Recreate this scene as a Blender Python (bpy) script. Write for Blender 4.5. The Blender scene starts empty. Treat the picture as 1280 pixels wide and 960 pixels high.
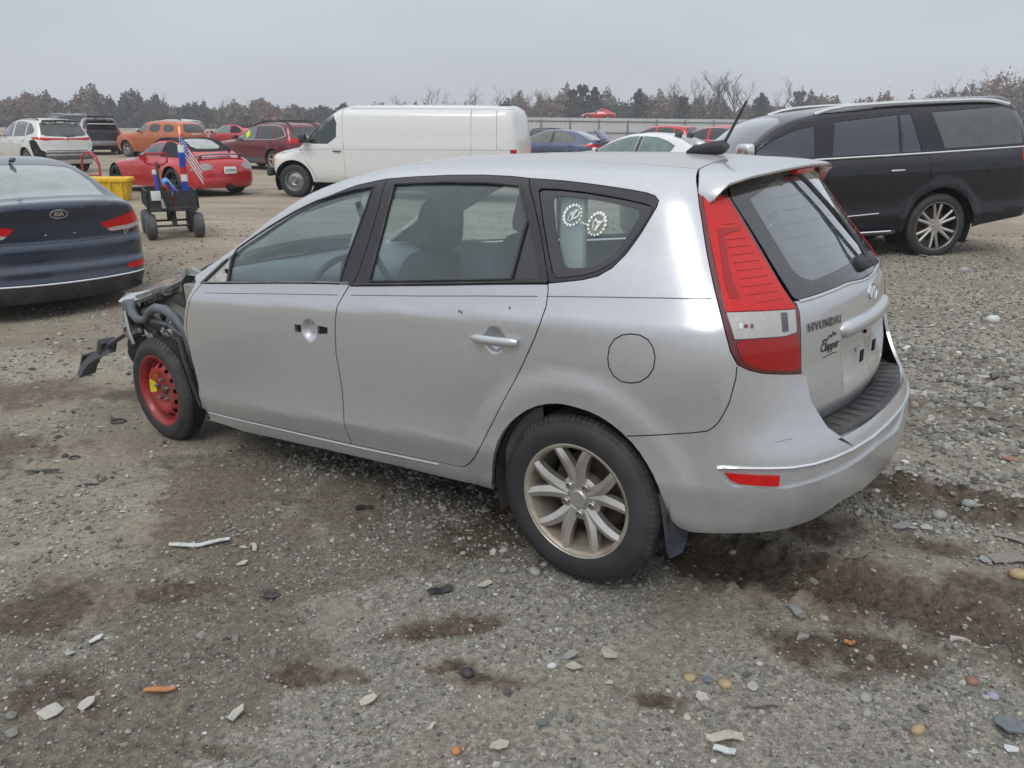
import bpy, bmesh, math, random
import numpy as np
from mathutils import Vector, Matrix, noise
from mathutils.geometry import delaunay_2d_cdt
R = math.radians
rng = np.random.default_rng(7); random.seed(7)
SC = bpy.context.scene; COL = SC.collection
# ------------------------------------------------------------------ camera, sky, sun, exposure
CAMH, FPX = 1.60, 1000.0
cam = bpy.data.cameras.new('camera'); camo = bpy.data.objects.new('camera', cam); COL.objects.link(camo)
cam.sensor_width = 36; cam.lens = 36*FPX/1280; cam.clip_start = .05; cam.clip_end = 3000
camo.location = (0, 0, CAMH)
camo.rotation_euler = (Matrix.Rotation(R(90)-math.atan(324/FPX), 3, 'X') @ Matrix.Rotation(R(.6), 3, 'Z')).to_euler()
SC.camera = camo
w = bpy.data.worlds.new("World"); SC.world = w; w.use_nodes = True
nt = w.node_tree; N = nt.nodes; L = nt.links; N.clear()
SUN_EL, SUN_AZ = R(48), R(200)
sky = N.new('ShaderNodeTexSky'); sky.sky_type = 'NISHITA'; sky.sun_disc = False
sky.sun_elevation = SUN_EL; sky.sun_rotation = SUN_AZ; sky.dust_density = 3; sky.air_density = 1
tc = N.new('ShaderNodeTexCoord'); sep = N.new('ShaderNodeSeparateXYZ'); L.new(tc.outputs['Generated'], sep.inputs[0])
rmp = N.new('ShaderNodeValToRGB'); L.new(sep.outputs['Z'], rmp.inputs[0])
rmp.color_ramp.elements.new(.25)
for i_, (p_, c_) in enumerate(((0.0, (4.35, 4.60, 4.95)), (.25, (4.2, 4.52, 4.95)), (1.0, (9.0, 9.3, 9.7)))):
    e = rmp.color_ramp.elements[i_]; e.position = p_; e.color = (c_[0]/10, c_[1]/10, c_[2]/10, 1)
ns = N.new('ShaderNodeTexNoise'); ns.inputs['Scale'].default_value = 2.2; ns.inputs['Detail'].default_value = 5
mp = N.new('ShaderNodeMapping'); mp.inputs['Scale'].default_value = (1, 1, 3.5); L.new(tc.outputs['Generated'], mp.inputs[0]); L.new(mp.outputs[0], ns.inputs['Vector'])
mr = N.new('ShaderNodeMapRange'); mr.inputs[1].default_value = .3; mr.inputs[2].default_value = .7; mr.inputs[3].default_value = 9.3; mr.inputs[4].default_value = 11.3
L.new(ns.outputs[0], mr.inputs[0])
vm = N.new('ShaderNodeVectorMath'); vm.operation = 'SCALE'; L.new(rmp.outputs[0], vm.inputs[0]); L.new(mr.outputs[0], vm.inputs['Scale'])
mx = N.new('ShaderNodeMix'); mx.data_type = 'RGBA'; mx.inputs[0].default_value = .93; L.new(sky.outputs[0], mx.inputs[6]); L.new(vm.outputs[0], mx.inputs[7])
bg = N.new('ShaderNodeBackground'); bg.inputs[1].default_value = .118; L.new(mx.outputs[2], bg.inputs[0])
L.new(bg.outputs[0], N.new('ShaderNodeOutputWorld').inputs[0])
sl = bpy.data.lights.new('sun', 'SUN'); sl.energy = .9; sl.angle = R(25); sl.color = (1, .97, .93)
so = bpy.data.objects.new('sun', sl); COL.objects.link(so)
so.rotation_euler = Vector((math.sin(SUN_AZ)*math.cos(SUN_EL), math.cos(SUN_AZ)*math.cos(SUN_EL), math.sin(SUN_EL))).to_track_quat('Z', 'Y').to_euler()
vs = SC.view_settings; vs.view_transform = 'Standard'; vs.look = 'None'; vs.gamma = 1; vs.exposure = .22
SC.render.image_settings.file_format = 'PNG'
# ------------------------------------------------------------------ numeric surface library
def tab(pts, sig=0.0, n=1200):
    """smooth 1-D table through (x, y) points"""
    p = np.array(pts, float); x, y = p[:, 0], p[:, 1]
    pad = 4*sig + 1e-6
    xs = np.linspace(x[0]-pad, x[-1]+pad, n)
    # monotone-ish cubic: slopes by weighted harmonic mean
    d = np.diff(y)/np.diff(x); m = np.zeros(len(x)); m[0], m[-1] = d[0], d[-1]
    for i in range(1, len(x)-1):
        m[i] = 0 if d[i-1]*d[i] <= 0 else 2*d[i-1]*d[i]/(d[i-1]+d[i])
    i = np.clip(np.searchsorted(x, xs)-1, 0, len(x)-2); hh = x[i+1]-x[i]; t = (xs-x[i])/hh
    ys = ((2*t**3-3*t**2+1)*y[i]+(t**3-2*t**2+t)*hh*m[i]+(-2*t**3+3*t**2)*y[i+1]+(t**3-t**2)*hh*m[i+1])
    lo, hi = xs < x[0], xs > x[-1]
    ys[lo] = y[0]+d[0]*(xs[lo]-x[0]); ys[hi] = y[-1]+d[-1]*(xs[hi]-x[-1])
    if sig > 0:
        dx = xs[1]-xs[0]; r = int(3*sig/dx)+1
        k = np.exp(-.5*(np.arange(-r, r+1)*dx/sig)**2); k /= k.sum()
        e = np.r_[ys[0]-(ys[1]-ys[0])*np.arange(r, 0, -1), ys, ys[-1]+(ys[-1]-ys[-2])*np.arange(1, r+1)]
        ys = np.convolve(e, k, 'valid')
    return lambda q: np.interp(q, xs, ys)

def lin(pts, sig=0.0, n=1200):
    p = np.array(pts, float); xs = np.linspace(p[0, 0]-4*sig-1e-6, p[-1, 0]+4*sig+1e-6, n)
    ys = np.interp(xs, p[:, 0], p[:, 1])
    if sig > 0:
        dx = xs[1]-xs[0]; r = int(3*sig/dx)+1
        k = np.exp(-.5*(np.arange(-r, r+1)*dx/sig)**2); k /= k.sum()
        ys = np.convolve(np.r_[np.full(r, ys[0]), ys, np.full(r, ys[-1])], k, 'valid')
    return lambda q: np.interp(q, xs, ys)

def smin(a, b, k):
    h = np.maximum(k-np.abs(a-b), 0)/k
    return np.minimum(a, b)-h**3*k/6

def sstep(a, b, x):
    t = np.clip((x-a)/(b-a), 0, 1); return t*t*(3-2*t)

def solve_ray(F, o, d, t_out, t_in, n=34):
    a = np.full(len(o), float(t_out)); b = np.full(len(o), float(t_in))
    for _ in range(n):
        m = .5*(a+b); ins = F(o+m[:, None]*d) > 0
        b = np.where(ins, m, b); a = np.where(ins, a, m)
    return o+(.5*(a+b))[:, None]*d

def grad(F, P, e=.003):
    g = np.stack([F(P+np.eye(3)[k]*e)-F(P-np.eye(3)[k]*e) for k in range(3)], 1)
    return -g/np.maximum(np.linalg.norm(g, axis=1), 1e-9)[:, None]

RHO = .8
class Body:
    """implicit half-space blend; charts: W wall (s along side then round the end, v = z), T top (x, y)"""
    def __init__(s, F, xa=.1, xf=-1.9, top=3.): s.F, s.xa, s.xf, s.top = F, xa, xf, top
    def W(b, q):
        q = np.asarray(q, float); s, v = q[:, 0], q[:, 1]
        aR = np.maximum(s-b.xa, 0)/RHO; aF = np.maximum(b.xf-s, 0)/RHO; al = aR-aF
        ox = np.clip(s, b.xf, b.xa)
        o = np.stack([ox, 0*v, v], 1); d = np.stack([np.sin(al), -np.cos(al), 0*v], 1)
        return solve_ray(b.F, o, d, 4.5, .02)
    def Wi(b, P):
        P = np.asarray(P, float); x, y = P[:, 0], P[:, 1]
        s = x.copy(); m = x > b.xa; s[m] = b.xa+RHO*np.arctan2(x[m]-b.xa, -y[m])
        m = x < b.xf; s[m] = b.xf-RHO*np.arctan2(b.xf-x[m], -y[m])
        return np.stack([s, P[:, 2]], 1)
    ZC = .72
    def K(b, q):      # like W but fanned in elevation about (z = ZC)
        q = np.asarray(q, float); s, f = q[:, 0], q[:, 1]/RHO
        al = np.maximum(s-b.xa, 0)/RHO-np.maximum(b.xf-s, 0)/RHO; cf = np.cos(f)
        o = np.stack([np.clip(s, b.xf, b.xa), 0*s, 0*s+b.ZC], 1)
        return solve_ray(b.F, o, np.stack([np.sin(al)*cf, -np.cos(al)*cf, np.sin(f)], 1), 4.5, .02)
    def Ki(b, P):
        P = np.asarray(P, float); w = b.Wi(P)
        h = np.hypot(P[:, 0]-np.clip(w[:, 0], b.xf, b.xa), P[:, 1])
        return np.stack([w[:, 0], RHO*np.arctan2(P[:, 2]-b.ZC, h)], 1)
    def T(b, q):
        q = np.asarray(q, float)
        o = np.stack([q[:, 0], q[:, 1], 0*q[:, 0]], 1); d = np.tile([0, 0, 1.], (len(q), 1))
        return solve_ray(b.F, o, d, b.top, .5)
    def Ti(b, P): return np.asarray(P)[:, :2]
    def R(b, q):      # rear chart (y, z), rays along x
        q = np.asarray(q, float)
        o = np.stack([0*q[:, 0]+b.xa, q[:, 0], q[:, 1]], 1); d = np.tile([1., 0, 0], (len(q), 1))
        return solve_ray(b.F, o, d, 4.5, 0.)
    def Ri(b, P): return np.asarray(P)[:, 1:]
    def side(b, pts):  # (x, z) on the left flank -> wall chart
        pts = np.asarray(pts, float)
        o = np.stack([pts[:, 0], 0*pts[:, 0], pts[:, 1]], 1); d = np.tile([0, -1., 0], (len(pts), 1))
        return b.Wi(solve_ray(b.F, o, d, 3, .0))
    def rear(b, pts): return b.Wi(b.R(pts))
# ------------------------------------------------------------------ blender helpers
def link(o, parent=None):
    COL.objects.link(o)
    if parent: o.parent = parent
    return o
def thing(name, label, cat, loc=(0, 0, 0), rz=0, group=None):
    o = bpy.data.objects.new(name, None); o.empty_display_size = .2; COL.objects.link(o)
    o.location = loc; o.rotation_euler = (0, 0, rz); o['label'] = label; o['category'] = cat
    if group: o['group'] = group
    return o
def tag(o, label=None, cat=None, group=None, kind=None):
    for k, v in (('label', label), ('category', cat), ('group', group), ('kind', kind)):
        if v: o[k] = v
    return o
def mesh(name, V, Fc, m=None, parent=None, nrm=None, smooth=False, mi=None):
    me = bpy.data.meshes.new(name); V = np.asarray(V, np.float32)
    if isinstance(Fc, np.ndarray):
        k = Fc.shape[1]; me.vertices.add(len(V)); me.vertices.foreach_set('co', V.ravel())
        me.loops.add(Fc.size); me.loops.foreach_set('vertex_index', Fc.ravel().astype(np.int32))
        me.polygons.add(len(Fc)); me.polygons.foreach_set('loop_start', np.arange(0, Fc.size, k, dtype=np.int32))
        me.update(calc_edges=True)
    else:
        me.from_pydata(V.tolist(), [], [list(map(int, f)) for f in Fc]); me.update()
    if mi is not None: me.polygons.foreach_set('material_index', np.asarray(mi, np.int32))
    me.polygons.foreach_set('use_smooth', np.full(len(me.polygons), bool(smooth or nrm is not None)))
    if nrm is not None: me.normals_split_custom_set_from_vertices(np.asarray(nrm, float).tolist())
    o = bpy.data.objects.new(name, me)
    for q in (m if isinstance(m, (list, tuple)) else [m]):
        if q: me.materials.append(q)
    return link(o, parent)
def bmobj(name, bm, m=None, parent=None, smooth=False, ang=None):
    me = bpy.data.meshes.new(name); bm.to_mesh(me); bm.free()
    if smooth:
        me.polygons.foreach_set('use_smooth', np.ones(len(me.polygons), bool))
        if ang: me.set_sharp_from_angle(angle=R(ang))
    for q in (m if isinstance(m, (list, tuple)) else [m]):
        if q: me.materials.append(q)
    return link(bpy.data.objects.new(name, me), parent)
def pip(P, poly):
    P = np.asarray(P); poly = np.asarray(poly); ins = np.zeros(len(P), bool)
    a = poly; b = np.roll(poly, -1, 0)
    for (x1, y1), (x2, y2) in zip(a, b):
        if y1 == y2: continue
        c = ((y1 > P[:, 1]) != (y2 > P[:, 1])) & (P[:, 0] < (x2-x1)*(P[:, 1]-y1)/(y2-y1)+x1)
        ins ^= c
    return ins
def segdist(P, polys):
    d = np.full(len(P), 1e9)
    for poly in polys:
        A = np.asarray(poly); B = np.roll(A, -1, 0)
        for a, b in zip(A, B):
            ab = b-a; t = np.clip(((P-a)@ab)/max(ab@ab, 1e-12), 0, 1)
            d = np.minimum(d, np.hypot(*(P-a-t[:, None]*ab).T))
    return d
def dens(poly, h, closed=True):
    poly = [np.array(p, float) for p in poly]; out = []
    n = len(poly)
    for i in range(n if closed else n-1):
        a, b = poly[i], poly[(i+1) % n]; k = max(1, int(np.ceil(np.linalg.norm(b-a)/h)))
        for j in range(k): out.append(a+(b-a)*j/k)
    if not closed: out.append(poly[-1])
    return np.array(out)
def smooth_poly(poly, it=1, closed=True):
    p = np.array(poly, float)
    for _ in range(it):
        q = []; n = len(p)
        if not closed: q.append(p[0])
        for i in range(n if closed else n-1):
            a, b = p[i], p[(i+1) % n]; q += [a*.75+b*.25, a*.25+b*.75]
        if not closed: q.append(p[-1])
        p = np.array(q)
    return p
def area(p):
    p = np.asarray(p); x, y = p[:, 0], p[:, 1]
    return .5*np.sum(x*np.roll(y, -1)-np.roll(x, -1)*y)
def offset(poly, d):
    """grow (d>0) or shrink a closed 2-D outline"""
    p = np.asarray(poly, float)
    keep = np.linalg.norm(p-np.roll(p, 1, 0), axis=1) > 1e-5; p = p[keep]
    s = np.sign(area(p)); a = p-np.roll(p, 1, 0); b = np.roll(p, -1, 0)-p
    na = np.stack([a[:, 1], -a[:, 0]], 1); nb = np.stack([b[:, 1], -b[:, 0]], 1)
    na /= np.linalg.norm(na, axis=1)[:, None]; nb /= np.linalg.norm(nb, axis=1)[:, None]
    m = na+nb; m /= np.maximum(np.sum(m*m, 1), .35)[:, None]/2
    return p+s*d*m
def tri_region(outer, holes=(), h=.05, hb=None, hv=None):
    hb = hb or h
    bd = [dens(outer, hb)]+[dens(q, hb) for q in holes]
    lo, hi = bd[0].min(0), bd[0].max(0)
    xs = np.arange(lo[0]+h*.5, hi[0], h); ys = np.arange(lo[1]+h*.5, hi[1], h*.87)
    if hv: ys = np.arange(lo[1]+hv*.5, hi[1], hv)
    g = np.array([(x+(h*.5 if j % 2 and not hv else 0), y) for j, y in enumerate(ys) for x in xs]) if len(xs) and len(ys) else np.zeros((0, 2))
    if len(g):
        g = g[pip(g, bd[0])]
        for q in bd[1:]:
            if len(g): g = g[~pip(g, q)]
        if len(g): g = g[segdist(g, bd) > .45*(hv or h)]
    pts, ed = [], []
    for q in bd:
        s = len(pts); pts += [Vector(p) for p in q]; ed += [(s+i, s+(i+1) % len(q)) for i in range(len(q))]
    pts += [Vector(p) for p in g]
    v, _, f, *_ = delaunay_2d_cdt(pts, ed, [], 0, 1e-7)
    v = np.array([tuple(p) for p in v]); f = np.array([t for t in f if len(t) == 3], int).reshape(-1, 3)
    c = v[f].mean(1); m = pip(c, bd[0])
    for q in bd[1:]: m &= ~pip(c, q)
    f = f[m]
    ar = np.cross(v[f[:, 1]]-v[f[:, 0]], v[f[:, 2]]-v[f[:, 0]])
    f = f[np.abs(ar) > 1e-10]; f[ar[np.abs(ar) > 1e-10] < 0] = f[ar[np.abs(ar) > 1e-10] < 0][:, ::-1]
    u = np.unique(f); r = np.full(len(v), -1); r[u] = np.arange(len(u))
    return v[u], r[f]
def skirted(P, Nn, f, depth):
    """close a sheet's rim with an inward flange"""
    f = f.copy()
    fn = np.cross(P[f[:, 1]]-P[f[:, 0]], P[f[:, 2]]-P[f[:, 0]])
    fl = np.sum(fn*Nn[f[:, 0]], 1) < 0; f[fl] = f[fl][:, ::-1]
    if not depth: return P, Nn, f
    e = np.concatenate([f[:, [0, 1]], f[:, [1, 2]], f[:, [2, 0]]])
    key = np.sort(e, 1); _, idx, cnt = np.unique(key, axis=0, return_index=True, return_counts=True)
    be = e[idx[cnt == 1]]; a, b = be[:, 0], be[:, 1]
    A, B = P[a], P[b]; C, D = A-Nn[a]*depth, B-Nn[b]*depth
    q = np.concatenate([A, B, D, C]); n = len(be); k = len(P)
    out = np.cross(B-A, .5*(Nn[a]+Nn[b])); out /= np.maximum(np.linalg.norm(out, axis=1), 1e-9)[:, None]
    i = np.arange(n)
    t = np.concatenate([np.stack([k+i+n, k+i, k+i+3*n], 1), np.stack([k+i+n, k+i+3*n, k+i+2*n], 1)])
    return np.concatenate([P, q]), np.concatenate([Nn]+[out]*4), np.concatenate([f, t])
def panel(name, body, chart, outer, m, parent=None, holes=(), h=.04, hb=None, off=0, skirt=.012, bump=None, mirror=False, F=None, grow=0, geo=False, hv=None):
    """sheet on the body surface; outer and holes are outlines in the chart"""
    if grow: outer = offset(outer, grow)
    if hv:      # long cells: triangulate in a stretched chart so that the rows stay level
        k_ = np.array([1, h/hv]); v, f = tri_region(np.array(outer)*k_, [np.array(q)*k_ for q in holes], h, h); v = v/k_
    else: v, f = tri_region(outer, holes, h, hb)
    P = getattr(body, chart)(v)
    Nn = grad(body.F, P)
    if bump is not None:
        P = P+Nn*bump(v, P)[:, None]
    if off: P = P+Nn*off
    if bump is not None:
        Nn = None
    if Nn is None:
        Nn = vnorm(P, f, grad(body.F, P))
    P, Nn, f = skirted(P, Nn, f, skirt)
    if mirror == 'both':
        k = len(P); P2 = P*[1, -1, 1]; P = np.concatenate([P, P2]); Nn = np.concatenate([Nn, Nn*[1, -1, 1]]); f = np.concatenate([f, f[:, ::-1]+k])
    elif mirror: P = P*[1, -1, 1]; Nn = Nn*[1, -1, 1]; f = f[:, ::-1].copy()
    if geo: return P, Nn, f
    return mesh(name, P, f, m, parent, nrm=Nn)
def vnorm(P, f, ref):
    fn = np.cross(P[f[:, 1]]-P[f[:, 0]], P[f[:, 2]]-P[f[:, 0]]); s = np.sign(np.sum(fn*ref[f[:, 0]], 1)); fn *= s[:, None]
    n = np.zeros_like(P)
    for k in range(3): np.add.at(n, f[:, k], fn)
    return n/np.maximum(np.linalg.norm(n, axis=1), 1e-12)[:, None]
def frenet(path):
    p = np.array(path, float); t = np.gradient(p, axis=0); t /= np.maximum(np.linalg.norm(t, axis=1), 1e-9)[:, None]
    up = np.array([0, 0, 1.]) if abs(t[0][2]) < .9 else np.array([1., 0, 0])
    fr = []
    for i in range(len(p)):
        a = np.cross(t[i], up); a /= max(np.linalg.norm(a), 1e-9); b = np.cross(a, t[i]); up = b; fr.append((a, b))
    return p, fr
def tube_geo(path, r, n=8, caps=True, squash=1.0):
    p, fr = frenet(path); rr = np.full(len(p), r) if np.isscalar(r) else np.array(r, float)
    V, Fc = [], []
    for i, (a, b) in enumerate(fr):
        for k in range(n):
            th = 2*math.pi*k/n; V.append(p[i]+rr[i]*(math.cos(th)*a+squash*math.sin(th)*b))
    for i in range(len(p)-1):
        for k in range(n): Fc.append((i*n+k, (i+1)*n+k, (i+1)*n+(k+1) % n, i*n+(k+1) % n))
    if caps: Fc.append(tuple(range(n))); Fc.append(tuple(range((len(p)-1)*n, len(p)*n))[::-1])
    return V, Fc
def tube(name, path, r, m, parent=None, n=8, squash=1.0, smooth=True):
    V, Fc = tube_geo(path, r, n, True, squash); o = mesh(name, V, Fc, m, parent, smooth=smooth)
    if smooth: o.data.set_sharp_from_angle(angle=R(50))
    return o
def multi(name, geos, m, parent=None, smooth=False, ang=40):
    V, Fc = [], []
    for v, f in geos:
        k = len(V); V += [tuple(p) for p in v]; Fc += [tuple(int(i)+k for i in q) for q in f]
    o = mesh(name, V, Fc, m, parent, smooth=smooth)
    if smooth: o.data.set_sharp_from_angle(angle=R(ang))
    return o
def box_geo(x0, x1, y0, y1, z0, z1, M=None):
    V = [(x, y, z) for x in (x0, x1) for y in (y0, y1) for z in (z0, z1)]
    if M is not None: V = [tuple(M @ Vector(v)) for v in V]
    return V, [(0, 1, 3, 2), (4, 6, 7, 5), (0, 4, 5, 1), (2, 3, 7, 6), (0, 2, 6, 4), (1, 5, 7, 3)]
def rbox(name, size, loc, m, parent=None, bev=.01, rot=(0, 0, 0), seg=2, taper=None):
    bm = bmesh.new(); bmesh.ops.create_cube(bm, size=1)
    for v in bm.verts: v.co = Vector((v.co.x*size[0], v.co.y*size[1], v.co.z*size[2]))
    if taper:
        for v in bm.verts:
            if v.co.z > 0: v.co.x *= taper[0]; v.co.y *= taper[1]
    bmesh.ops.bevel(bm, geom=list(bm.edges), offset=bev, segments=seg, affect='EDGES', profile=.5)
    M = Matrix.Translation(loc) @ (Matrix.Rotation(rot[2], 4, 'Z') @ Matrix.Rotation(rot[1], 4, 'Y') @ Matrix.Rotation(rot[0], 4, 'X'))
    bm.transform(M); return bmobj(name, bm, m, parent, smooth=True, ang=40)
def lathe_geo(prof, n=48, axis='y', ang0=0, ang1=2*math.pi):
    """profile of (radius, offset along axis)"""
    V, Fc = [], []; full = abs(ang1-ang0-2*math.pi) < 1e-6; m = n if full else n+1
    for i in range(m):
        t = ang0+(ang1-ang0)*i/n; c, s = math.cos(t), math.sin(t)
        for r, a in prof: V.append((r*c, a, r*s) if axis == 'y' else ((r*c, r*s, a)))
    k = len(prof)
    for i in range(n):
        j = (i+1) % m
        for q in range(k-1): Fc.append((i*k+q, i*k+q+1, j*k+q+1, j*k+q))
    return V, Fc
def text_geo(body, size, depth=.002, bold=0, res=2, font_shear=0, space=1.0):
    c = bpy.data.curves.new('lettering', 'FONT'); c.body = body; c.size = size; c.extrude = depth; c.resolution_u = res
    c.align_x = 'CENTER'; c.align_y = 'CENTER'; c.offset = bold; c.shear = font_shear; c.space_character = space
    o = bpy.data.objects.new('lettering', c); COL.objects.link(o)
    dg = bpy.context.evaluated_depsgraph_get(); me = o.evaluated_get(dg).to_mesh()
    V = np.array([tuple(v.co) for v in me.vertices]); Fc = [tuple(p.vertices) for p in me.polygons]
    o.evaluated_get(dg).to_mesh_clear(); bpy.data.objects.remove(o); bpy.data.curves.remove(c)
    return V, Fc
def soft(name, size, loc, mat, par, rot=(0, 0, 0), taper=(1, 1)):
    bm = bmesh.new(); bmesh.ops.create_cube(bm, size=1)
    bmesh.ops.subdivide_edges(bm, edges=bm.edges[:], cuts=5, use_grid_fill=True)
    for v in bm.verts:
        c = v.co*2; p = 4.5
        n = (abs(c.x)**p+abs(c.y)**p+abs(c.z)**p)**(1/p); mx_ = max(abs(c.x), abs(c.y), abs(c.z))
        c = c*(mx_/n) if n > 0 else c
        k = 1+(taper[0]-1)*(c.z*.5+.5), 1+(taper[1]-1)*(c.z*.5+.5)
        v.co = Vector((c.x*size[0]/2*k[0], c.y*size[1]/2*k[1], c.z*size[2]/2))
    bm.transform(Matrix.Translation(loc) @ Matrix.Rotation(rot[2], 4, 'Z') @ Matrix.Rotation(rot[1], 4, 'Y') @ Matrix.Rotation(rot[0], 4, 'X'))
    return bmobj(name, bm, mat, par, smooth=True)
# ------------------------------------------------------------------ materials
def nmat(name):
    m = bpy.data.materials.new(name); m.use_nodes = True
    return m, m.node_tree.nodes, m.node_tree.links, m.node_tree.nodes['Principled BSDF']
def tex(N, L, kind='ShaderNodeTexNoise', scale=5, coord='Object', detail=4, rough=.55, vscale=None, dist=0):
    c = N.new('ShaderNodeTexCoord'); src = c.outputs[coord]
    if vscale:
        mp = N.new('ShaderNodeMapping'); mp.inputs['Scale'].default_value = vscale; L.new(src, mp.inputs[0]); src = mp.outputs[0]
    t = N.new(kind); L.new(src, t.inputs['Vector']); t.inputs['Scale'].default_value = scale
    if kind == 'ShaderNodeTexNoise':
        t.inputs['Detail'].default_value = detail; t.inputs['Roughness'].default_value = rough; t.inputs['Distortion'].default_value = dist
    return t
def ramp(N, L, src, stops):
    r = N.new('ShaderNodeValToRGB'); L.new(src, r.inputs[0]); e = r.color_ramp.elements
    while len(e) < len(stops): e.new(.5)
    for q, (p, c) in zip(e, stops):
        q.position = p; q.color = (*c, 1) if not np.isscalar(c) else (c, c, c, 1)
    return r
def mixc(N, L, fac, a, b, mode='MIX'):
    x = N.new('ShaderNodeMix'); x.data_type = 'RGBA'; x.blend_type = mode
    for i, v in ((0, fac), (6, a), (7, b)):
        if hasattr(v, 'links'): L.new(v, x.inputs[i])
        elif np.isscalar(v): x.inputs[i].default_value = v if i == 0 else (v, v, v, 1)
        else: x.inputs[i].default_value = (*v[:3], 1)
    return x.outputs[2]
def maprange(N, L, src, a, b, c=0, d=1):
    r = N.new('ShaderNodeMapRange'); L.new(src, r.inputs[0])
    for i, v in enumerate((a, b, c, d)): r.inputs[1+i].default_value = v
    return r.outputs[0]
def bump(N, L, b, src, strength=.3, dist=.01, prev=None):
    n = N.new('ShaderNodeBump'); n.inputs['Strength'].default_value = strength; n.inputs['Distance'].default_value = dist
    L.new(src, n.inputs['Height'])
    if prev: L.new(prev, n.inputs['Normal'])
    if b: L.new(n.outputs[0], b.inputs['Normal'])
    return n.outputs[0]
def simple(name, col, rough=.6, metal=0, var=.12, scale=14, bumps=0, coat=0, spec=.5, dirt=None, coord='Object'):
    m, N, L, b = nmat(name)
    t = tex(N, L, scale=scale, coord=coord, detail=6)
    c = mixc(N, L, ramp(N, L, t.outputs[0], [(.3, 0), (.7, 1)]).outputs[0], [v*(1-var) for v in col], [min(1, v*(1+var)) for v in col])
    if dirt:
        t2 = tex(N, L, scale=dirt[1], coord=coord, detail=8)
        c = mixc(N, L, ramp(N, L, t2.outputs[0], [(.45, 0), (.7, dirt[2])]).outputs[0], c, dirt[0])
    L.new(c, b.inputs['Base Color']); b.inputs['Metallic'].default_value = metal
    b.inputs['Roughness'].default_value = rough; b.inputs['Coat Weight'].default_value = coat; b.inputs['Specular IOR Level'].default_value = spec
    if bumps:
        t3 = tex(N, L, scale=scale*4, coord=coord, detail=6); bump(N, L, b, t3.outputs[0], bumps, .004)
    return m
def paint(name, col, metal=0., rough=.3, coat=1., dust=.25, dustc=(.26, .235, .205), inner=(.06, .06, .062), flake=0):
    """car paint: clear coat, road dust that gathers towards the sills, plain trim on the reverse"""
    m, N, L, b = nmat(name)
    t = tex(N, L, scale=2.3, detail=7); t2 = tex(N, L, scale=30, detail=5)
    c = N.new('ShaderNodeTexCoord'); sp = N.new('ShaderNodeSeparateXYZ'); L.new(c.outputs['Object'], sp.inputs[0])
    low = maprange(N, L, sp.outputs['Z'], .75, .15, 0, 1)
    ma = N.new('ShaderNodeMath'); ma.operation = 'MULTIPLY_ADD'; L.new(low, ma.inputs[0]); ma.inputs[1].default_value = .5; ma.inputs[2].default_value = .10
    mm = N.new('ShaderNodeMath'); mm.operation = 'MULTIPLY'; L.new(ma.outputs[0], mm.inputs[0]); L.new(ramp(N, L, t.outputs[0], [(.3, .25), (.75, 1)]).outputs[0], mm.inputs[1])
    m3 = N.new('ShaderNodeMath'); m3.operation = 'MULTIPLY'; L.new(mm.outputs[0], m3.inputs[0]); m3.inputs[1].default_value = dust*2
    base = mixc(N, L, ramp(N, L, t2.outputs[0], [(.3, 0), (.7, 1)]).outputs[0], [v*.97 for v in col], [min(1, v*1.03) for v in col])
    cc = mixc(N, L, m3.outputs[0], base, dustc)
    g = N.new('ShaderNodeNewGeometry'); cc2 = mixc(N, L, g.outputs['Backfacing'], cc, inner)
    L.new(cc2, b.inputs['Base Color'])
    mt = N.new('ShaderNodeMath'); mt.operation = 'MULTIPLY'; mt.inputs[1].default_value = metal
    iv = N.new('ShaderNodeMath'); iv.operation = 'SUBTRACT'; iv.inputs[0].default_value = 1; L.new(m3.outputs[0], iv.inputs[1]); L.new(iv.outputs[0], mt.inputs[0])
    m4 = N.new('ShaderNodeMath'); m4.operation = 'MULTIPLY'; L.new(mt.outputs[0], m4.inputs[0])
    ib = N.new('ShaderNodeMath'); ib.operation = 'SUBTRACT'; ib.inputs[0].default_value = 1; L.new(g.outputs['Backfacing'], ib.inputs[1]); L.new(ib.outputs[0], m4.inputs[1])
    L.new(m4.outputs[0], b.inputs['Metallic'])
    b.inputs['Roughness'].default_value = rough
    cw = N.new('ShaderNodeMath'); cw.operation = 'MULTIPLY'; L.new(ib.outputs[0], cw.inputs[0]); cw.inputs[1].default_value = coat
    L.new(cw.outputs[0], b.inputs['Coat Weight'])
    L.new(maprange(N, L, m3.outputs[0], 0, .5, .06, .45), b.inputs['Coat Roughness'])
    # faint orange peel and hand-sized waviness of pressed sheet
    t3 = tex(N, L, scale=3.0, detail=2); n1 = bump(N, L, None, t3.outputs[0], .12, .02)
    t4 = tex(N, L, scale=260, detail=2); n2 = bump(N, L, b, t4.outputs[0], .03, .001, n1)
    return m
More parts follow.
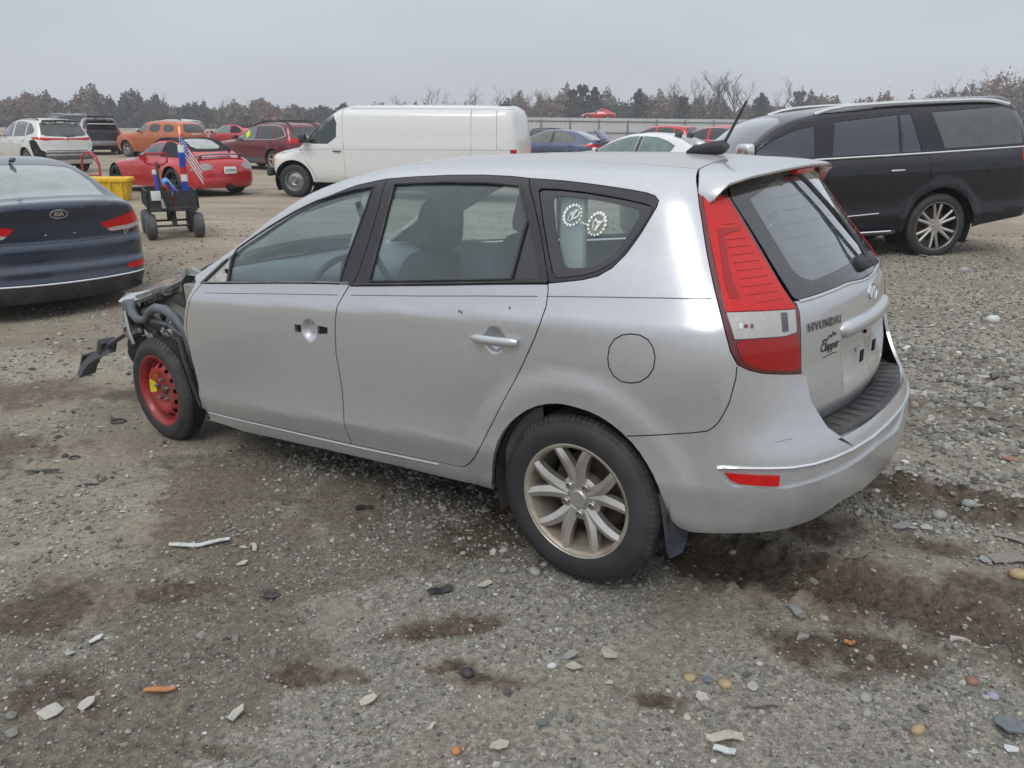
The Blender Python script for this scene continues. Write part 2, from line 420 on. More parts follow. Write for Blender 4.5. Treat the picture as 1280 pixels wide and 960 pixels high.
def glass(name, tint=(.55, .66, .66), haze=.10, hazec=(.30, .34, .34), rough=.02, refl=1.0):
    """thin pane: tinted see-through, mirror at grazing angles, a diffuse veil for dust and pale sky sheen"""
    m = bpy.data.materials.new(name); m.use_nodes = True; N = m.node_tree.nodes; L = m.node_tree.links; N.clear()
    tr = N.new('ShaderNodeBsdfTransparent'); tr.inputs[0].default_value = (*tint, 1)
    df = N.new('ShaderNodeBsdfDiffuse'); df.inputs[0].default_value = (*hazec, 1)
    gl = N.new('ShaderNodeBsdfGlossy'); gl.inputs['Roughness'].default_value = rough; gl.inputs[0].default_value = (1, 1, 1, 1)
    t = tex(N, L, scale=6, detail=6)
    a = N.new('ShaderNodeMixShader'); L.new(maprange(N, L, t.outputs[0], .3, .8, haze*.7, haze*1.3), a.inputs[0]); L.new(tr.outputs[0], a.inputs[1]); L.new(df.outputs[0], a.inputs[2])
    fr = N.new('ShaderNodeFresnel'); gb = N.new('ShaderNodeNewGeometry'); L.new(maprange(N, L, gb.outputs['Backfacing'], 0, 1, 1.52, 1/1.52), fr.inputs[0])   # same mirror strength from either side
    ml = N.new('ShaderNodeMath'); ml.operation = 'MULTIPLY'; ml.use_clamp = True; ml.inputs[1].default_value = 1.6*refl; L.new(fr.outputs[0], ml.inputs[0])
    b = N.new('ShaderNodeMixShader'); L.new(ml.outputs[0], b.inputs[0]); L.new(a.outputs[0], b.inputs[1]); L.new(gl.outputs[0], b.inputs[2])
    o = N.new('ShaderNodeOutputMaterial'); L.new(b.outputs[0], o.inputs[0])
    return m
def lens(name, col, rough=.12, lines=0, emit=0):
    m, N, L, b = nmat(name)
    t = tex(N, L, 'ShaderNodeTexNoise', scale=40, detail=3)
    c = mixc(N, L, t.outputs[0], [v*.8 for v in col], [min(1, v*1.15) for v in col]); L.new(c, b.inputs['Base Color'])
    b.inputs['Roughness'].default_value = rough; b.inputs['Coat Weight'].default_value = .6; b.inputs['Coat Roughness'].default_value = .03; b.inputs['Specular IOR Level'].default_value = .2
    b.inputs['Subsurface Weight'].default_value = .0
    if lines:
        wv = tex(N, L, 'ShaderNodeTexWave', scale=lines); wv.bands_direction = 'Z'; bump(N, L, b, wv.outputs[1], .5, .004)
    return m
M = dict(
    silver=paint('silver_paint', (.565, .58, .60), .66, .30, 1, .22),
    black_trim=simple('satin_black_trim', (.022, .022, .027), .42, coat=.2),
    gloss_black=simple('gloss_black', (.012, .012, .014), .12, coat=1),
    rubber=simple('tyre_rubber', (.028, .028, .030), .72, var=.2, scale=20, bumps=.15, dirt=((.13, .12, .105), 9, .45)),
    rubber_side=simple('tyre_sidewall', (.026, .026, .029), .55, var=.15, scale=8, bumps=.05, dirt=((.10, .095, .09), 5, .35)),
    plastic=simple('black_plastic', (.03, .03, .034), .55, bumps=.1, dirt=((.14, .13, .11), 7, .35)),
    plastic_grey=simple('grey_plastic', (.10, .105, .12), .6, bumps=.15),
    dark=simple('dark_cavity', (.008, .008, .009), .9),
    under=simple('underbody', (.03, .028, .026), .85, bumps=.3, dirt=((.10, .085, .07), 6, .6)),
    chrome=simple('chrome', (.72, .73, .75), .12, 1, var=.04),
    alu=simple('alloy_rim', (.53, .52, .49), .34, .75, var=.06, scale=10, dirt=((.20, .13, .08), 14, .35), coat=.4),
    alu_in=simple('alloy_barrel_rusty', (.42, .38, .31), .5, .5, var=.15, scale=18, dirt=((.16, .07, .03), 7, .8)),
    iron=simple('rusty_iron', (.10, .06, .04), .8, .2, var=.4, scale=22, bumps=.4),
    steel=simple('bare_steel', (.33, .33, .33), .4, .8, var=.2, dirt=((.12, .10, .08), 8, .5)),
    glass=glass('window_glass', (.80, .90, .90), .13, (.30, .42, .44)),
    glass_rear=glass('dusty_sheen_glass', (.56, .69, .70), .24, (.34, .44, .46), refl=1.5),  # pale teal veil: dust film plus reflected sky put into the colour
    glass_dark=glass('tinted_glass', (.05, .06, .065), .05, (.10, .12, .13)),
    red_lens=lens('red_lens', (.55, .006, .006), .35), red_deep=lens('deep_red_lens', (.33, .006, .008)), clear_lens=lens('clear_lens', (.46, .44, .43), .15, lines=0),
    amber=lens('amber_lens', (.75, .25, .02)),
    seat=simple('grey_seat_cloth', (.060, .066, .076), .9, bumps=.4, scale=40),
    dash=simple('dash_plastic', (.15, .17, .18), .6, bumps=.2, scale=60),
    interior=simple('cabin_trim', (.13, .14, .15), .75, scale=9),
    headliner=simple('headliner', (.36, .37, .36), .9),
    white=simple('white_print', (.75, .78, .78), .6, var=.05),
)
# ------------------------------------------------------------------ wheels (axle along local y, outer face towards -y)
def tyre_parts(Ro, Rr, W, parent, tread=64, side=M['rubber_side'], n=72):
    hw = W/2; s = (Ro-Rr)
    prof = [(Rr-.004, -hw+.012), (Rr+.006, -hw+.004), (Rr+.012, -hw+.002), (Rr+s*.35, -hw-.006), (Rr+s*.62, -hw-.003), (Ro-.022, -hw+.010), (Ro-.009, -hw+.020), (Ro-.002, -hw+.034)]
    inner = [(r, -a) for r, a in prof[::-1]]
    g = [-hw*.42, -hw*.14, hw*.14, hw*.42]; mid = []
    for q in g: mid += [(Ro, q-.006), (Ro-.008, q-.004), (Ro-.008, q+.004), (Ro, q+.006)]
    pr = prof+mid+inner
    V, Fc = lathe_geo(pr, n); o = mesh('tyre', V, Fc, side, parent, smooth=True); o.data.set_sharp_from_angle(angle=R(35))
    if tread:   # shoulder blocks
        geos = []
        for sgn in (-1, 1):
            for i in range(tread):
                t = 2*math.pi*i/tread; dt = 2*math.pi/tread*.80
                vs_ = []
                for tt in (t, t+dt):
                    for r_, a_ in ((Ro-.022, hw-.008), (Ro-.007, hw-.018), (Ro+.0005, hw-.032), (Ro+.0005, hw*.46)):
                        aa = sgn*a_; tw = tt+(.05 if a_ < hw*.6 else 0)*.6
                        vs_.append((r_*math.cos(tw), aa, r_*math.sin(tw)))
                    vs_.append(((Ro-.02)*math.cos(tt), sgn*hw*.5, (Ro-.02)*math.sin(tt)))
                geos.append((vs_, [(0, 1, 6, 5), (1, 2, 7, 6), (2, 3, 8, 7), (0, 4, 3, 2, 1), (5, 6, 7, 8, 9), (3, 4, 9, 8)]))
        tb = multi('tread_block', geos, M['rubber'], o); tb['kind'] = 'stuff'
    return o
def spoke_geo(a0, r0, r1, w0, w1, y0, y1, th=.022, bend=0, n=7):
    """tapered rounded spoke from radius r0 to r1 around angle a0; bend sweeps the tip"""
    V, Fc = [], []; m = 7
    for i in range(n):
        t = i/(n-1); r = r0+(r1-r0)*t; a = a0+bend*t**1.2; w_ = w0+(w1-w0)*t; y = y0+(y1-y0)*(math.sin(t*math.pi/2)**1.2)
        c, s = math.cos(a), math.sin(a)
        for u, d in ((-1, th), (-1, .0045), (-.6, .0005), (0, -.005), (.6, .0005), (1, .0045), (1, th)):
            V.append((r*c-u*w_/2*s, y+d, r*s+u*w_/2*c))
    for i in range(n-1):
        for j in range(m-1): Fc.append((i*m+j, i*m+j+1, (i+1)*m+j+1, (i+1)*m+j))
    Fc.append(tuple(range(m))); Fc.append(tuple(range((n-1)*m, n*m))[::-1])
    return V, Fc
def wheel(parent, loc, Ro=.316, Rr=.2, W=.205, style='ten', steer=0, name='wheel', rim=None, detail=True, flip=False, phase=0, barrel=None):
    hw = W/2; rim = rim or M['alu']; barrel = barrel or M['alu_in']
    # brake disc + hub carries tyre and rim
    V, Fc = lathe_geo([(0, -.02), (.06, -.02), (.065, .012), (Rr*.72, .012), (Rr*.72, .034), (0, .034)], 32)
    hub = mesh(name, V, Fc, M['iron'], parent); hub.location = loc; hub.rotation_euler = (0, 0, steer+(math.pi if flip else 0))
    tyre_parts(Ro, Rr, W, hub, 84 if detail else 0, n=72 if detail else 36)
    V, Fc = lathe_geo([(Rr+.010, -hw+.012), (Rr+.012, -hw+.006), (Rr+.004, -hw+.004), (Rr-.006, -hw+.008), (Rr-.012, -hw+.022), (Rr-.014, -hw*.3), (Rr-.026, hw*.2), (Rr-.02, hw-.01), (Rr+.006, hw-.008)], 60 if detail else 32)
    rb = mesh('rim', V, Fc, barrel, hub, smooth=True)
    V, Fc = lathe_geo([(Rr+.011, -hw+.011), (Rr+.0125, -hw+.0045), (Rr+.006, -hw+.0025), (Rr+.001, -hw+.006), (Rr-.006, -hw+.021)], 60 if detail else 32)
    geos = [(V, Fc)]; yf = -hw+.012; hy = yf+.026
    if style == 'ten':      # five V-shaped pairs
        for k in range(5):
            a = phase+math.radians(90+72*k)
            for s in (-1, 1): geos.append(spoke_geo(a+s*.10, .045, Rr+.001, .050, .035, hy-.002, yf+.000, .03, bend=s*.235, n=9))
        geos.append(lathe_geo([(0, hy-.012), (.030, hy-.012), (.034, hy-.008), (.036, hy-.003), (.066, hy+.000), (.084, hy+.010), (.088, hy+.05)], 40))
    elif style == 'twin6':   # six split pairs
        for k in range(6):
            a = phase+math.radians(90+60*k)
            for s in (-1, 1): geos.append(spoke_geo(a+s*.16, .060, Rr-.004, .038, .034, hy-.004, yf+.006, .03, bend=s*.03, n=5))
        geos.append(lathe_geo([(0, hy-.014), (.035, hy-.014), (.040, hy-.006), (.095, hy-.004), (.105, hy+.012), (.105, hy+.05)], 36))
    elif style in ('five', 'star'):
        for k in range(5):
            geos.append(spoke_geo(phase+math.radians(90+72*k), .04, Rr-.004, .05 if style == 'five' else .075, .045 if style == 'five' else .03, hy-.004, yf+.008, .03, n=5))
        geos.append(lathe_geo([(0, hy-.012), (.035, hy-.012), (.07, hy), (.075, hy+.04)], 28))
    elif style == 'disc':
        geos = [lathe_geo([(Rr+.008, -hw+.008), (Rr-.012, -hw+.02), (Rr-.016, yf+.05), (Rr*.72, yf+.035), (Rr*.45, yf+.02), (Rr*.3, yf+.035), (.06, yf+.03), (.055, yf+.0), (0, yf-.004)], 40)]
    f = multi('rim_face', geos, rim, rb, smooth=True, ang=38)
    if detail and style in ('ten', 'twin6'):
        nb = 5 if style == 'ten' else 6
        for k in range(nb):
            a = phase+math.radians((90+36 if nb == 5 else 90+30)+360/nb*k); c, s = math.cos(a)*.057, math.sin(a)*.057
            v, q = lathe_geo([(.013, .012), (.0135, -.004), (.011, -.006), (.010, .004)], 14); multi('bolt_pocket', [([(p[0]+c, p[1]+hy-.006, p[2]+s) for p in v], q)], rim, rb, smooth=True)
            v, q = lathe_geo([(0, -.006), (.006, -.005), (.0085, .0), (.0085, .01)], 6); multi('lug_nut', [([(p[0]+c, p[1]+hy-.004, p[2]+s) for p in v], q)], M['steel'], rb)
    return hub
# ------------------------------------------------------------------ general vehicle bodies
def make_surface(sp):
    sec = tab(sp['sec'], .006); top = tab(sp['top'], sp.get('tsig', .03)); xr = tab(sp['xr'], .012); xf = tab(sp['xf'], .02)
    pl = tab(sp['plan'], .04); pt = tab(sp.get('ptop', sp['plan']), .04)
    cr, cf = sp.get('cr', .22), sp.get('cf', .35); kc, ke, rc = sp.get('kc', .3), sp.get('ke', .10), sp.get('rc', .06)
    ar = sp['arch']; belt = sp.get('belt', .95); ks = sp.get('shoulder', 0)
    def F(P):
        x, y, z = P[:, 0], P[:, 1], P[:, 2]; ay = np.abs(y); w = sstep(belt-.1, belt+.25, z)
        ys = sec(z)-(1-w)*pl(x)-w*pt(x)
        for cx, rz, Ra in ar:
            r = np.hypot(x-cx, z-rz); ys = ys+sp.get('flare', .012)*(1-sstep(Ra+.04, Ra+.13, r))
        f = smin((ys-ay)*.97, xr(z)-cr*ay**2-x, kc); f = smin(f, x-xf(z)-cf*ay**2, sp.get('kf', .35))
        xe = x-sp.get('cw', .26)*ay**2*sstep(-.5, -1.1, x)*sstep(-3.3, -2.4, x)+sp.get('cb', .12)*ay**2*sstep(.0, .5, x)*(1-sstep(.7, .95, x))
        return smin(f, top(xe)-rc*ay**2-rc*ay**4-z, ke)
    b = Body(F, xa=sp.get('xa', .25), xf=sp.get('xfan', -2.3), top=3.2); b.ZC = sp.get('zc', .62); b.F0 = F
    return b
def circ(cx, cz, r, a0, a1, n=18): return [(cx+r*math.cos(R(a)), cz+r*math.sin(R(a))) for a in np.linspace(a0, a1, n)]
def build_car(sp, root, P):
    """P: dict of materials (paint etc.). returns the surface"""
    b = make_surface(sp); h = sp.get('h', .10); hb = sp.get('hb', h*.6); paintm = P['paint']
    S0 = b.xf-RHO*math.pi/2; S1 = b.xa+RHO*math.pi/2
    # edge between wall chart and top chart
    eg = sp['edge']                      # (x, y) from nose to tail, left side, y < 0
    eT = np.array([(sp['nose_x'], 0)]+list(eg)+[(sp['tail_x'], 0)], float)
    eT = dens(eT, h, False); eK = b.Ki(b.T(eT)); eK[0, 0] = S0; eK[-1, 0] = S1
    # lower outline with wheel arches
    zb = sp.get('sill', .22); low = [(S0, sp.get('zfront', .25))]
    cuts = []
    bot = []
    x0 = b.xf-.9
    arches = sorted(sp['arch'])
    pts = [(S0, sp.get('zfront', .25)), (b.xf-.5, sp.get('zfront', .25))]
    lo = [tuple(q) for q in b.Wi(b.W(pts))]
    seq = lo
    for cx, rz, Ra in arches:
        a = math.degrees(math.asin(max(-1, min(1, (zb-rz)/Ra)))); seq += [tuple(q) for q in b.side(circ(cx, rz, Ra, 180-a, a, 16))]
    seq += [(b.xa+.55, sp.get('zrear', .28)), (S1, sp.get('zrear', .28))]
    seq = dens(seq, h, False); P3 = b.W(seq); loK = b.Ki(P3); loK[0, 0] = S0; loK[-1, 0] = S1
    outer = list(map(tuple, loK))+list(map(tuple, eK[::-1]))
    def toK(kind, poly):
        poly = np.array(dens(poly, h*.8))
        if kind == 'side': return b.Ki(b.W(b.side(poly)))
        if kind == 'rear': return b.Ki(b.R(poly))
        if kind == 'front':
            o = np.stack([0*poly[:, 0]+b.xf, poly[:, 0], poly[:, 1]], 1); return b.Ki(solve_ray(b.F, o, np.tile([-1., 0, 0], (len(poly), 1)), 4.5, 0))
        if kind == 'wall': return b.Ki(b.W(poly))
    gap = sp.get('gap', .004)
    holesK, todo = [], []
    for it in sp['wall']:
        nm, kind, poly, mat, opt = (list(it)+[{}])[:5]
        if opt.get('round'): poly = smooth_poly(poly, opt['round'])
        q = toK(kind, poly)
        if opt.get('center'): q[:, 0] = np.minimum(q[:, 0], S1)
        if not opt.get('over'): holesK.append(offset(q, opt.get('gap', gap)*.5))
        todo.append((nm, q, mat, opt))
    holesT, todoT = [], []
    for it in sp.get('topp', []):
        nm, poly, mat, opt = (list(it)+[{}])[:4]
        if not opt.get('over'): holesT.append([(p[0], min(p[1], 0)) for p in offset(poly, .002)])
        todoT.append((nm, poly, mat, opt))
    for nm, poly, hl, hh_, hv_ in sp.get('fine', []):     # strongly shaped tail skin: rows kept level
        pw = np.array(dens(poly, .05)); pw[:, 0] = np.minimum(pw[:, 0], S1); q = b.Ki(b.W(pw)); q[:, 0] = np.minimum(q[:, 0], S1); holesK.append([(p[0]+(.02 if p[0] > S1-1e-4 else 0), p[1]) for p in q])
        hw_ = [[(min(p[0], S1+.02), p[1]) for p in offset(b.Wi(b.R(dens(x_, .03))), .001)] for x_ in hl]
        panel(nm, b, 'W', pw, paintm, root, holes=hw_, h=hh_, hv=hv_, skirt=0, mirror='both')
    g1 = panel('b', b, 'K', outer, None, holes=holesK, h=h, hb=hb, skirt=0, mirror='both', geo=True)
    g2 = panel('b', b, 'T', [tuple(q) for q in eT], None, holes=holesT, h=h*.8, hb=hb, skirt=0, mirror='both', geo=True)
    body = mesh('body', np.concatenate([g1[0], g2[0]]), np.concatenate([g1[2], g2[2]+len(g1[0])]), paintm, root, nrm=np.concatenate([g1[1], g2[1]]))
    # inner filler shell, toned dark to stand in for cabin shade
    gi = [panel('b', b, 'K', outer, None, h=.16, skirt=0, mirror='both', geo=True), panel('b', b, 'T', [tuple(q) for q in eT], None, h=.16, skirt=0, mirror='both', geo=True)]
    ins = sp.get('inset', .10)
    mesh('filler_shell', np.concatenate([g[0]-g[1]*ins for g in gi]), np.concatenate([gi[0][2], gi[1][2]+len(gi[0][0])]), P.get('inner', M['dark']), root, nrm=np.concatenate([g[1] for g in gi]))
    parts = {}
    for nm, q, mat, opt in todo:
        m_ = P.get(mat, None) or M[mat]
        sides = ('both',) if opt.get('center') else ((False, True) if not opt.get('left') else (False,))
        for mir in sides:
            o = panel(nm, b, opt.get('chart', 'K'), b.Wi(b.K(q)) if opt.get('chart') == 'W' else q, m_, parts.get(opt['on'], [root])[-1] if opt.get('on') else root, holes=[offset(toK(*hh), 0) for hh in opt.get('holes', [])], h=opt.get('h', h), hb=opt.get('hb', hb), off=opt.get('off', 0), skirt=opt.get('skirt', .015), mirror=mir, grow=opt.get('grow', -.001))
            parts.setdefault(nm, []).append(o)
    for nm, poly, mat, opt in todoT:
        m_ = P.get(mat, None) or M[mat]
        o = panel(nm, b, 'T', poly, m_, root, h=h, hb=hb, off=opt.get('off', 0), skirt=.0, mirror='both'); parts.setdefault(nm, []).append(o)
    # seams, drawn as narrow dark gaps sunk in the skin
    for kind, line in sp.get('seams', []):
        q = dens(line, .06, False); Pq = {'side': lambda: b.W(b.side(q)), 'rear': lambda: b.R(q), 'top': lambda: b.T(q)}[kind]()
        Nq = grad(b.F, Pq)
        for s in (1, -1):
            tube('panel_gap', (Pq-Nq*.0015)*[1, s, 1], sp.get('seamr', .004), M['plastic'], body, n=4)
            if kind == 'rear' and abs(q[:, 0]).max() < 1e-6: break
    for kind, line, r_, mat, nm in sp.get('trims', []):
        q = dens(line, .08, False); Pq = {'side': lambda: b.W(b.side(q)), 'rear': lambda: b.R(q), 'top': lambda: b.T(q)}[kind](); Nq = grad(b.F, Pq)
        for s in ((1, -1) if kind != 'rear' else (1,)):
            if kind == 'rear': pp = np.concatenate([Pq, (Pq*[1, -1, 1])[::-1]]) if q[-1][0] > -.01 else Pq; pp = pp+np.array([.002, 0, 0])
            else: pp = (Pq+Nq*.002)*[1, s, 1]
            tube(nm, pp, r_, P.get(mat, None) or M[mat], root, n=6)
            if kind == 'rear' and q[-1][0] <= -.01: tube(nm, pp*[1, -1, 1], r_, P.get(mat, None) or M[mat], root, n=6)
    # wheels, liners, underside
    for (cx, rz, Ra) in arches:
        V_, F_ = lathe_geo([(Ra+.004, 0), (Ra+.004, .42), (.05, .42)], 20, ang0=R(-30), ang1=R(210)); yw = float(-b.W([(cx, max(rz, zb+.05))])[0][1]) if cx <= b.xa else float(-b.W([(cx, .4)])[0][1])
        for s in (1, -1):
            mesh('wheel_liner', [(p[0]+cx, s*(-yw+.035+p[1]), p[2]+rz) for p in V_], F_, M['dark'], root, smooth=True)
    for (cx, ro, rr, wd, st, rimm, rimm2) in sp['wheels']:
        ya = sp['sec_w']-wd/2-sp.get('tuck', .02)
        for s in (-1, 1):
            wheel(root, (cx, s*ya, ro), ro, rr, wd, st, flip=s > 0, rim=P.get(rimm) or M[rimm], barrel=P.get(rimm2) or M[rimm2], detail=sp.get('wdetail', False))
    Lx = sp['tail_x']-sp['nose_x']; rbox('underbody', (Lx*.80, sp['sec_w']*1.62, .10), ((sp['tail_x']+sp['nose_x'])/2, 0, sp.get('sill', .22)+.04), M['dark'], root, .03)
    for kind, pts in sp.get('handles', []):
        for (x, z) in pts:
            q = [(x+d, z) for d in np.linspace(-.09, .09, 7)]; Pq = b.W(b.side(q)); Pq[:, 1] -= .012+.016*np.sin(np.linspace(0, math.pi, 7))**.5
            for s in (1, -1): tube('door_handle', Pq*[1, s, 1], .013, P.get(kind) or M[kind], root, n=8)
    if 'mirror' in sp:
        x, z, mm, sz = sp['mirror']
        for s in (1, -1):
            y = float(-b.W(b.side([(x, z)]))[0][1]); mo = soft('mirror', (sz*.55, sz, sz*.68), (x, -s*(y+sz*.62), z+.04), P.get(mm) or M[mm], root, rot=(0, 0, R(s*12)))
            tube('mirror_arm', [(x, -s*(y-.02), z-.02), (x, -s*(y+sz*.3), z+.01)], .02, M['plastic'], mo, n=6)
            rbox('mirror_glass', (.006, sz*.8, sz*.5), (x+sz*.29, -s*(y+sz*.62), z+.04), M['glass_dark'], mo, .002, rot=(0, 0, R(s*12)))
    if 'rails' in sp:
        x0, x1, y, mm, up, r_ = sp['rails']
        for s in (1, -1):
            q = [(x, s*y) for x in np.linspace(x0, x1, 14)]; Pq = b.T(q); e = np.sin(np.linspace(0, math.pi, 14)); Pq[:, 2] += np.minimum(1, e*3)*up
            tube('roof_rail', Pq, r_, P.get(mm) or M[mm], root, n=6)
        if sp.get('crossbars'):
            for xx in sp['crossbars']:
                Pq = b.T([(xx, yy) for yy in np.linspace(-y, y, 7)]); Pq[:, 2] = Pq[:, 2].max()*.4+Pq[:, 2]*.6+up+.03; tube('cross_bar', Pq, .018, M['plastic'], root, n=6)
    return b
def seats(root, xs, z, m=None):
    m = m or M['seat']
    for x in xs:
        for s in (-1, 1):
            st = soft('seat_back', (.16, .48, .62), (x, s*.36, z), m, root, rot=(0, R(14), 0), taper=(.8, .75)); soft('headrest', (.11, .26, .2), (x+.12, s*.36, z+.42), m, st, rot=(0, R(12), 0))
# ------------------------------------------------------------------ silver wagon surface
h_sec = tab([(.10,.73),(.16,.765),(.20,.795),(.24,.820),(.285,.835),(.300,.838),(.315,.843),(.38,.863),(.405,.868),(.43,.8655),(.50,.863),(.60,.866),(.70,.870),(.80,.8725),(.87,.872),(.905,.869),
             (.93,.859),(.96,.847),(.995,.835),(1.03,.822),(1.08,.803),(1.15,.774),(1.25,.735),(1.33,.700),(1.40,.662),(1.44,.636),(1.5,.58),(1.6,.47)], .005)
h_ptop = tab([(-2.9,.12),(-2.4,.055),(-2.0,.025),(-1.6,.008),(-1.2,0),(-.6,0),(-.2,.006),(.1,.022),(.35,.05),(.6,.10),(.9,.18)], .05)
h_pbot = tab([(-2.9,.035),(-2.4,.012),(-2.0,.003),(-1.5,0),(-.6,0),(0,0),(.3,.006),(.5,.022),(.7,.05),(.9,.09)], .05)
h_xr = tab([(.15,.72),(.25,.80),(.32,.838),(.42,.866),(.50,.868),(.56,.858),(.60,.840),(.64,.818),(.72,.788),(.82,.764),(.92,.748),(1.0,.728),(1.05,.70),(1.2,.585),(1.36,.47),(1.42,.43),(1.6,.3)], .015)
h_xr2 = tab([(.5,.70),(.60,.727),(.66,.752),(.72,.752),(.82,.742),(.92,.738),(1.0,.728),(1.05,.70),(1.2,.585),(1.36,.47),(1.42,.43),(1.6,.3)], .012)
h_zc = tab([(-3.1,.66),(-2.75,.78),(-2.45,.95),(-2.2,1.068),(-1.95,1.185),(-1.7,1.313),(-1.5,1.397),(-1.25,1.456),(-1.0,1.482),(-.6,1.486),(-.2,1.479),(.1,1.466),(.35,1.441),(.6,1.40)], .03)
h_kc = lin([(.2,.44),(.6,.40),(.9,.22),(1.3,.16)], .05)
def hero_common(P, xr):
    x, y, z = P[:, 0], P[:, 1], P[:, 2]; ay = np.abs(y)
    w = sstep(.75, 1.25, z)
    zt = z-.052*(np.minimum(x, .25)+1.1)*(1-sstep(1.0, 1.4, z))
    ys = h_sec(zt)-(1-w)*h_pbot(x)-w*h_ptop(x)
    # wheel-arch flares
    for cx, R in ((0., .362),):
        r = np.hypot(x-cx, z-.316)
        ys = ys+.014*(1-sstep(R+.05, R+.14, r))*sstep(.16, .30, z)
    fs = (ys-ay)*.97
    fr = (xr(z)-(.30+.08*sstep(.9, 1.3, z))*ay**2-x)
    f = smin(fs, fr, h_kc(z))
    ft = (h_zc(x)-.085*ay**2-.10*ay**4-z)
    return smin(f, ft, .10)
def hero_F(P): return hero_common(P, h_xr)
def hero_F2(P): return hero_common(P, h_xr2)
HB = Body(hero_F); HB2 = Body(hero_F2)
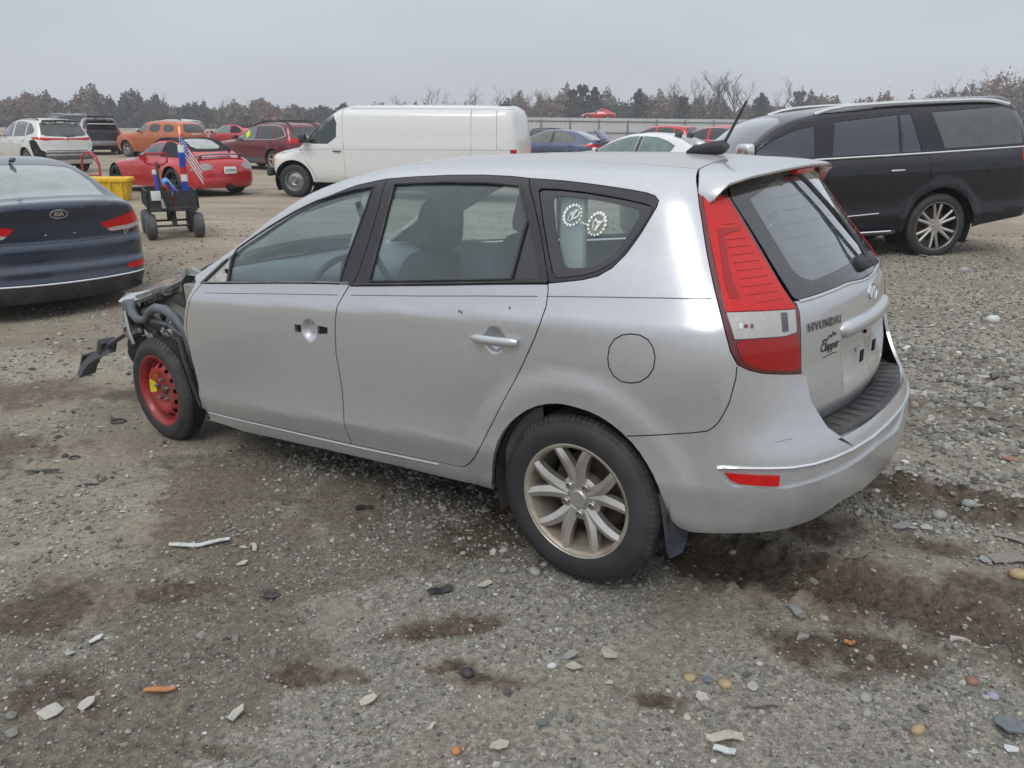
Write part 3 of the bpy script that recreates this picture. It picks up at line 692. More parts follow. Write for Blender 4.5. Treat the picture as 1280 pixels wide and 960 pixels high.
# outlines measured on the wagon's surface: (run along the flank, height)
HO = {
'frames_top':[(-2.128,0.932),(-2.009,1.032),(-1.848,1.112),(-1.691,1.185),(-1.501,1.27),(-1.324,1.337),(-1.169,1.384),(-1.011,1.409),(-0.859,1.417),(-0.689,1.422),(-0.532,1.422),(-0.391,1.417),(-0.31,1.41),(-0.179,1.403),(-0.048,1.391),(0.03,1.382),(0.106,1.373),(0.17,1.365)],
'quarter_rest':[(0.21,1.355),(0.228,1.341),(0.225,1.323),(0.203,1.281),(0.185,1.247),(0.162,1.21),(0.142,1.179),(0.104,1.136),(0.061,1.109),(0.006,1.094),(-0.06,1.084),(-0.115,1.076)],
'front_glass':[(-1.916,0.951),(-1.918,0.994),(-1.925,1.057),(-1.907,1.097),(-1.803,1.147),(-1.697,1.196),(-1.504,1.277),(-1.389,1.317),(-1.272,1.346),(-1.165,1.367),(-1.06,1.378),(-1.07,1.291),(-1.094,1.201),(-1.119,1.11),(-1.138,1.008)],
'mirror_tri':[(-2.105,0.935),(-2.044,0.987),(-1.989,1.034),(-1.94,1.077),(-1.94,1.056),(-1.933,1),(-1.928,0.949)],
'rear_glass_door':[(-0.969,1.022),(-0.96,1.124),(-0.948,1.236),(-0.944,1.342),(-0.951,1.389),(-0.838,1.394),(-0.675,1.397),(-0.482,1.395),(-0.338,1.386),(-0.313,1.351),(-0.285,1.307),(-0.265,1.272),(-0.27,1.202),(-0.273,1.131),(-0.276,1.078)],
'rear_fixed':[(-0.258,1.269),(-0.232,1.221),(-0.199,1.158),(-0.161,1.088),(-0.27,1.078),(-0.266,1.173)],
'quarter_glass':[(-0.251,1.37),(-0.237,1.378),(-0.165,1.376),(-0.068,1.368),(0.041,1.354),(0.154,1.337),(0.198,1.328),(0.209,1.316),(0.201,1.29),(0.171,1.238),(0.133,1.185),(0.101,1.153),(0.063,1.128),(0.009,1.11),(-0.058,1.099),(-0.098,1.095),(-0.117,1.109),(-0.154,1.173),(-0.204,1.274)],
'quarter_clear':[(-0.169,1.309),(-0.181,1.335),(-0.173,1.35),(-0.153,1.355),(-0.06,1.348),(0.048,1.335),(0.126,1.322),(0.152,1.316),(0.162,1.302),(0.155,1.277),(0.123,1.221),(0.094,1.175),(0.052,1.144),(0.002,1.132),(-0.049,1.128),(-0.068,1.132),(-0.086,1.151),(-0.125,1.22)],
'seam_doors_up':[(-1.007,1.409),(-0.997,1.305),(-1.014,1.182),(-1.036,1.056),(-1.058,1.008)],
'seam_rear_up':[(-0.311,1.41),(-0.251,1.328),(-0.194,1.228),(-0.118,1.077)],
'belt_f':[(-2.124,0.926),(-1.816,0.951),(-1.469,0.978),(-1.259,0.993),(-1.078,1.003)],
'belt_r':[(-1.07,0.997),(-0.882,1.012),(-0.555,1.039),(-0.336,1.058),(-0.123,1.075)],
'door_f_front':[(-2.119,0.924),(-2.153,0.886),(-2.174,0.822),(-2.209,0.733),(-2.223,0.637),(-2.221,0.528),(-2.205,0.408),(-2.182,0.328),(-2.194,0.263)],
'door_f_bot':[(-2.194,0.263),(-2.038,0.267),(-1.871,0.272),(-1.697,0.278),(-1.512,0.283),(-1.331,0.288),(-1.158,0.294)],
'seam_low':[(-1.076,1.003),(-1.099,0.968),(-1.124,0.923),(-1.139,0.856),(-1.148,0.807),(-1.158,0.708),(-1.153,0.64),(-1.149,0.57),(-1.152,0.494),(-1.154,0.426),(-1.15,0.358),(-1.152,0.295)],
'door_r_bot':[(-1.152,0.295),(-0.979,0.302),(-0.812,0.31),(-0.65,0.318),(-0.537,0.324)],
'seam_r_low':[(-0.121,1.074),(-0.113,1.051),(-0.11,1),(-0.119,0.951),(-0.141,0.898),(-0.172,0.837),(-0.212,0.765),(-0.26,0.682),(-0.311,0.596),(-0.354,0.523),(-0.392,0.453),(-0.431,0.399),(-0.479,0.353),(-0.517,0.327),(-0.537,0.324)],
'arch':[(-0.401,0.24),(-0.372,0.32),(-0.351,0.387),(-0.33,0.441),(-0.315,0.487),(-0.291,0.528),(-0.261,0.565),(-0.227,0.597),(-0.187,0.628),(-0.138,0.655),(-0.09,0.671),(-0.051,0.679),(-0.012,0.681),(0.032,0.678),(0.075,0.672),(0.115,0.661),(0.15,0.644),(0.184,0.622),(0.219,0.592),(0.246,0.562),(0.269,0.529),(0.29,0.494),(0.305,0.458),(0.318,0.406),(0.331,0.356)],
'sill_bot':[(-2.225,0.202),(-1.965,0.191),(-1.74,0.205),(-1.391,0.221),(-1.118,0.231),(-0.891,0.239),(-0.727,0.242),(-0.547,0.245),(-0.391,0.258)],
'fuel':[(0.208,0.947),(0.236,0.946),(0.261,0.934),(0.277,0.912),(0.284,0.882),(0.281,0.848),(0.265,0.818),(0.24,0.797),(0.213,0.789),(0.182,0.789),(0.156,0.804),(0.14,0.831),(0.136,0.862),(0.14,0.897),(0.156,0.924),(0.181,0.941)],
'lamp_left':[(0.366,1.37),(0.378,1.327),(0.391,1.283),(0.414,1.187),(0.438,1.095),(0.457,1.023),(0.471,0.967),(0.485,0.913),(0.505,0.872)],
'lamp_bot':[(0.505,0.872),(0.536,0.853),(0.578,0.837),(0.652,0.821),(0.722,0.809)],
'lamp_right':[(0.722,0.809),(0.72,0.903),(0.724,0.999),(0.719,1.02),(0.702,1.034),(0.676,1.073),(0.65,1.127),(0.625,1.176),(0.591,1.231),(0.552,1.286),(0.517,1.328),(0.498,1.35)],
'lamp_top':[(0.498,1.35),(0.46,1.358),(0.42,1.367),(0.366,1.37)],
'rev':[(0.474,1.023),(0.536,1.021),(0.615,1.015),(0.701,1.007),(0.698,0.943),(0.652,0.939),(0.569,0.947),(0.495,0.95)],
'tail_seam':[(0.744,0.798),(0.76,0.717),(0.819,0.626),(0.936,0.538)],
'q_b_seam':[(0.505,0.867),(0.503,0.829),(0.495,0.789),(0.489,0.756),(0.478,0.725),(0.463,0.692),(0.451,0.675),(0.434,0.661),(0.394,0.651),(0.339,0.639),(0.27,0.626),(0.204,0.61)],
'roof_gutter':[(-0.537,-0.429,1.467),(-0.303,-0.448,1.461),(-0.092,-0.462,1.453),(0.038,-0.467,1.446),(0.158,-0.468,1.438),(0.25,-0.464,1.43)],
'roof_tail':[(0.25,-0.464,1.43),(0.244,-0.32,1.444),(0.227,-0.107,1.454)],
'seam_sp':[(0.353,1.427),(0.353,1.411),(0.359,1.393),(0.366,1.374)],
'pad_in':[(0.78,0.62),(0.859,0.623),(0.959,0.63),(1.078,0.638),(1.212,0.652),(1.296,0.661),(1.369,0.674),(1.445,0.699)],
'pad_out':[(0.852,0.585),(0.956,0.584),(1.079,0.59),(1.219,0.599),(1.372,0.611),(1.575,0.612),(1.734,0.616)],
'bump_bot':[(0.338,0.328),(0.367,0.298),(0.402,0.287),(0.474,0.289),(0.552,0.298),(0.614,0.302),(0.683,0.302),(0.785,0.316),(0.906,0.352),(1.009,0.372)],
'groove_top':[(0.465,0.545),(0.482,0.548),(0.534,0.547),(0.599,0.544),(0.669,0.538),(0.742,0.535),(0.816,0.536),(0.916,0.538),(1.052,0.542),(1.188,0.55),(1.319,0.558),(1.498,0.565)],
'groove_low':[(0.465,0.545),(0.471,0.52),(0.486,0.499),(0.507,0.484),(0.569,0.48),(0.652,0.471),(0.745,0.474),(0.865,0.48),(0.994,0.488),(1.133,0.5)],
'refl':[(0.484,0.528),(0.556,0.524),(0.634,0.516),(0.633,0.481),(0.568,0.488),(0.522,0.494),(0.499,0.507)],
'arch_flange':[(-0.413,0.376),(-0.351,0.477),(-0.289,0.569),(-0.225,0.635),(-0.156,0.683),(-0.088,0.708),(-0.011,0.721)],
'glass_left':[(0.517,1.33),(0.578,1.258),(0.63,1.184),(0.675,1.1),(0.704,1.048),(0.714,1.036),(0.732,1.031)],
'glass_bot':[(0.732,1.031),(0.786,1.032),(0.849,1.034),(0.956,1.038),(1.087,1.043),(1.294,1.047),(1.61,1.045),(1.93,1.037)],
'clear_left':[(0.61,1.334),(0.666,1.257),(0.718,1.175),(0.747,1.116),(0.776,1.092),(0.835,1.074),(0.914,1.068)],
'handle_plate':[(0.968,0.934),(1.008,0.955),(1.091,0.959),(1.702,0.945)],
'badge':[(0.751,0.992),(0.917,0.984),(0.914,0.953),(0.753,0.96)],
'clip':[(0.773,0.962),(0.887,0.96),(0.894,0.906),(0.788,0.901)],
'plate_recess':[(0.963,0.914),(0.981,0.826),(1.045,0.689),(1.232,0.724),(1.553,0.754),(1.766,0.825)],
'rh':[(-0.413,0.87),(-0.398,0.875),(-0.238,0.893),(-0.209,0.89),(-0.201,0.878),(-0.21,0.862),(-0.239,0.855),(-0.4,0.84),(-0.414,0.849)],
'rcup':[(-0.307,0.922),(-0.279,0.916),(-0.267,0.894),(-0.27,0.859),(-0.285,0.828),(-0.314,0.814),(-0.343,0.815),(-0.362,0.836),(-0.369,0.865),(-0.361,0.898),(-0.339,0.916)],
'fcup':[(-1.304,0.848),(-1.274,0.842),(-1.257,0.82),(-1.258,0.792),(-1.279,0.758),(-1.314,0.738),(-1.349,0.741),(-1.365,0.77),(-1.362,0.802),(-1.345,0.832)],
'fhole1':[(-1.406,0.81),(-1.361,0.811),(-1.365,0.778),(-1.409,0.776)],
'fhole2':[(-1.254,0.821),(-1.192,0.818),(-1.196,0.791),(-1.26,0.782)],
'lamp_right2':[(0.74,0.799),(0.73,0.898),(0.724,0.998),(0.719,1.02),(0.702,1.034)],
'low_red':[(0.495,0.947),(0.569,0.943),(0.655,0.935),(0.702,0.939),(0.712,0.88),(0.713,0.825),(0.652,0.834),(0.576,0.851),(0.54,0.866),(0.514,0.892)],
'lamp_in':[(0.385,1.359),(0.423,1.356),(0.49,1.339),(0.534,1.285),(0.606,1.178),(0.665,1.077),(0.693,1.029),(0.707,1.01),(0.615,1.018),(0.536,1.024),(0.472,1.026),(0.455,1.098),(0.429,1.201),(0.404,1.294)],
'Lbar':[(0.446,1.251),(0.465,1.252),(0.473,1.222),(0.48,1.181),(0.486,1.141),(0.498,1.098),(0.513,1.06),(0.484,1.06),(0.471,1.101),(0.46,1.167),(0.453,1.216)],
'Ltop':[(0.45,1.254),(0.546,1.251),(0.524,1.242),(0.494,1.238),(0.473,1.231),(0.464,1.242)],
'revbox':[(0.64,1.007),(0.665,1.004),(0.664,0.951),(0.64,0.952)],
'ring1':[(-0.086,1.293),(-0.053,1.294),(-0.096,1.325)],
'ring2':[(0.012,1.267),(0.043,1.268),(0.002,1.302)],
'scuff':[(0.618,0.622),(0.635,0.621),(0.648,0.624),(0.674,0.624)],
'chips':[(-0.479,0.954),(-0.467,0.951),(-0.258,0.985)],
'crease1':[(-2.102,0.886),(-1.567,0.926),(-1.101,0.959),(-0.704,0.988),(-0.397,1.013),(-0.117,1.034),(0.113,1.049),(0.295,1.059),(0.432,1.063)]}
# ------------------------------------------------------------------ silver wagon
hero = thing('wrecked_wagon', 'silver five door wagon in the foreground with its front end torn off and a red spare wheel', 'car')
_a, _p, _r = -0.625085, -0.045460, 0.008020
_M = Matrix.Rotation(_a, 3, 'Z') @ Matrix.Rotation(_p, 3, 'Y') @ Matrix.Rotation(_r, 3, 'X')
_O = Vector((0.227475, 2.533683, 0.023573)) + _M @ Vector((0, .8725, 0))
hero.matrix_world = Matrix.Translation(_O) @ _M.to_4x4()
def w2k(pts): return HB.Ki(HB.W(np.array(pts, float)))
def ck(*ks):
    out = []
    for k in ks:
        rev = k.startswith('-'); p = HO[k.strip('-')]; out += p[::-1] if rev else p
    q = [out[0]]
    for p in out[1:]:
        if math.hypot(p[0]-q[-1][0], p[1]-q[-1][1]) > .004: q.append(p)
    return q
SIL = M['silver']
gut3 = [(-2.30, -.645, .90), (-2.15, -.605, 0), (-1.95, -.565, 0), (-1.75, -.53, 0), (-1.5, -.495, 0), (-1.2, -.47, 0), (-.9, -.455, 0), (-.53, -.45, 0), (-.09, -.457, 0), (.16, -.467, 0), (.25, -.463, 0)]
gutP = HB.T([(p[0], p[1]) for p in gut3]); gutK = HB.Ki(gutP)
hingeK = w2k([(-2.20, .20), (-2.205, .45), (-2.235, .70), (-2.18, .86), (-2.17, .93)])
archK = w2k(HO['arch']); n_arch = 19
side_outer = list(map(tuple, gutK)) + list(map(tuple, w2k(HO['seam_sp'][1:]+HO['lamp_left'][1:]+HO['q_b_seam'][1:]))) + list(map(tuple, archK[:n_arch][::-1])) + list(map(tuple, w2k(HO['sill_bot'][::-1]))) + list(map(tuple, hingeK))
doors_hole = ck('door_f_front', 'door_f_bot', 'door_r_bot', '-seam_r_low', '-quarter_rest', '-frames_top')
fuelK = w2k(HO['fuel'])
def arch_lip(v, P):
    r = np.hypot(P[:, 0], P[:, 2]-.316); return -.004*(1-sstep(.372, .380, r))*(P[:, 2] > .28)
for mir in (False, True):
    panel('body_side', HB, 'K', side_outer, SIL, hero, holes=[offset(w2k(doors_hole), .0015), offset(fuelK, .001)], h=.034, hb=.02, skirt=.02, mirror=mir)
# fuel flap
fd = panel('fuel_flap', HB, 'K', fuelK, SIL, hero, h=.02, hb=.012, skirt=.008, grow=-.001)
# roof skin between the two gutters
roof_half = [tuple(p[:2]) for p in gutP[1:]]
rp = [(p[0]+.0, p[1]+.003) for p in roof_half]
rear_edge = [(.25, -.46), (.236, -.3), (.228, -.12), (.226, 0)]
roof_out = [(-1.62, 0.0), (-1.64, -.25), (-1.70, -.42), (-1.74, -.525)] + [q for q in rp if q[0] > -1.73] + rear_edge[1:]
def roof_ribs(v, P): return -.003*(np.exp(-((np.abs(P[:, 1])-.30)/.012)**2))*sstep(-1.35, -1.2, P[:, 0])*(1-sstep(.0, .1, P[:, 0]))
panel('roof', HB, 'T', roof_out, paint('dusty_silver_roof', (.50, .50, .49), .45, .42, .6, .6, (.33, .31, .28)), hero, h=.05, hb=.03, skirt=.02, mirror='both')
P_, N_, F_ = panel('x', HB, 'T', [(a[0], a[1]+.01) for a in roof_out], None, h=.09, skirt=0, mirror='both', geo=True)
mesh('headliner', P_-np.array([0, 0, .035]), F_[:, ::-1], M['headliner'], hero, nrm=-N_)
# windscreen
ws = [(-1.63, 0.0), (-1.65, -.25), (-1.71, -.42), (-1.75, -.52), (-1.95, -.555), (-2.15, -.595), (-2.40, -.64), (-2.47, -.45), (-2.51, -.2), (-2.52, 0)]
panel('windscreen', HB, 'T', ws, M['glass'], hero, h=.08, skirt=0, off=-.006, mirror='both')
# doors
belt_f = HO['belt_f']; belt_r = HO['belt_r']
fdoor = ck('door_f_front', 'door_f_bot', '-seam_low', '-belt_f')
rdoor = ck('seam_low', 'door_r_bot', '-seam_r_low', '-belt_r')
def dent(center, rx, rz, depth):
    def f(v, P):
        q = np.hypot((v[:, 0]-center[0])/rx, (v[:, 1]-center[1])/rz); return -depth*(1-sstep(.35, 1.0, q))
    return f
fcup, rcup = np.array(HO['fcup']), np.array(HO['rcup'])
for mir in (False, True):
    hl = [HO['fhole1'], HO['fhole2'], HO['fcup']] if not mir else [HO['fcup']]
    d1 = panel('front_door', HB, 'W', fdoor, SIL, hero, holes=hl, h=.03, hb=.018, skirt=.02, grow=-.003, mirror=mir)
    d2 = panel('rear_door', HB, 'W', rdoor, SIL, hero, holes=[HO['rcup']], h=.03, hb=.018, skirt=.02, grow=-.003, mirror=mir)
    for d, cup in ((d1, HO['fcup']), (d2, HO['rcup'])):
        c = np.mean(cup, 0); s = np.ptp(np.array(cup), 0)/2
        panel('handle_cup', HB, 'W', cup, SIL, d, h=.006, hb=.006, skirt=0, bump=dent(c, s[0], s[1], .022), mirror=mir)
    # pull handle across the rear cup
    rh = np.array(HO['rh']); c = rh.mean(0); L0, L1 = rh[:, 0].min(), rh[:, 0].max(); zt = c[1]
    q = [(s_, zt+(s_-L0)/(L1-L0)*.004) for s_ in np.linspace(L0+.008, L1-.008, 12)]
    Pq = HB.W(q); Pq[:, 1] -= .010+.012*np.sin(np.linspace(0, math.pi, 12))**.5
    if mir: Pq[:, 1] *= -1
    tube('door_handle', Pq, [.010]+[.0135]*10+[.010], SIL, d2, n=12, squash=1.25)
    if mir:
        q = [(s_, .845) for s_ in np.linspace(-1.36, -1.17, 12)]; Pq = HB.W(q); Pq[:, 1] -= .010+.012*np.sin(np.linspace(0, math.pi, 12))**.5; Pq[:, 1] *= -1
        tube('door_handle', Pq, .013, SIL, d1, n=10, squash=1.2)
    for d, s0, s1 in ((d1, -2.06, -1.10), (d2, -1.08, -.16)):   # door card inside
        Pc = HB.W([(s_, z_) for s_ in np.linspace(s0, s1, 8) for z_ in np.linspace(.33, .96, 8)]); Pc[:, 1] += .075-.05*np.clip((Pc[:, 2]-.85)/.1, 0, 1); 
        if mir: Pc[:, 1] *= -1
        mesh('door_card', Pc, [(i*8+j, i*8+j+1, i*8+j+9, i*8+j+8) for i in range(7) for j in range(7)], M['interior'], d)
# dark bores behind the missing front handle
for k in ('fhole1', 'fhole2'):
    panel('handle_bore', HB, 'W', HO[k], M['dark'], hero, h=.02, skirt=0, off=-.014, grow=.004)
# thin crease line strip under the windows
# black window frames and panes
up1 = HO['seam_doors_up']; ftop = HO['frames_top']
i1 = 7; i2 = 12
f_front = ftop[:i1]+[up1[0]]+up1[1:]+[(HO['belt_f'][-1][0], HO['belt_f'][-1][1]+.004)]+[(p[0], p[1]+.004) for p in HO['belt_f'][:-1][::-1]]
f_rear = [up1[0]]+ftop[i1+1:i2]+[HO['seam_rear_up'][0]]+HO['seam_rear_up'][1:]+[(p[0], p[1]+.003) for p in HO['belt_r'][::-1]]+up1[::-1][:-1]
f_quart = [HO['seam_rear_up'][0]]+ftop[i2+1:]+HO['quarter_rest']+HO['seam_rear_up'][::-1][:-1]
BT = M['black_trim']
for mir in (False, True):
    holes = [HO['front_glass'], HO['mirror_tri']] if not mir else [HO['front_glass']]
    panel('window_frame', HB, 'W', f_front, BT, hero, holes=holes, h=.03, hb=.02, grow=-.002, skirt=.014, mirror=mir)
    panel('window_frame', HB, 'W', f_rear, BT, hero, holes=[HO['rear_glass_door'], HO['rear_fixed']], h=.03, hb=.02, grow=-.002, skirt=.014, mirror=mir)
    panel('quarter_frame', HB, 'W', f_quart, BT, hero, holes=[HO['quarter_glass']], h=.03, hb=.016, grow=-.002, skirt=.014, off=.001, mirror=mir)
    panel('front_window', HB, 'W', HO['front_glass'], M['glass'], hero, h=.07, skirt=0, off=-.007, grow=.004, mirror=mir)
    panel('rear_window', HB, 'W', HO['rear_glass_door'], M['glass'], hero, h=.07, skirt=0, off=-.007, grow=.004, mirror=mir)
    panel('fixed_pane', HB, 'W', HO['rear_fixed'], M['gloss_black'], hero, h=.05, skirt=0, off=-.006, grow=.002, mirror=mir)
    qg = panel('quarter_window', HB, 'W', HO['quarter_clear'], M['glass'], hero, h=.05, skirt=0, off=-.006, grow=.003, mirror=mir)
    panel('pane_border', HB, 'W', HO['quarter_glass'], M['gloss_black'], qg, holes=[smooth_poly(HO['quarter_clear'])], h=.03, hb=.014, skirt=0, off=-.004, grow=.002, mirror=mir)
    # rubber channel round each pane
    for k, r_ in (('front_glass', .0045), ('rear_glass_door', .0045), ('quarter_glass', .003)):
        Pc = HB.W(dens(HO[k], .03)); Nc = grad(HB.F, Pc); Pc = Pc+Nc*.001
        if mir: Pc[:, 1] *= -1
        tube('glass_seal', np.concatenate([Pc, Pc[:2]]), r_, M['plastic'], hero, n=6)
# bare corner where the door mirror was
panel('mirror_bracket', HB, 'W', HO['mirror_tri'], simple('bracket_metal', (.50, .50, .49), .5, .3, dirt=((.2, .17, .13), 30, .5)), hero, h=.03, skirt=0, off=-.010, grow=.003)
tri = np.array(HO['mirror_tri']); ctr = HB.W([tri.mean(0)+[.03, -.01]])[0]
multi('bracket_hole', [lathe_geo([(0, 0), (.011, 0), (.011, .006)], 14)], M['dark'], hero).location = (ctr[0], ctr[1]+.004, ctr[2])
# chrome-coloured belt line seal on the front door (moulding missing, raw edge)
for k, mm, r_ in (('belt_f', M['steel'], .004), ('belt_r', M['plastic'], .006)):
    Pc = HB.W(HO[k]); Pc[:, 2] += .006; Pc[:, 1] -= .002; tube('belt_seal', Pc, r_, mm, hero, n=6)
# crease under the windows, its shade laid on as a thin grey line
cr = dens(HO['crease1'], .04, False); Pc = HB.W(cr); Nc = grad(HB.F, Pc)
for a, b in ((-2.10, -1.115), (-1.10, -.135), (-.12, .62)):
    m_ = (cr[:, 0] > a) & (cr[:, 0] < b); tube('crease_shade_line', Pc[m_]-Nc[m_]*.0005, .0021, M['plastic_grey'], hero, n=5)
# sill: raised upper edge in body silver
sl_ = HB.W(dens([(p[0], p[1]-.010) for p in HO['door_f_bot']+HO['door_r_bot'][1:-1]], .05, False)); tube('sill_edge', sl_, .0045, SIL, hero, n=6)
# ---- tail lamps
lamp = ck('lamp_left', 'lamp_bot', 'lamp_right', 'lamp_top')
tlamps = []; lampring = simple('lamp_housing', (.10, .004, .008), .15, coat=1)
for mir in (False, True):
    t_ = panel('tail_light', HB, 'W', lamp, lampring, hero, h=.03, hb=.015, skirt=.03, grow=-.003, off=.002, mirror=mir); tlamps.append(t_)
    panel('brake_lens', HB, 'W', HO['lamp_in'], M['red_lens'], t_, h=.02, hb=.015, skirt=.004, off=.005, mirror=mir)
    panel('reversing_lens', HB, 'W', HO['rev'], M['clear_lens'], t_, h=.02, hb=.012, skirt=.004, off=.006, mirror=mir)
    panel('fog_lens', HB, 'W', smooth_poly(HO['low_red']), M['red_deep'], t_, h=.02, hb=.012, skirt=.004, off=.005, mirror=mir)
    li = np.array(HO['lamp_in'])
    for i_ in range(13):     # moulded ribs inside the lens
        z_ = 1.00+i_*.022; xs_ = li[:, 0]; P2 = []
        for s_ in np.linspace(.38, .82, 60):
            if pip([(s_, z_)], offset(li, -.020))[0]: P2.append((s_, z_))
        if len(P2) > 2:
            k0 = int(len(P2)*.28); Pr = HB.W(P2[k0:]); Nr = grad(HB.F, Pr); Pr = Pr+Nr*.0052
            if mir: Pr[:, 1] *= -1
            tube('lens_rib', Pr, .0016, M['red_deep'], t_, n=4)
    Pr = HB.W([(p[0], p[1]) for p in [li[-4]*.55+li[6]*.45+[-.035, -.03], li[-2]*.72+li[2]*.28+[.012, 0]]]); 
# ---- rear bumper
SC_ = HB.xa+RHO*math.pi/2
bq = ck('-q_b_seam'); bump_outer = list(HO['arch'][n_arch:])+HO['bump_bot']+[(1.22, .345), (SC_, .352)]+[(SC_, .603)]+[(p[0], p[1]) for p in HO['pad_out'][::-1] if p[0] < SC_-.03]+HO['tail_seam'][::-1]+HO['lamp_bot'][::-1]+HO['q_b_seam']
po = np.array(HO['pad_out']); 
bump_outer = list(HO['arch'][n_arch:])+HO['bump_bot'][:-1]+[(1.05, .345), (SC_, .352), (SC_, .600), (1.15, .596), (1.0, .590), HO['pad_out'][0]]+HO['tail_seam'][::-1]+HO['lamp_bot'][::-1]+HO['q_b_seam']
gt, gl_ = HO['groove_top'], HO['groove_low']
gt = [p for p in gt if p[0] < 1.2]; gl2 = [p for p in gl_ if p[0] < 1.15]
groove = gt+[(SC_+.02, .553), (SC_+.02, .486)]+gl2[::-1][:-1]
def cut_center(poly): return [(min(p[0], SC_), p[1]) for p in poly]
gv = cut_center(groove)
bump_p = panel('rear_bumper', HB, 'W', bump_outer, SIL, hero, holes=[cut_center([(p[0]+(.001), p[1]) for p in groove])], h=.034, hb=.02, skirt=.012, mirror='both')
def lowlip(v, P): return -.004*np.ones(len(v))
panel('bumper_strip', HB, 'W', [(min(p[0], SC_), p[1]) for p in groove], SIL, bump_p, h=.03, hb=.02, skirt=0, off=-.010, mirror='both')
Pl = HB.W(gt+[(SC_, .553)]); Nl = grad(HB.F, Pl); Pl += Nl*.002; Pl2 = Pl[::-1]*[1, -1, 1]
tube('bumper_lip', np.concatenate([Pl, Pl2[1:]]), .006, M['chrome'], bump_p, n=8, squash=.8)
for mir in (False, True):
    panel('reflector', HB, 'W', HO['refl'], M['red_lens'], bump_p, h=.02, skirt=.01, off=-.001, mirror=mir)
# step pad with ribs
fl_ = []
for y_ in np.linspace(-.52, .52, 27):
    a_ = HB2.R([(y_, .60)])[0]; b_ = HB.R([(y_*1.06, .585)])[0]; fl_ += [(a_[0]-.05, a_[1], .588), (b_[0]-.004, b_[1], .584)]
mesh('bumper_shelf', fl_, [(2*i, 2*i+1, 2*i+3, 2*i+2) for i in range(26)], SIL, bump_p, smooth=True)
sy = np.linspace(-.425, .425, 41); Vp = []
for y_ in sy:
    si = SC_+0; ang = math.atan2(y_, .6)
    a_ = HB2.R([(y_, .612)])[0]; b_ = HB.R([(y_*1.10, .594)])[0]
    b_ = b_-np.array([.012, 0, 0])
    for t_, dz in ((0, 0), (.05, .004), (.5, .008), (.93, .005), (1, -.006)):
        p = a_*(1-t_)+b_*t_; p[2] = .604+dz-.006*t_-.010*(abs(y_)/.46)**4; Vp.append(p)
mesh('step_pad', Vp, [(i*5+j, i*5+j+1, i*5+j+6, i*5+j+5) for i in range(40) for j in range(4)], M['plastic'], bump_p, smooth=True)
for k in range(14):
    y_ = -.40+k*.0615; a_ = HB2.R([(y_, .612)])[0]; b_ = HB.R([(y_*1.10, .594)])[0]; d_ = b_-a_; p0, p1 = a_+d_*.12, a_+d_*.80; p0[2] = p1[2] = .611
    multi('pad_rib', [tube_geo([p0, p1], .0022, 5)], M['plastic'], bump_p)
# ---- tailgate
def plate_recess(v, P):
    y, z = np.abs(P[:, 1]), P[:, 2]
    q = sstep(.305, .285, y+.10*(.86-z)*(z < .86))*sstep(.66, .73, z)*(1-sstep(.868, .876, z))
    return -.026*q*sstep(.62, .80, z) - .006*sstep(.68, .63, z)*sstep(.60, .64, z)*0
tg = HO['lamp_right2'][::-1]+HO['tail_seam'][1:]+[(.86, .606), (1.0, .604), (1.2, .603), (SC_, .603), (SC_, 1.033), (1.25, 1.034)]+[p for p in HO['glass_bot'][::-1] if p[0] < 1.22]
tgate = panel('tailgate', HB2, 'W', tg, SIL, hero, h=.014, hb=.014, skirt=.012, grow=-.003, bump=plate_recess, mirror='both')
gl = HO['glass_left']; gb = [p for p in HO['glass_bot'] if p[0] < 1.22]
glo = [(gl[0][0]-.01, 1.345), (gl[0][0]-.012, 1.40), (.9, 1.425), (SC_, 1.43), (SC_, 1.035), (1.25, 1.036)]+gb[::-1]+gl[::-1][1:]
clr = [(.79, 1.37), (1.0, 1.40), (SC_, 1.41), (SC_, 1.095), (1.25, 1.093), (1.1, 1.088)]+HO['clear_left'][::-1][1:]
rg = panel('rear_glass', HB2, 'W', clr, M['glass_rear'], tgate, h=.06, skirt=0, off=-.003, mirror='both')
panel('glass_border', HB2, 'W', glo, M['gloss_black'], tgate, holes=[offset(clr, -.001)], h=.03, hb=.02, skirt=.010, grow=-.003, mirror='both')
hl_m = simple('heater_print', (.30, .36, .37), .6)
for k in range(0, 13, 2):
    z_ = 1.12+k*.021; Pd = HB2.R([(y_, z_) for y_ in np.linspace(-.40+.005*k, .40-.005*k, 16)]); Pd[:, 0] += .0005
    tube('heater_line', Pd, .0004, hl_m, rg, n=3)
# bright upper edge of the tailgate skin
Pe = HB2.W(gb+[(1.25, 1.036), (SC_, 1.035)]); Pe[:, 2] -= .006; Ne = grad(HB2.F, Pe); Pe += Ne*.001
tube('tailgate_edge', np.concatenate([Pe, (Pe*[1, -1, 1])[::-1][1:]]), .007, SIL, tgate, n=8)
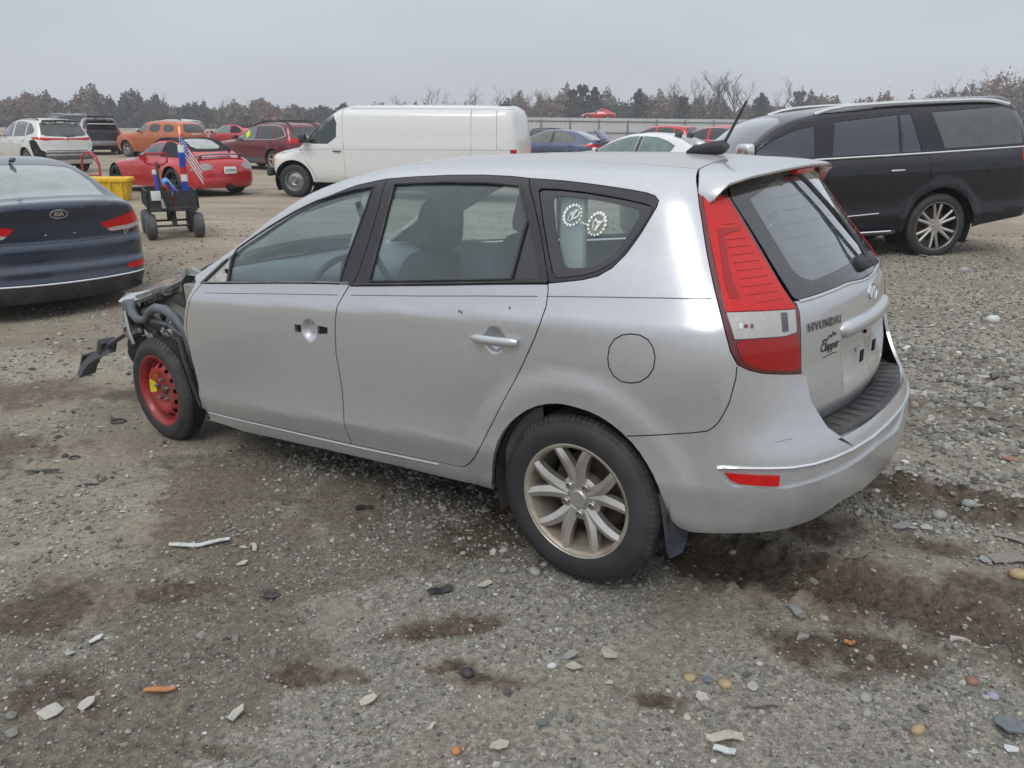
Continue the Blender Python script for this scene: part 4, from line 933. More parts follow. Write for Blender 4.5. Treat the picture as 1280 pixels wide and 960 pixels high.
# handle bar above the plate
yy = np.linspace(-.315, .315, 33); V = []
for y_ in yy:
    e = np.clip((.315-abs(y_))/.035, 0, 1)**.5; b_ = HB2.R([(y_, .905)])[0]
    for a_ in np.linspace(0, 2*math.pi, 12, endpoint=False):
        V.append((b_[0]-.004+.030*max(math.cos(a_), -.3)*(.3+.7*e), y_, .897+.030*math.sin(a_)*(.35+.65*e)))
mesh('plate_garnish', V, [(i*12+j, (i+1)*12+j, (i+1)*12+(j+1) % 12, i*12+(j+1) % 12) for i in range(32) for j in range(12)]+[tuple(range(12)), tuple(range(32*12, 33*12))[::-1]], SIL, tgate, smooth=True)
for y_, z_ in ((-.085, .765), (.095, .765)):
    b_ = HB2.R([(y_, z_)])[0]; multi('plate_clip', [box_geo(b_[0]-.022, b_[0]-.010, y_-.017, y_+.017, z_-.020, z_+.020)], M['dark'], tgate)
    multi('clip_rim', [box_geo(b_[0]-.028, b_[0]-.016, y_-.024, y_+.024, z_-.030, z_+.030)], simple('glue_residue', (.5, .5, .49), .7) if y_ < 0 else bpy.data.materials['glue_residue'], tgate)
b_ = HB2.R([(0, .835)])[0]; multi('plate_screw', [box_geo(b_[0]-.026, b_[0]-.018, -.006, .006, .829, .841)], M['dark'], tgate)
# oval badge with a slanted H
def on_rear(name, geo, y0, z0, m, parent, lift=.002, body=HB2, off=0):
    V, Fc = geo; V = np.array(V, float); yz = np.stack([V[:, 0]+y0, V[:, 1]+z0], 1); B_ = body.R(yz); B_[:, 0] += V[:, 2]+lift+off
    return mesh(name, B_, Fc, m, parent)
def ring_geo(rx, ry, r, n=36, m=8, cx=0, cy=0, rot=0, flat=.7):
    V, Fc = [], []
    for i in range(n):
        t = 2*math.pi*i/n
        for j in range(m):
            p = 2*math.pi*j/m; x, y = (rx+r*math.cos(p))*math.cos(t), (ry+r*math.cos(p))*math.sin(t)
            V.append((cx+x*math.cos(rot)-y*math.sin(rot), cy+x*math.sin(rot)+y*math.cos(rot), r*flat*math.sin(p)))
            Fc.append((i*m+j, i*m+(j+1) % m, ((i+1) % n)*m+(j+1) % m, ((i+1) % n)*m+j))
    return V, Fc
def stroke_geo(pts, r, n=6, flat=.6):
    V, Fc = tube_geo([(p[0], p[1], 0) for p in pts], r, n); return [(v[0], v[1], v[2]*flat) for v in V], Fc
bd = on_rear('badge', ring_geo(.052, .030, .0055), 0, .983, M['chrome'], tgate)
for pts in ([(-.030, -.017), (-.020, 0), (-.014, .020)], [(.014, -.020), (.020, 0), (.030, .017)], [(-.022, -.004), (0, .004), (.022, .004)]):
    on_rear('badge_stroke', stroke_geo(pts, .0058), 0, .983, M['chrome'], bd)
lt = simple('lettering_grey', (.13, .135, .14), .35, .6)
g_ = text_geo('HYUNDAI', .040, .0012, .0, space=1.12); on_rear('lettering', g_, -.418, .942, lt, tgate, .004)
g_ = text_geo('Clapper', .040, .0006, .0010, font_shear=.2, space=.9); on_rear('sticker', g_, -.385, .862, M['black_trim'], tgate, .0008)
g_ = stroke_geo([(-.045, .020), (-.032, .026), (-.02, .022), (0, .036), (.010, .028), (.022, .044), (.028, .032), (.038, .036)], .0042, 6, .15); on_rear('sticker', g_, -.385, .862, M['black_trim'], tgate, .0008)
g_ = stroke_geo([(-.038, -.034), (.01, -.028), (.05, -.030)], .002, 5, .3); on_rear('sticker', g_, -.385, .862, M['black_trim'], tgate, .0008)
# rear wiper: housing low on the glass, arm and blade running up
wp = HB2.R([(.02, 1.085), (.03, 1.14), (.05, 1.20), (.03, 1.27), (-.02, 1.33), (-.09, 1.385)]); wp[:, 0] += [.03, .035, .03, .028, .024, .022]
wi = tube('wiper', wp[:4], [.012, .007, .006, .005], M['plastic'], tgate, n=8)
bl = HB2.R([(.11, 1.10), (.07, 1.19), (.02, 1.28), (-.04, 1.36), (-.07, 1.395)]); bl[:, 0] += .020; tube('wiper_blade', bl, .006, M['plastic'], wi, n=6, squash=1.6)
h0 = HB2.R([(.02, 1.075)])[0]; rbox('wiper_housing', (.05, .17, .06), (h0[0]-.002, h0[1]+.03, h0[2]+.005), M['plastic'], wi, .018, rot=(0, R(-38), 0))
# ---- roof spoiler
ys_ = np.linspace(-.598, .598, 61); V = []; nP = 9
def spoiler_sec(y):
    a = abs(y); t = np.clip((a-.50)/.16, 0, 1)
    x0 = .227+.028*(a/.47)**2 if a < .47 else .255+.055*((a-.47)/.13)
    xt = .485-.20*a*a-.16*a**4; zt = 1.428-.085*a*a
    return x0, xt, zt
for y_ in ys_:
    a = abs(y_); x0, xt, zt = spoiler_sec(y_)
    z0 = HB.T([(x0, y_)])[0][2]; s_ = np.clip((a-.44)/.22, 0, 1); drop = .055*s_**2
    if a > .52: xt = xt-.06*((a-.52)/.14)**1.5
    zt2 = min(zt, z0+.004)-drop*.55
    th = .012+.05*s_**2
    P0 = [(x0+.003, z0), (x0+(xt-x0)*.35, z0+(zt2-z0)*.28+.004), (x0+(xt-x0)*.7, z0+(zt2-z0)*.62+.004), (xt-.012, zt2+.003), (xt, zt2-.003), (xt-.002, zt2-.010), (xt-.03, zt2-.016-th*.3), (x0+(xt-x0)*.45, z0-.032-th*.15), (x0+.012, z0-.034-th*.1)]
    V += [(p[0], y_, p[1]) for p in P0]
sp = mesh('roof_spoiler', V, [(i*nP+j, i*nP+j+1, (i+1)*nP+j+1, (i+1)*nP+j) for i in range(60) for j in range(nP-1)]+[tuple(range(nP))[::-1], tuple(range(60*nP, 61*nP))], SIL, hero, smooth=True)
sp.data.set_sharp_from_angle(angle=R(45))
rbox('third_brake_light', (.03, .20, .018), (.452, 0, 1.403), M['red_lens'], hero, .005)
# ---- antenna
an = tube('antenna_base', [(.0, -.0, 1.474), (.03, 0, 1.484), (.09, 0, 1.487), (.15, 0, 1.492), (.163, 0, 1.484)], [.006, .017, .024, .027, .018], M['plastic'], hero, n=12, squash=1.0)
tube('antenna_mast', [(.146, 0, 1.50), (.160, 0, 1.52), (.19, 0, 1.575), (.232, 0, 1.655)], [.0085, .0065, .006, .0045], M['plastic'], an, n=8)
for mir in (1, -1):
    pass
# lamp internals, window decal, scuffs
for mir, t_ in zip((False, True), tlamps):
    panel('lens_shade', HB, 'W', HO['Lbar'], M['red_deep'], t_, h=.02, skirt=0, off=.0062, mirror=mir)
    panel('lens_shade', HB, 'W', HO['Ltop'], M['red_deep'], t_, h=.02, skirt=0, off=.0062, mirror=mir)
    for q_, r_, m_ in ((.14, .007, 'chrome'), (.30, .005, 'plastic_grey'), (.22, .004, 'red_deep'), (.19, .004, 'plastic_grey')):
        rv_ = np.array(HO['rev']); c_r = rv_[0]*(1-q_)+rv_[3]*q_; c_l = rv_[-1]*(1-q_)+rv_[5]*q_; cc_ = (c_r+c_l)/2; panel('bulb', HB, 'W', [tuple(cc_+np.array([r_*math.cos(u), r_*1.3*math.sin(u)])) for u in np.linspace(0, 6.28, 13)[:-1]], M[m_], t_, h=.01, skirt=0, off=.0072, mirror=mir)
    panel('bulb_grid', HB, 'W', HO['revbox'], M['plastic_grey'], t_, h=.02, skirt=0, off=.0072, mirror=mir)
dec = simple('white_decal', (.78, .80, .76), .6, var=.03)
for k in ('ring1', 'ring2'):
    c, a, b_ = np.array(HO[k]); g_ = []
    for i in range(17):
        t = 2*math.pi*i/17+.3; q = c+np.array([abs(a[0]-c[0])*math.cos(t), abs(b_[1]-c[1])*math.sin(t)]); r_ = .0035+.0022*math.sin(t*.5+(k == 'ring2'))**2
        ci = HB.W([q+np.array([r_*math.cos(u), r_*math.sin(u)]) for u in np.linspace(0, 6.28, 9)[:-1]]); ci += grad(HB.F, ci)*.0005; g_.append((ci, [tuple(range(8))]))
    multi('decal', g_, dec, hero)
    w_ = abs(a[0]-c[0])*.55; h_ = abs(b_[1]-c[1])*.55; sx = np.linspace(-1, 1, 44)
    pts = np.stack([c[0]+w_*(.7*sx+.45*np.sin(sx*7+1)+.2*np.sin(sx*15)), c[1]+h_*(np.cos(sx*5.5+(k == 'ring2'))*.8+.3*np.sin(sx*13))], 1); Pq = HB.W(pts); Pq += grad(HB.F, Pq)*.0008
    tube('decal', Pq, .0022, dec, hero, n=4, squash=.4)
c1, c2 = np.array(HO['ring1'][0]), np.array(HO['ring2'][0]); g_ = []
for t in (.40, .48, .56, .64):
    q = c1*(1-t)+c2*t+[0, -.012]; ci = HB.W([q+np.array([.003*math.cos(u), .003*math.sin(u)]) for u in np.linspace(0, 6.28, 7)[:-1]]); ci += grad(HB.F, ci)*.0005; g_.append((ci, [tuple(range(6))]))
multi('decal', g_, dec, hero)
sc_ = simple('scuff_mark', (.10, .10, .10), .7)
Pq = HB.W(HO['scuff']); Pq += grad(HB.F, Pq)*.0003; tube('scuff', Pq, .0018, sc_, hero, n=4, squash=.3)
for q in HO['chips']:
    ci = HB.W([np.array(q)+np.array([.004*math.cos(u), .006*math.sin(u)]) for u in np.linspace(0, 6.28, 7)[:-1]]); ci += grad(HB.F, ci)*.0008; mesh('paint_chip', ci, [tuple(range(6))], sc_, hero)

for k in ('q_b_seam', 'fuel'):
    Pq = HB.W(dens(HO[k]+(HO[k][:1] if k == 'fuel' else []), .02, False)); Pq -= grad(HB.F, Pq)*.0008
    for s_ in ((1, -1) if k == 'q_b_seam' else (1,)): tube('panel_gap', Pq*[1, s_, 1], .0024, M['dark'], hero, n=5)
# ------------------------------------------------------------------ wagon: wheels, underside, cabin, torn front
wheel(hero, (0, -.757, .316), .316, .207, .21, 'ten', phase=R(4))
wheel(hero, (0, .757, .316), .316, .207, .21, 'ten', flip=True)
def spare(parent, loc, steer, flip=False):
    red = bpy.data.materials.get('red_rim') or simple('red_rim', (.30, .014, .014), .45, 0, var=.2, scale=20, dirt=((.09, .05, .04), 9, .7), coat=.3)
    Ro, Rr, W = .290, .193, .13; hw = W/2
    V, Fc = lathe_geo([(0, 0), (.07, 0), (.07, .03), (.12, .03), (.12, .05), (0, .05)], 24); hub = mesh('wheel', V, Fc, M['iron'], parent); hub.location = loc; hub.rotation_euler = (0, 0, steer+(math.pi if flip else 0))
    tyre_parts(Ro, Rr, W, hub, 56)
    prof = [(Rr+.010, -hw+.010), (Rr+.012, -hw+.005), (Rr+.004, -hw+.003), (Rr-.007, -hw+.008), (Rr-.013, -hw+.022), (Rr-.020, -hw+.03), (Rr-.024, -hw+.075), (Rr-.022, hw-.03), (Rr+.006, hw-.006)]
    V, Fc = lathe_geo(prof, 60); rb = mesh('rim', V, Fc, red, hub, smooth=True)
    # dished disc with twelve real vent holes, cut in the flat and lathed
    r0, r1 = .055, Rr-.022
    def prof_y(r):
        return np.interp(r, [0, .052, .060, .085, .105, .135, .150, r1], [.030, .030, .022, .020, .006, .010, .030, .040])-hw+.012
    holes = [[(math.cos(a)*.142+.0145*math.cos(q), math.sin(a)*.142+.0145*math.sin(q)) for q in np.linspace(0, 2*math.pi, 10, endpoint=False)] for a in np.linspace(0, 2*math.pi, 14, endpoint=False)+.1]
    outer = [(r1*math.cos(q), r1*math.sin(q)) for q in np.linspace(0, 2*math.pi, 60, endpoint=False)]
    v, f = tri_region(outer, holes, .014, .02)
    y = prof_y(np.hypot(v[:, 0], v[:, 1])); P = np.stack([v[:, 0], y, v[:, 1]], 1)
    disc = mesh('rim_disc', P, f, red, rb, smooth=True)
    V, Fc = lathe_geo([(r1, .0), (r1*.5, .02), (0, .02)], 24); mesh('drum', V, Fc, M['dark'], rb)
    for k in range(5):
        a = R(90+72*k); c, s = math.cos(a)*.057, math.sin(a)*.057
        v, q = lathe_geo([(0, -.016), (.008, -.014), (.0105, -.006), (.0105, .01)], 6); multi('lug_nut', [([(p[0]+c, p[1]-hw+.03, p[2]+s) for p in v], q)], M['steel'], rb)
    v, q = lathe_geo([(0, -.012), (.012, -.011), (.020, -.004), (.027, .0), (.030, .012)], 24); multi('hub_cap', [([(p[0], p[1]-hw+.035, p[2]) for p in v], q)], M['iron'], rb, smooth=True)
    # yellow warning label, curved with the disc
    def lab(a0, a1, ra, rb_, mat, nm, dy):
        V, Fc = [], []
        for i, a in enumerate(np.linspace(a0, a1, 9)):
            for r in (ra, (ra+rb_)/2, rb_): V.append((r*math.cos(a), prof_y(r)-dy, r*math.sin(a)))
        for i in range(8):
            for j in range(2): Fc.append((i*3+j, i*3+j+1, i*3+j+4, i*3+j+3))
        return mesh(nm, V, Fc, mat, rb, smooth=True)
    if not flip:
        lab(R(152), R(196), .068, .112, bpy.data.materials.get('yellow_label') or simple('yellow_label', (.62, .55, .02), .5), 'label', .003)
        lab(R(100), R(146), .072, .118, bpy.data.materials.get('orange_label') or simple('orange_label', (.42, .085, .015), .5), 'label', .002)
    return hub
spare(hero, (-2.7, -.757, .289), R(-2.2))
wheel(hero, (-2.7, .757, .302), .302, .2, .2, 'five', flip=True, detail=False)
# wheel wells
V, Fc = lathe_geo([(.355, -.865), (.358, -.60), (.35, -.42), (.05, -.42)], 30, ang0=R(-20), ang1=R(200))
for s in (1, -1):
    mesh('wheel_liner', [(p[0]+.002, s*(p[1]+.02), p[2]+.316) for p in V], Fc, M['under'], hero, smooth=True)
fp = [(.325, -.865, .43), (.342, -.862, .34), (.350, -.860, .28), (.356, -.856, .225), (.362, -.850, .200)]
V = []
for (x, y, z), wd in zip(fp, (.05, .13, .15, .12, .07)):
    for t in np.linspace(0, 1, 5): V.append((x+.02*t*(1-t)*4*0+.015*t, y+wd*t*.95, z-.0*t))
Fc = [(i*5+j, i*5+j+1, i*5+j+6, i*5+j+5) for i in range(4) for j in range(4)]; k_ = len(V)
V2 = [(p[0]+.006, p[1], p[2]) for p in V]
mesh('mud_flap', V+V2, Fc+[tuple(q+k_ for q in f[::-1]) for f in Fc]+[(0, 5, 5+k_, k_), (5, 10, 10+k_, 5+k_), (10, 15, 15+k_, 10+k_), (15, 20, 20+k_, 15+k_)]+[(20+i, 21+i, 21+i+k_, 20+i+k_) for i in range(4)], simple('mud_flap', (.035, .042, .06), .5, dirt=((.10, .09, .08), 8, .5)), hero)
# floor pan, tank, exhaust, axle
rbox('floor_pan', (2.6, 1.45, .06), (-1.35, 0, .235), M['under'], hero, .02)
rbox('rear_floor', (1.0, 1.1, .10), (.18, 0, .40), M['under'], hero, .03)
rbox('fuel_tank', (.6, 1.0, .16), (-.42, 0, .27), M['under'], hero, .05)
tube('rear_axle', [(0, -.66, .30), (-.02, 0, .27), (0, .66, .30)], .035, M['under'], hero)
tube('exhaust', [(-2.4, .1, .2), (-1.0, .15, .19), (-.3, .25, .22), (.15, .35, .28), (.5, .40, .27)], .03, M['iron'], hero)
rbox('silencer', (.35, .42, .16), (.50, .33, .29), M['iron'], hero, .06)
rbox('boot_floor', (.80, 1.0, .03), (.25, 0, .60), M['interior'], hero, .01)
for s in (-1, 1):
    rbox('boot_side', (.75, .10, .42), (.22, s*.60, .80), M['interior'], hero, .04)
    rbox('inner_pillar', (.09, .03, .44), (-1.13, s*.700, 1.17), M['headliner'], hero, .01, rot=(R(s*19), R(8), 0))
    rbox('inner_pillar', (.10, .03, .34), (-.10, s*.685, 1.20), M['headliner'], hero, .01, rot=(R(s*19), R(-10), 0))
rbox('cabin_floor', (1.9, 1.3, .02), (-1.35, 0, .28), M['dark'], hero, .005)
# seats
for s in (-1, 1):
    st = soft('front_seat', (.50, .50, .16), (-1.42, s*.36, .50), M['seat'], hero)
    soft('backrest', (.15, .50, .64), (-1.12, s*.36, .78), M['seat'], st, rot=(0, R(16), 0), taper=(.8, .72))
    soft('headrest', (.11, .27, .22), (-.985, s*.36, 1.20), M['seat'], st, rot=(0, R(12), 0), taper=(.9, .8))
    for t_ in (-.06, .06): tube('headrest_post', [(-1.03, s*.36+t_, 1.06), (-1.0, s*.36+t_, 1.15)], .007, M['chrome'], st, n=6)
rs_ = soft('rear_seat', (.48, 1.20, .18), (-.52, 0, .50), M['seat'], hero)
soft('backrest', (.16, 1.22, .56), (-.16, 0, .76), M['seat'], rs_, rot=(0, R(18), 0), taper=(.85, .95))
for y_ in (-.38, 0, .38): soft('headrest', (.09, .25, .16 if y_ else .11), (-.03, y_, 1.09), M['seat'], rs_, rot=(0, R(14), 0))
# dash, wheel
V = []; prof = [(-2.42, .62), (-2.42, .90), (-2.36, .945), (-2.15, .935), (-1.98, .90), (-1.86, .86), (-1.84, .80), (-1.90, .70), (-1.95, .55)]
ysd = np.linspace(-.76, .76, 25)
for y_ in ysd:
    hump = .045*math.exp(-((y_+.36)/.19)**2)
    for i_, (x, z) in enumerate(prof): V.append((x+(.02*math.cos(y_*2)), y_, z+(hump if 3 <= i_ <= 5 else 0)))
n_ = len(prof); mesh('dashboard', V, [(i*n_+j, i*n_+j+1, (i+1)*n_+j+1, (i+1)*n_+j) for i in range(24) for j in range(n_-1)], M['dash'], hero, smooth=True)
Mw = Matrix.Translation((-1.70, -.36, .86)) @ Matrix.Rotation(R(-62), 4, 'Y')
sw = [tuple(Mw @ Vector((.185*math.cos(a), .185*math.sin(a), 0))) for a in np.linspace(0, 2*math.pi, 33)]
stw = tube('steering_wheel', sw, .016, simple('wheel_leather', (.10, .12, .13), .5), hero, n=8)
for a in (R(0), R(115), R(245)):
    tube('spoke', [tuple(Mw @ Vector((.04*math.cos(a), .04*math.sin(a), -.02))), tuple(Mw @ Vector((.18*math.cos(a), .18*math.sin(a), 0)))], .014, M['plastic_grey'], stw, n=6)
v, q = lathe_geo([(0, .045), (.05, .04), (.072, .02), (.075, -.02)], 20, 'z'); multi('airbag_cover', [([tuple(Mw @ Vector((p[0], p[1], p[2]-.01))) for p in v], q)], M['dash'], stw, smooth=True)
tube('steering_column', [tuple(Mw @ Vector((0, 0, -.02))), tuple(Mw @ Vector((0, 0, -.30)))], .04, M['dash'], hero)
rbox('inner_mirror', (.03, .23, .06), (-1.72, 0, 1.29), M['plastic_grey'], hero, .012)
rbox('sun_visor', (.16, .36, .02), (-1.60, .36, 1.375), M['headliner'], hero, .008, rot=(0, R(12), 0))
tube('seat_belt', [(-1.13, -.70, 1.32), (-1.10, -.66, 1.1), (-1.02, -.58, .86), (-1.0, -.56, .6)], .018, M['plastic_grey'], hero, n=6, squash=.12)
tube('seat_belt', [(-1.13, .70, 1.30), (-1.05, .62, 1.02), (-.95, .60, .6)], .020, M['plastic_grey'], hero, n=6, squash=.12)
# ---- torn-off front end
beige = simple('bare_inner_wing', (.26, .27, .235), .5, .25, var=.18, scale=12, bumps=.15, dirt=((.07, .062, .05), 7, .7))
black = M['plastic']
# cowl sides, firewall
rbox('bulkhead', (.05, 1.42, .62), (-2.32, 0, .62), beige, hero, .01)
rbox('cowl', (.24, 1.36, .05), (-2.42, 0, .905), black, hero, .015)
for s in (-1, 1):
    # hinge pillar behind the missing wing, inner wing and strut tower
    rbox('hinge_pillar', (.10, .10, .66), (-2.265, s*.765, .58), beige, hero, .01)
    ap = [(-2.30, .93), (-2.45, .915), (-2.62, .855), (-2.85, .80), (-3.05, .755), (-3.12, .71), (-3.08, .60), (-3.04, .50), (-2.98, .46), (-2.93, .56), (-2.80, .635), (-2.65, .645), (-2.50, .60), (-2.40, .52), (-2.32, .40), (-2.28, .40)]
    v, f = tri_region(ap, (), .05)
    Pq = np.array([(p[0], s*(-.64-.05*math.sin(p[0]*9)*math.sin(p[1]*17)-.10*max(0, p[1]-.80)/.1*.5), p[1]) for p in v])
    Pq2 = Pq+[0, s*.02*-1*-1, 0]
    mesh('inner_wing', np.concatenate([Pq, Pq2]), np.concatenate([f, f[:, ::-1]+len(Pq)]), beige, hero, smooth=True)
    fl = [(-2.33, s*-.70, .925), (-2.55, s*-.70, .875), (-2.80, s*-.69, .82), (-3.05, s*-.67, .762)]
    V = []
    for p in fl: V += [(p[0], p[1]-s*-.055, p[2]+.004), (p[0], p[1], p[2]+.004), (p[0], p[1]-s*.004, p[2]-.045), (p[0], p[1]-s*-.055, p[2]-.002)]
    mesh('wing_flange', V, [(i*4+j, i*4+j+1, i*4+j+5, i*4+j+4) for i in range(3) for j in range(3)], beige, hero)
    v, q = lathe_geo([(0, .81), (.05, .81), (.11, .80), (.125, .77), (.135, .55)], 24, 'z'); multi('strut_tower', [([(p[0]-2.72, p[1]+s*-.52, p[2]) for p in v], q)], beige, hero, smooth=True)
    rbox('chassis_leg', (1.0, .09, .12), (-2.75, s*-.44, .42), beige, hero, .012)
    tube('suspension_arm', [(-2.62, s*-.34, .24), (-2.70, s*-.66, .22)], .03, M['iron'], hero)
    tube('damper', [(-2.71, s*-.60, .34), (-2.72, s*-.54, .76)], .032, M['iron'], hero)
    tube('brake_hose', [(-2.6, s*-.55, .5), (-2.56, s*-.66, .42), (-2.62, s*-.69, .33)], .008, black, hero, n=6)
V = []
ng = 16; bz = tab([(-3.5, .690), (-3.2, .727), (-2.865, .782), (-2.636, .842), (-2.42, .925), (-2.3, .95)], .01)
for i in range(ng):
    for j in range(ng):
        t, u = i/(ng-1), j/(ng-1); y = -.705+1.36*u
        xf_ = -3.20-.24*min(1, u*3.2)+.10*max(0, u-.5); x = -2.40+(xf_+2.40)*t
        z = float(bz(x))+.085*(1-math.exp(-u*7))+.02*math.sin(u*math.pi)-.05*t**6*(u > .1)+.014*math.sin(t*6+j*.45)*t
        V.append((x, y+.012*math.sin(i*1.3)*(u < .1), z))
F4 = [(i*ng+j, i*ng+j+1, (i+1)*ng+j+1, (i+1)*ng+j) for i in range(ng-1) for j in range(ng-1)]
kk = len(V); Vb = [(p[0], p[1], p[2]-.022) for p in V]
rim_ = [i for i in range(ng)]+[i*ng+ng-1 for i in range(1, ng)]+[(ng-1)*ng+j for j in range(ng-2, -1, -1)]+[i*ng for i in range(ng-2, 0, -1)]
hood = mesh('bonnet', V+Vb, F4+[tuple(q+kk for q in f[::-1]) for f in F4]+[(rim_[i], rim_[(i+1) % len(rim_)], rim_[(i+1) % len(rim_)]+kk, rim_[i]+kk) for i in range(len(rim_))], SIL, hero, smooth=True)
hood.data.set_sharp_from_angle(angle=R(40))
ed = [V[i*ng] for i in range(ng)]; tube('bonnet_seal', [(p[0]+.02, p[1]+.020, p[2]-.026) for p in ed], .014, black, hood, n=8)
rbox('bonnet_hinge', (.10, .03, .10), (-2.43, -.66, .905), beige, hero, .006, rot=(0, R(15), 0))
rbox('bonnet_hinge', (.03, .03, .13), (-2.50, -.68, .895), beige, hero, .006)
# coolant hose, washer neck, headlamp carrier, dangling bumper bracket
hs = simple('perished_hose', (.10, .115, .135), .5, bumps=.2, var=.25)
tube('hose', [(-3.02, -.72, .73), (-2.98, -.74, .685), (-2.90, -.76, .655), (-2.82, -.76, .665), (-2.76, -.76, .715), (-2.68, -.77, .745), (-2.58, -.775, .745), (-2.48, -.78, .71), (-2.42, -.78, .655), (-2.395, -.78, .58), (-2.41, -.77, .50), (-2.44, -.74, .44)], [.026, .028, .022, .021, .024, .026, .026, .025, .022, .020, .020, .016], hs, hero, n=10)
tube('hose', [(-2.86, -.72, .70), (-2.75, -.74, .66), (-2.62, -.74, .65), (-2.52, -.73, .60), (-2.46, -.72, .50)], .013, hs, hero, n=8)
tube('wiring', [(-3.05, -.70, .72), (-2.95, -.70, .64), (-2.85, -.68, .60), (-2.7, -.69, .62), (-2.5, -.72, .66)], .008, black, hero, n=6)
tube('wiring', [(-3.04, -.72, .66), (-3.02, -.74, .56), (-3.06, -.73, .46), (-3.0, -.72, .40)], .009, black, hero, n=6)
rbox('headlamp_carrier', (.07, .10, .22), (-3.06, -.70, .64), M['plastic_grey'], hero, .02, rot=(0, R(10), 0))
rbox('headlamp_carrier', (.10, .09, .07), (-3.02, -.73, .565), M['steel'], hero, .02, rot=(R(10), R(25), 0))
rbox('horn', (.13, .10, .15), (-3.00, -.72, .475), M['dark'], hero, .03, rot=(0, R(20), 0))
rbox('horn', (.09, .09, .08), (-3.06, -.70, .43), black, hero, .02, rot=(0, R(-20), R(20)))
rbox('front_panel', (.05, 1.15, .10), (-3.02, 0, .66), black, hero, .02)
rbox('radiator', (.04, .85, .36), (-2.96, .05, .50), M['plastic_grey'], hero, .01)
rbox('engine_block', (.42, .60, .38), (-2.68, .10, .60), M['iron'], hero, .05)
rbox('battery', (.20, .26, .19), (-2.60, -.28, .74), black, hero, .01)
tube('stay', [(-3.03, -.76, .69), (-2.96, -.79, .585), (-2.93, -.79, .52)], [.012, .013, .010], M['steel'], hero, n=6)
tube('stay', [(-3.01, -.78, .62), (-2.98, -.79, .60)], .020, M['steel'], hero, n=6)
bk = tube('bumper_bracket', [(-3.03, -.74, .575), (-3.14, -.75, .525), (-3.27, -.76, .468), (-3.33, -.765, .43)], [.028, .026, .024, .022], M['plastic_grey'], hero, n=4, squash=.5)
V = []
for (x, z), wd in zip([(-3.28, .44), (-3.36, .415), (-3.45, .385), (-3.54, .345), (-3.60, .30), (-3.67, .235)], (.05, .075, .07, .085, .11, .13)):
    V += [(x, -.75-wd*.3, z+.015), (x-.01, -.75+wd*.5, z+.028), (x+.012, -.75+wd*.5, z-.012), (x+.012, -.75-wd*.3, z-.022)]
mesh('bumper_bracket', V, [(i*4+j, i*4+(j+1) % 4, (i+1)*4+(j+1) % 4, (i+1)*4+j) for i in range(5) for j in range(4)]+[(0, 1, 2, 3), (23, 22, 21, 20)], M['plastic_grey'], hero)
rbox('bracket_tab', (.05, .10, .09), (-3.36, -.73, .445), black, hero, .008, rot=(0, R(30), 0)); rbox('bracket_tab', (.02, .12, .10), (-3.61, -.72, .33), black, hero, .006, rot=(0, R(35), 0))
tube('drop_link', [(-2.96, -.66, .36), (-2.92, -.70, .28), (-2.95, -.74, .20)], .014, M['iron'], hero, n=6)
hero['label'] = 'silver wagon with its front end torn off and red spare wheel'

# more torn hardware round the front corner
g_ = random.Random(4)
torn = [(-2.95, -.70, .74), (-3.08, -.69, .70), (-2.78, -.71, .80), (-2.60, -.715, .84)]
for i, (x, y, z) in enumerate(torn):
    a = [(x+g_.uniform(-.05, .05), y-.006*k, z+g_.uniform(-.035, .035)) for k in range(5)]
    bm = bmesh.new(); vs_ = [bm.verts.new(p) for p in a]; bm.faces.new(vs_[:3]); bm.faces.new((vs_[0], vs_[2], vs_[3])); bm.faces.new((vs_[0], vs_[3], vs_[4])); bmobj('torn_flange', bm, beige, hero)
for i in range(9):
    x, z = g_.uniform(-3.08, -2.55), g_.uniform(.46, .72); rbox('bracket', (g_.uniform(.02, .06), .02, g_.uniform(.02, .05)), (x, -.735+g_.uniform(-.02, .02), z), (M['steel'], black, M['iron'], beige)[i % 4], hero, .004, rot=(0, g_.uniform(-1, 1), g_.uniform(-.5, .5)))
for i in range(7):
    x, z = g_.uniform(-3.05, -2.5), g_.uniform(.5, .75); tube('wiring', [(x+.09*k*g_.uniform(.4, 1.2), -.70-.05*abs(math.sin(k*1.3+i)), z-.03*k*g_.uniform(-.6, 1.5)) for k in range(5)], g_.uniform(.003, .008), (black, M['iron'], hs)[i % 3], hero, n=5)
for x, z in ((-2.70, .80), (-2.47, .72), (-2.40, .84), (-2.88, .74)): v_, q_ = lathe_geo([(0, -.004), (.012, -.003), (.012, .004)], 10); multi('bolt_hole', [([(p[0]+x, p[1]-.712, p[2]+z) for p in v_], q_)], M['dark'], hero)
rbox('arch_liner_scrap', (.16, .05, .20), (-2.34, -.76, .34), black, hero, .02, rot=(0, R(20), 0)); tube('arch_liner_edge', [(-2.44, -.80, .62), (-2.40, -.81, .50), (-2.36, -.81, .38), (-2.33, -.80, .26)], .018, black, hero, n=6, squash=.5)
def tiltz(x, y): return 0*x
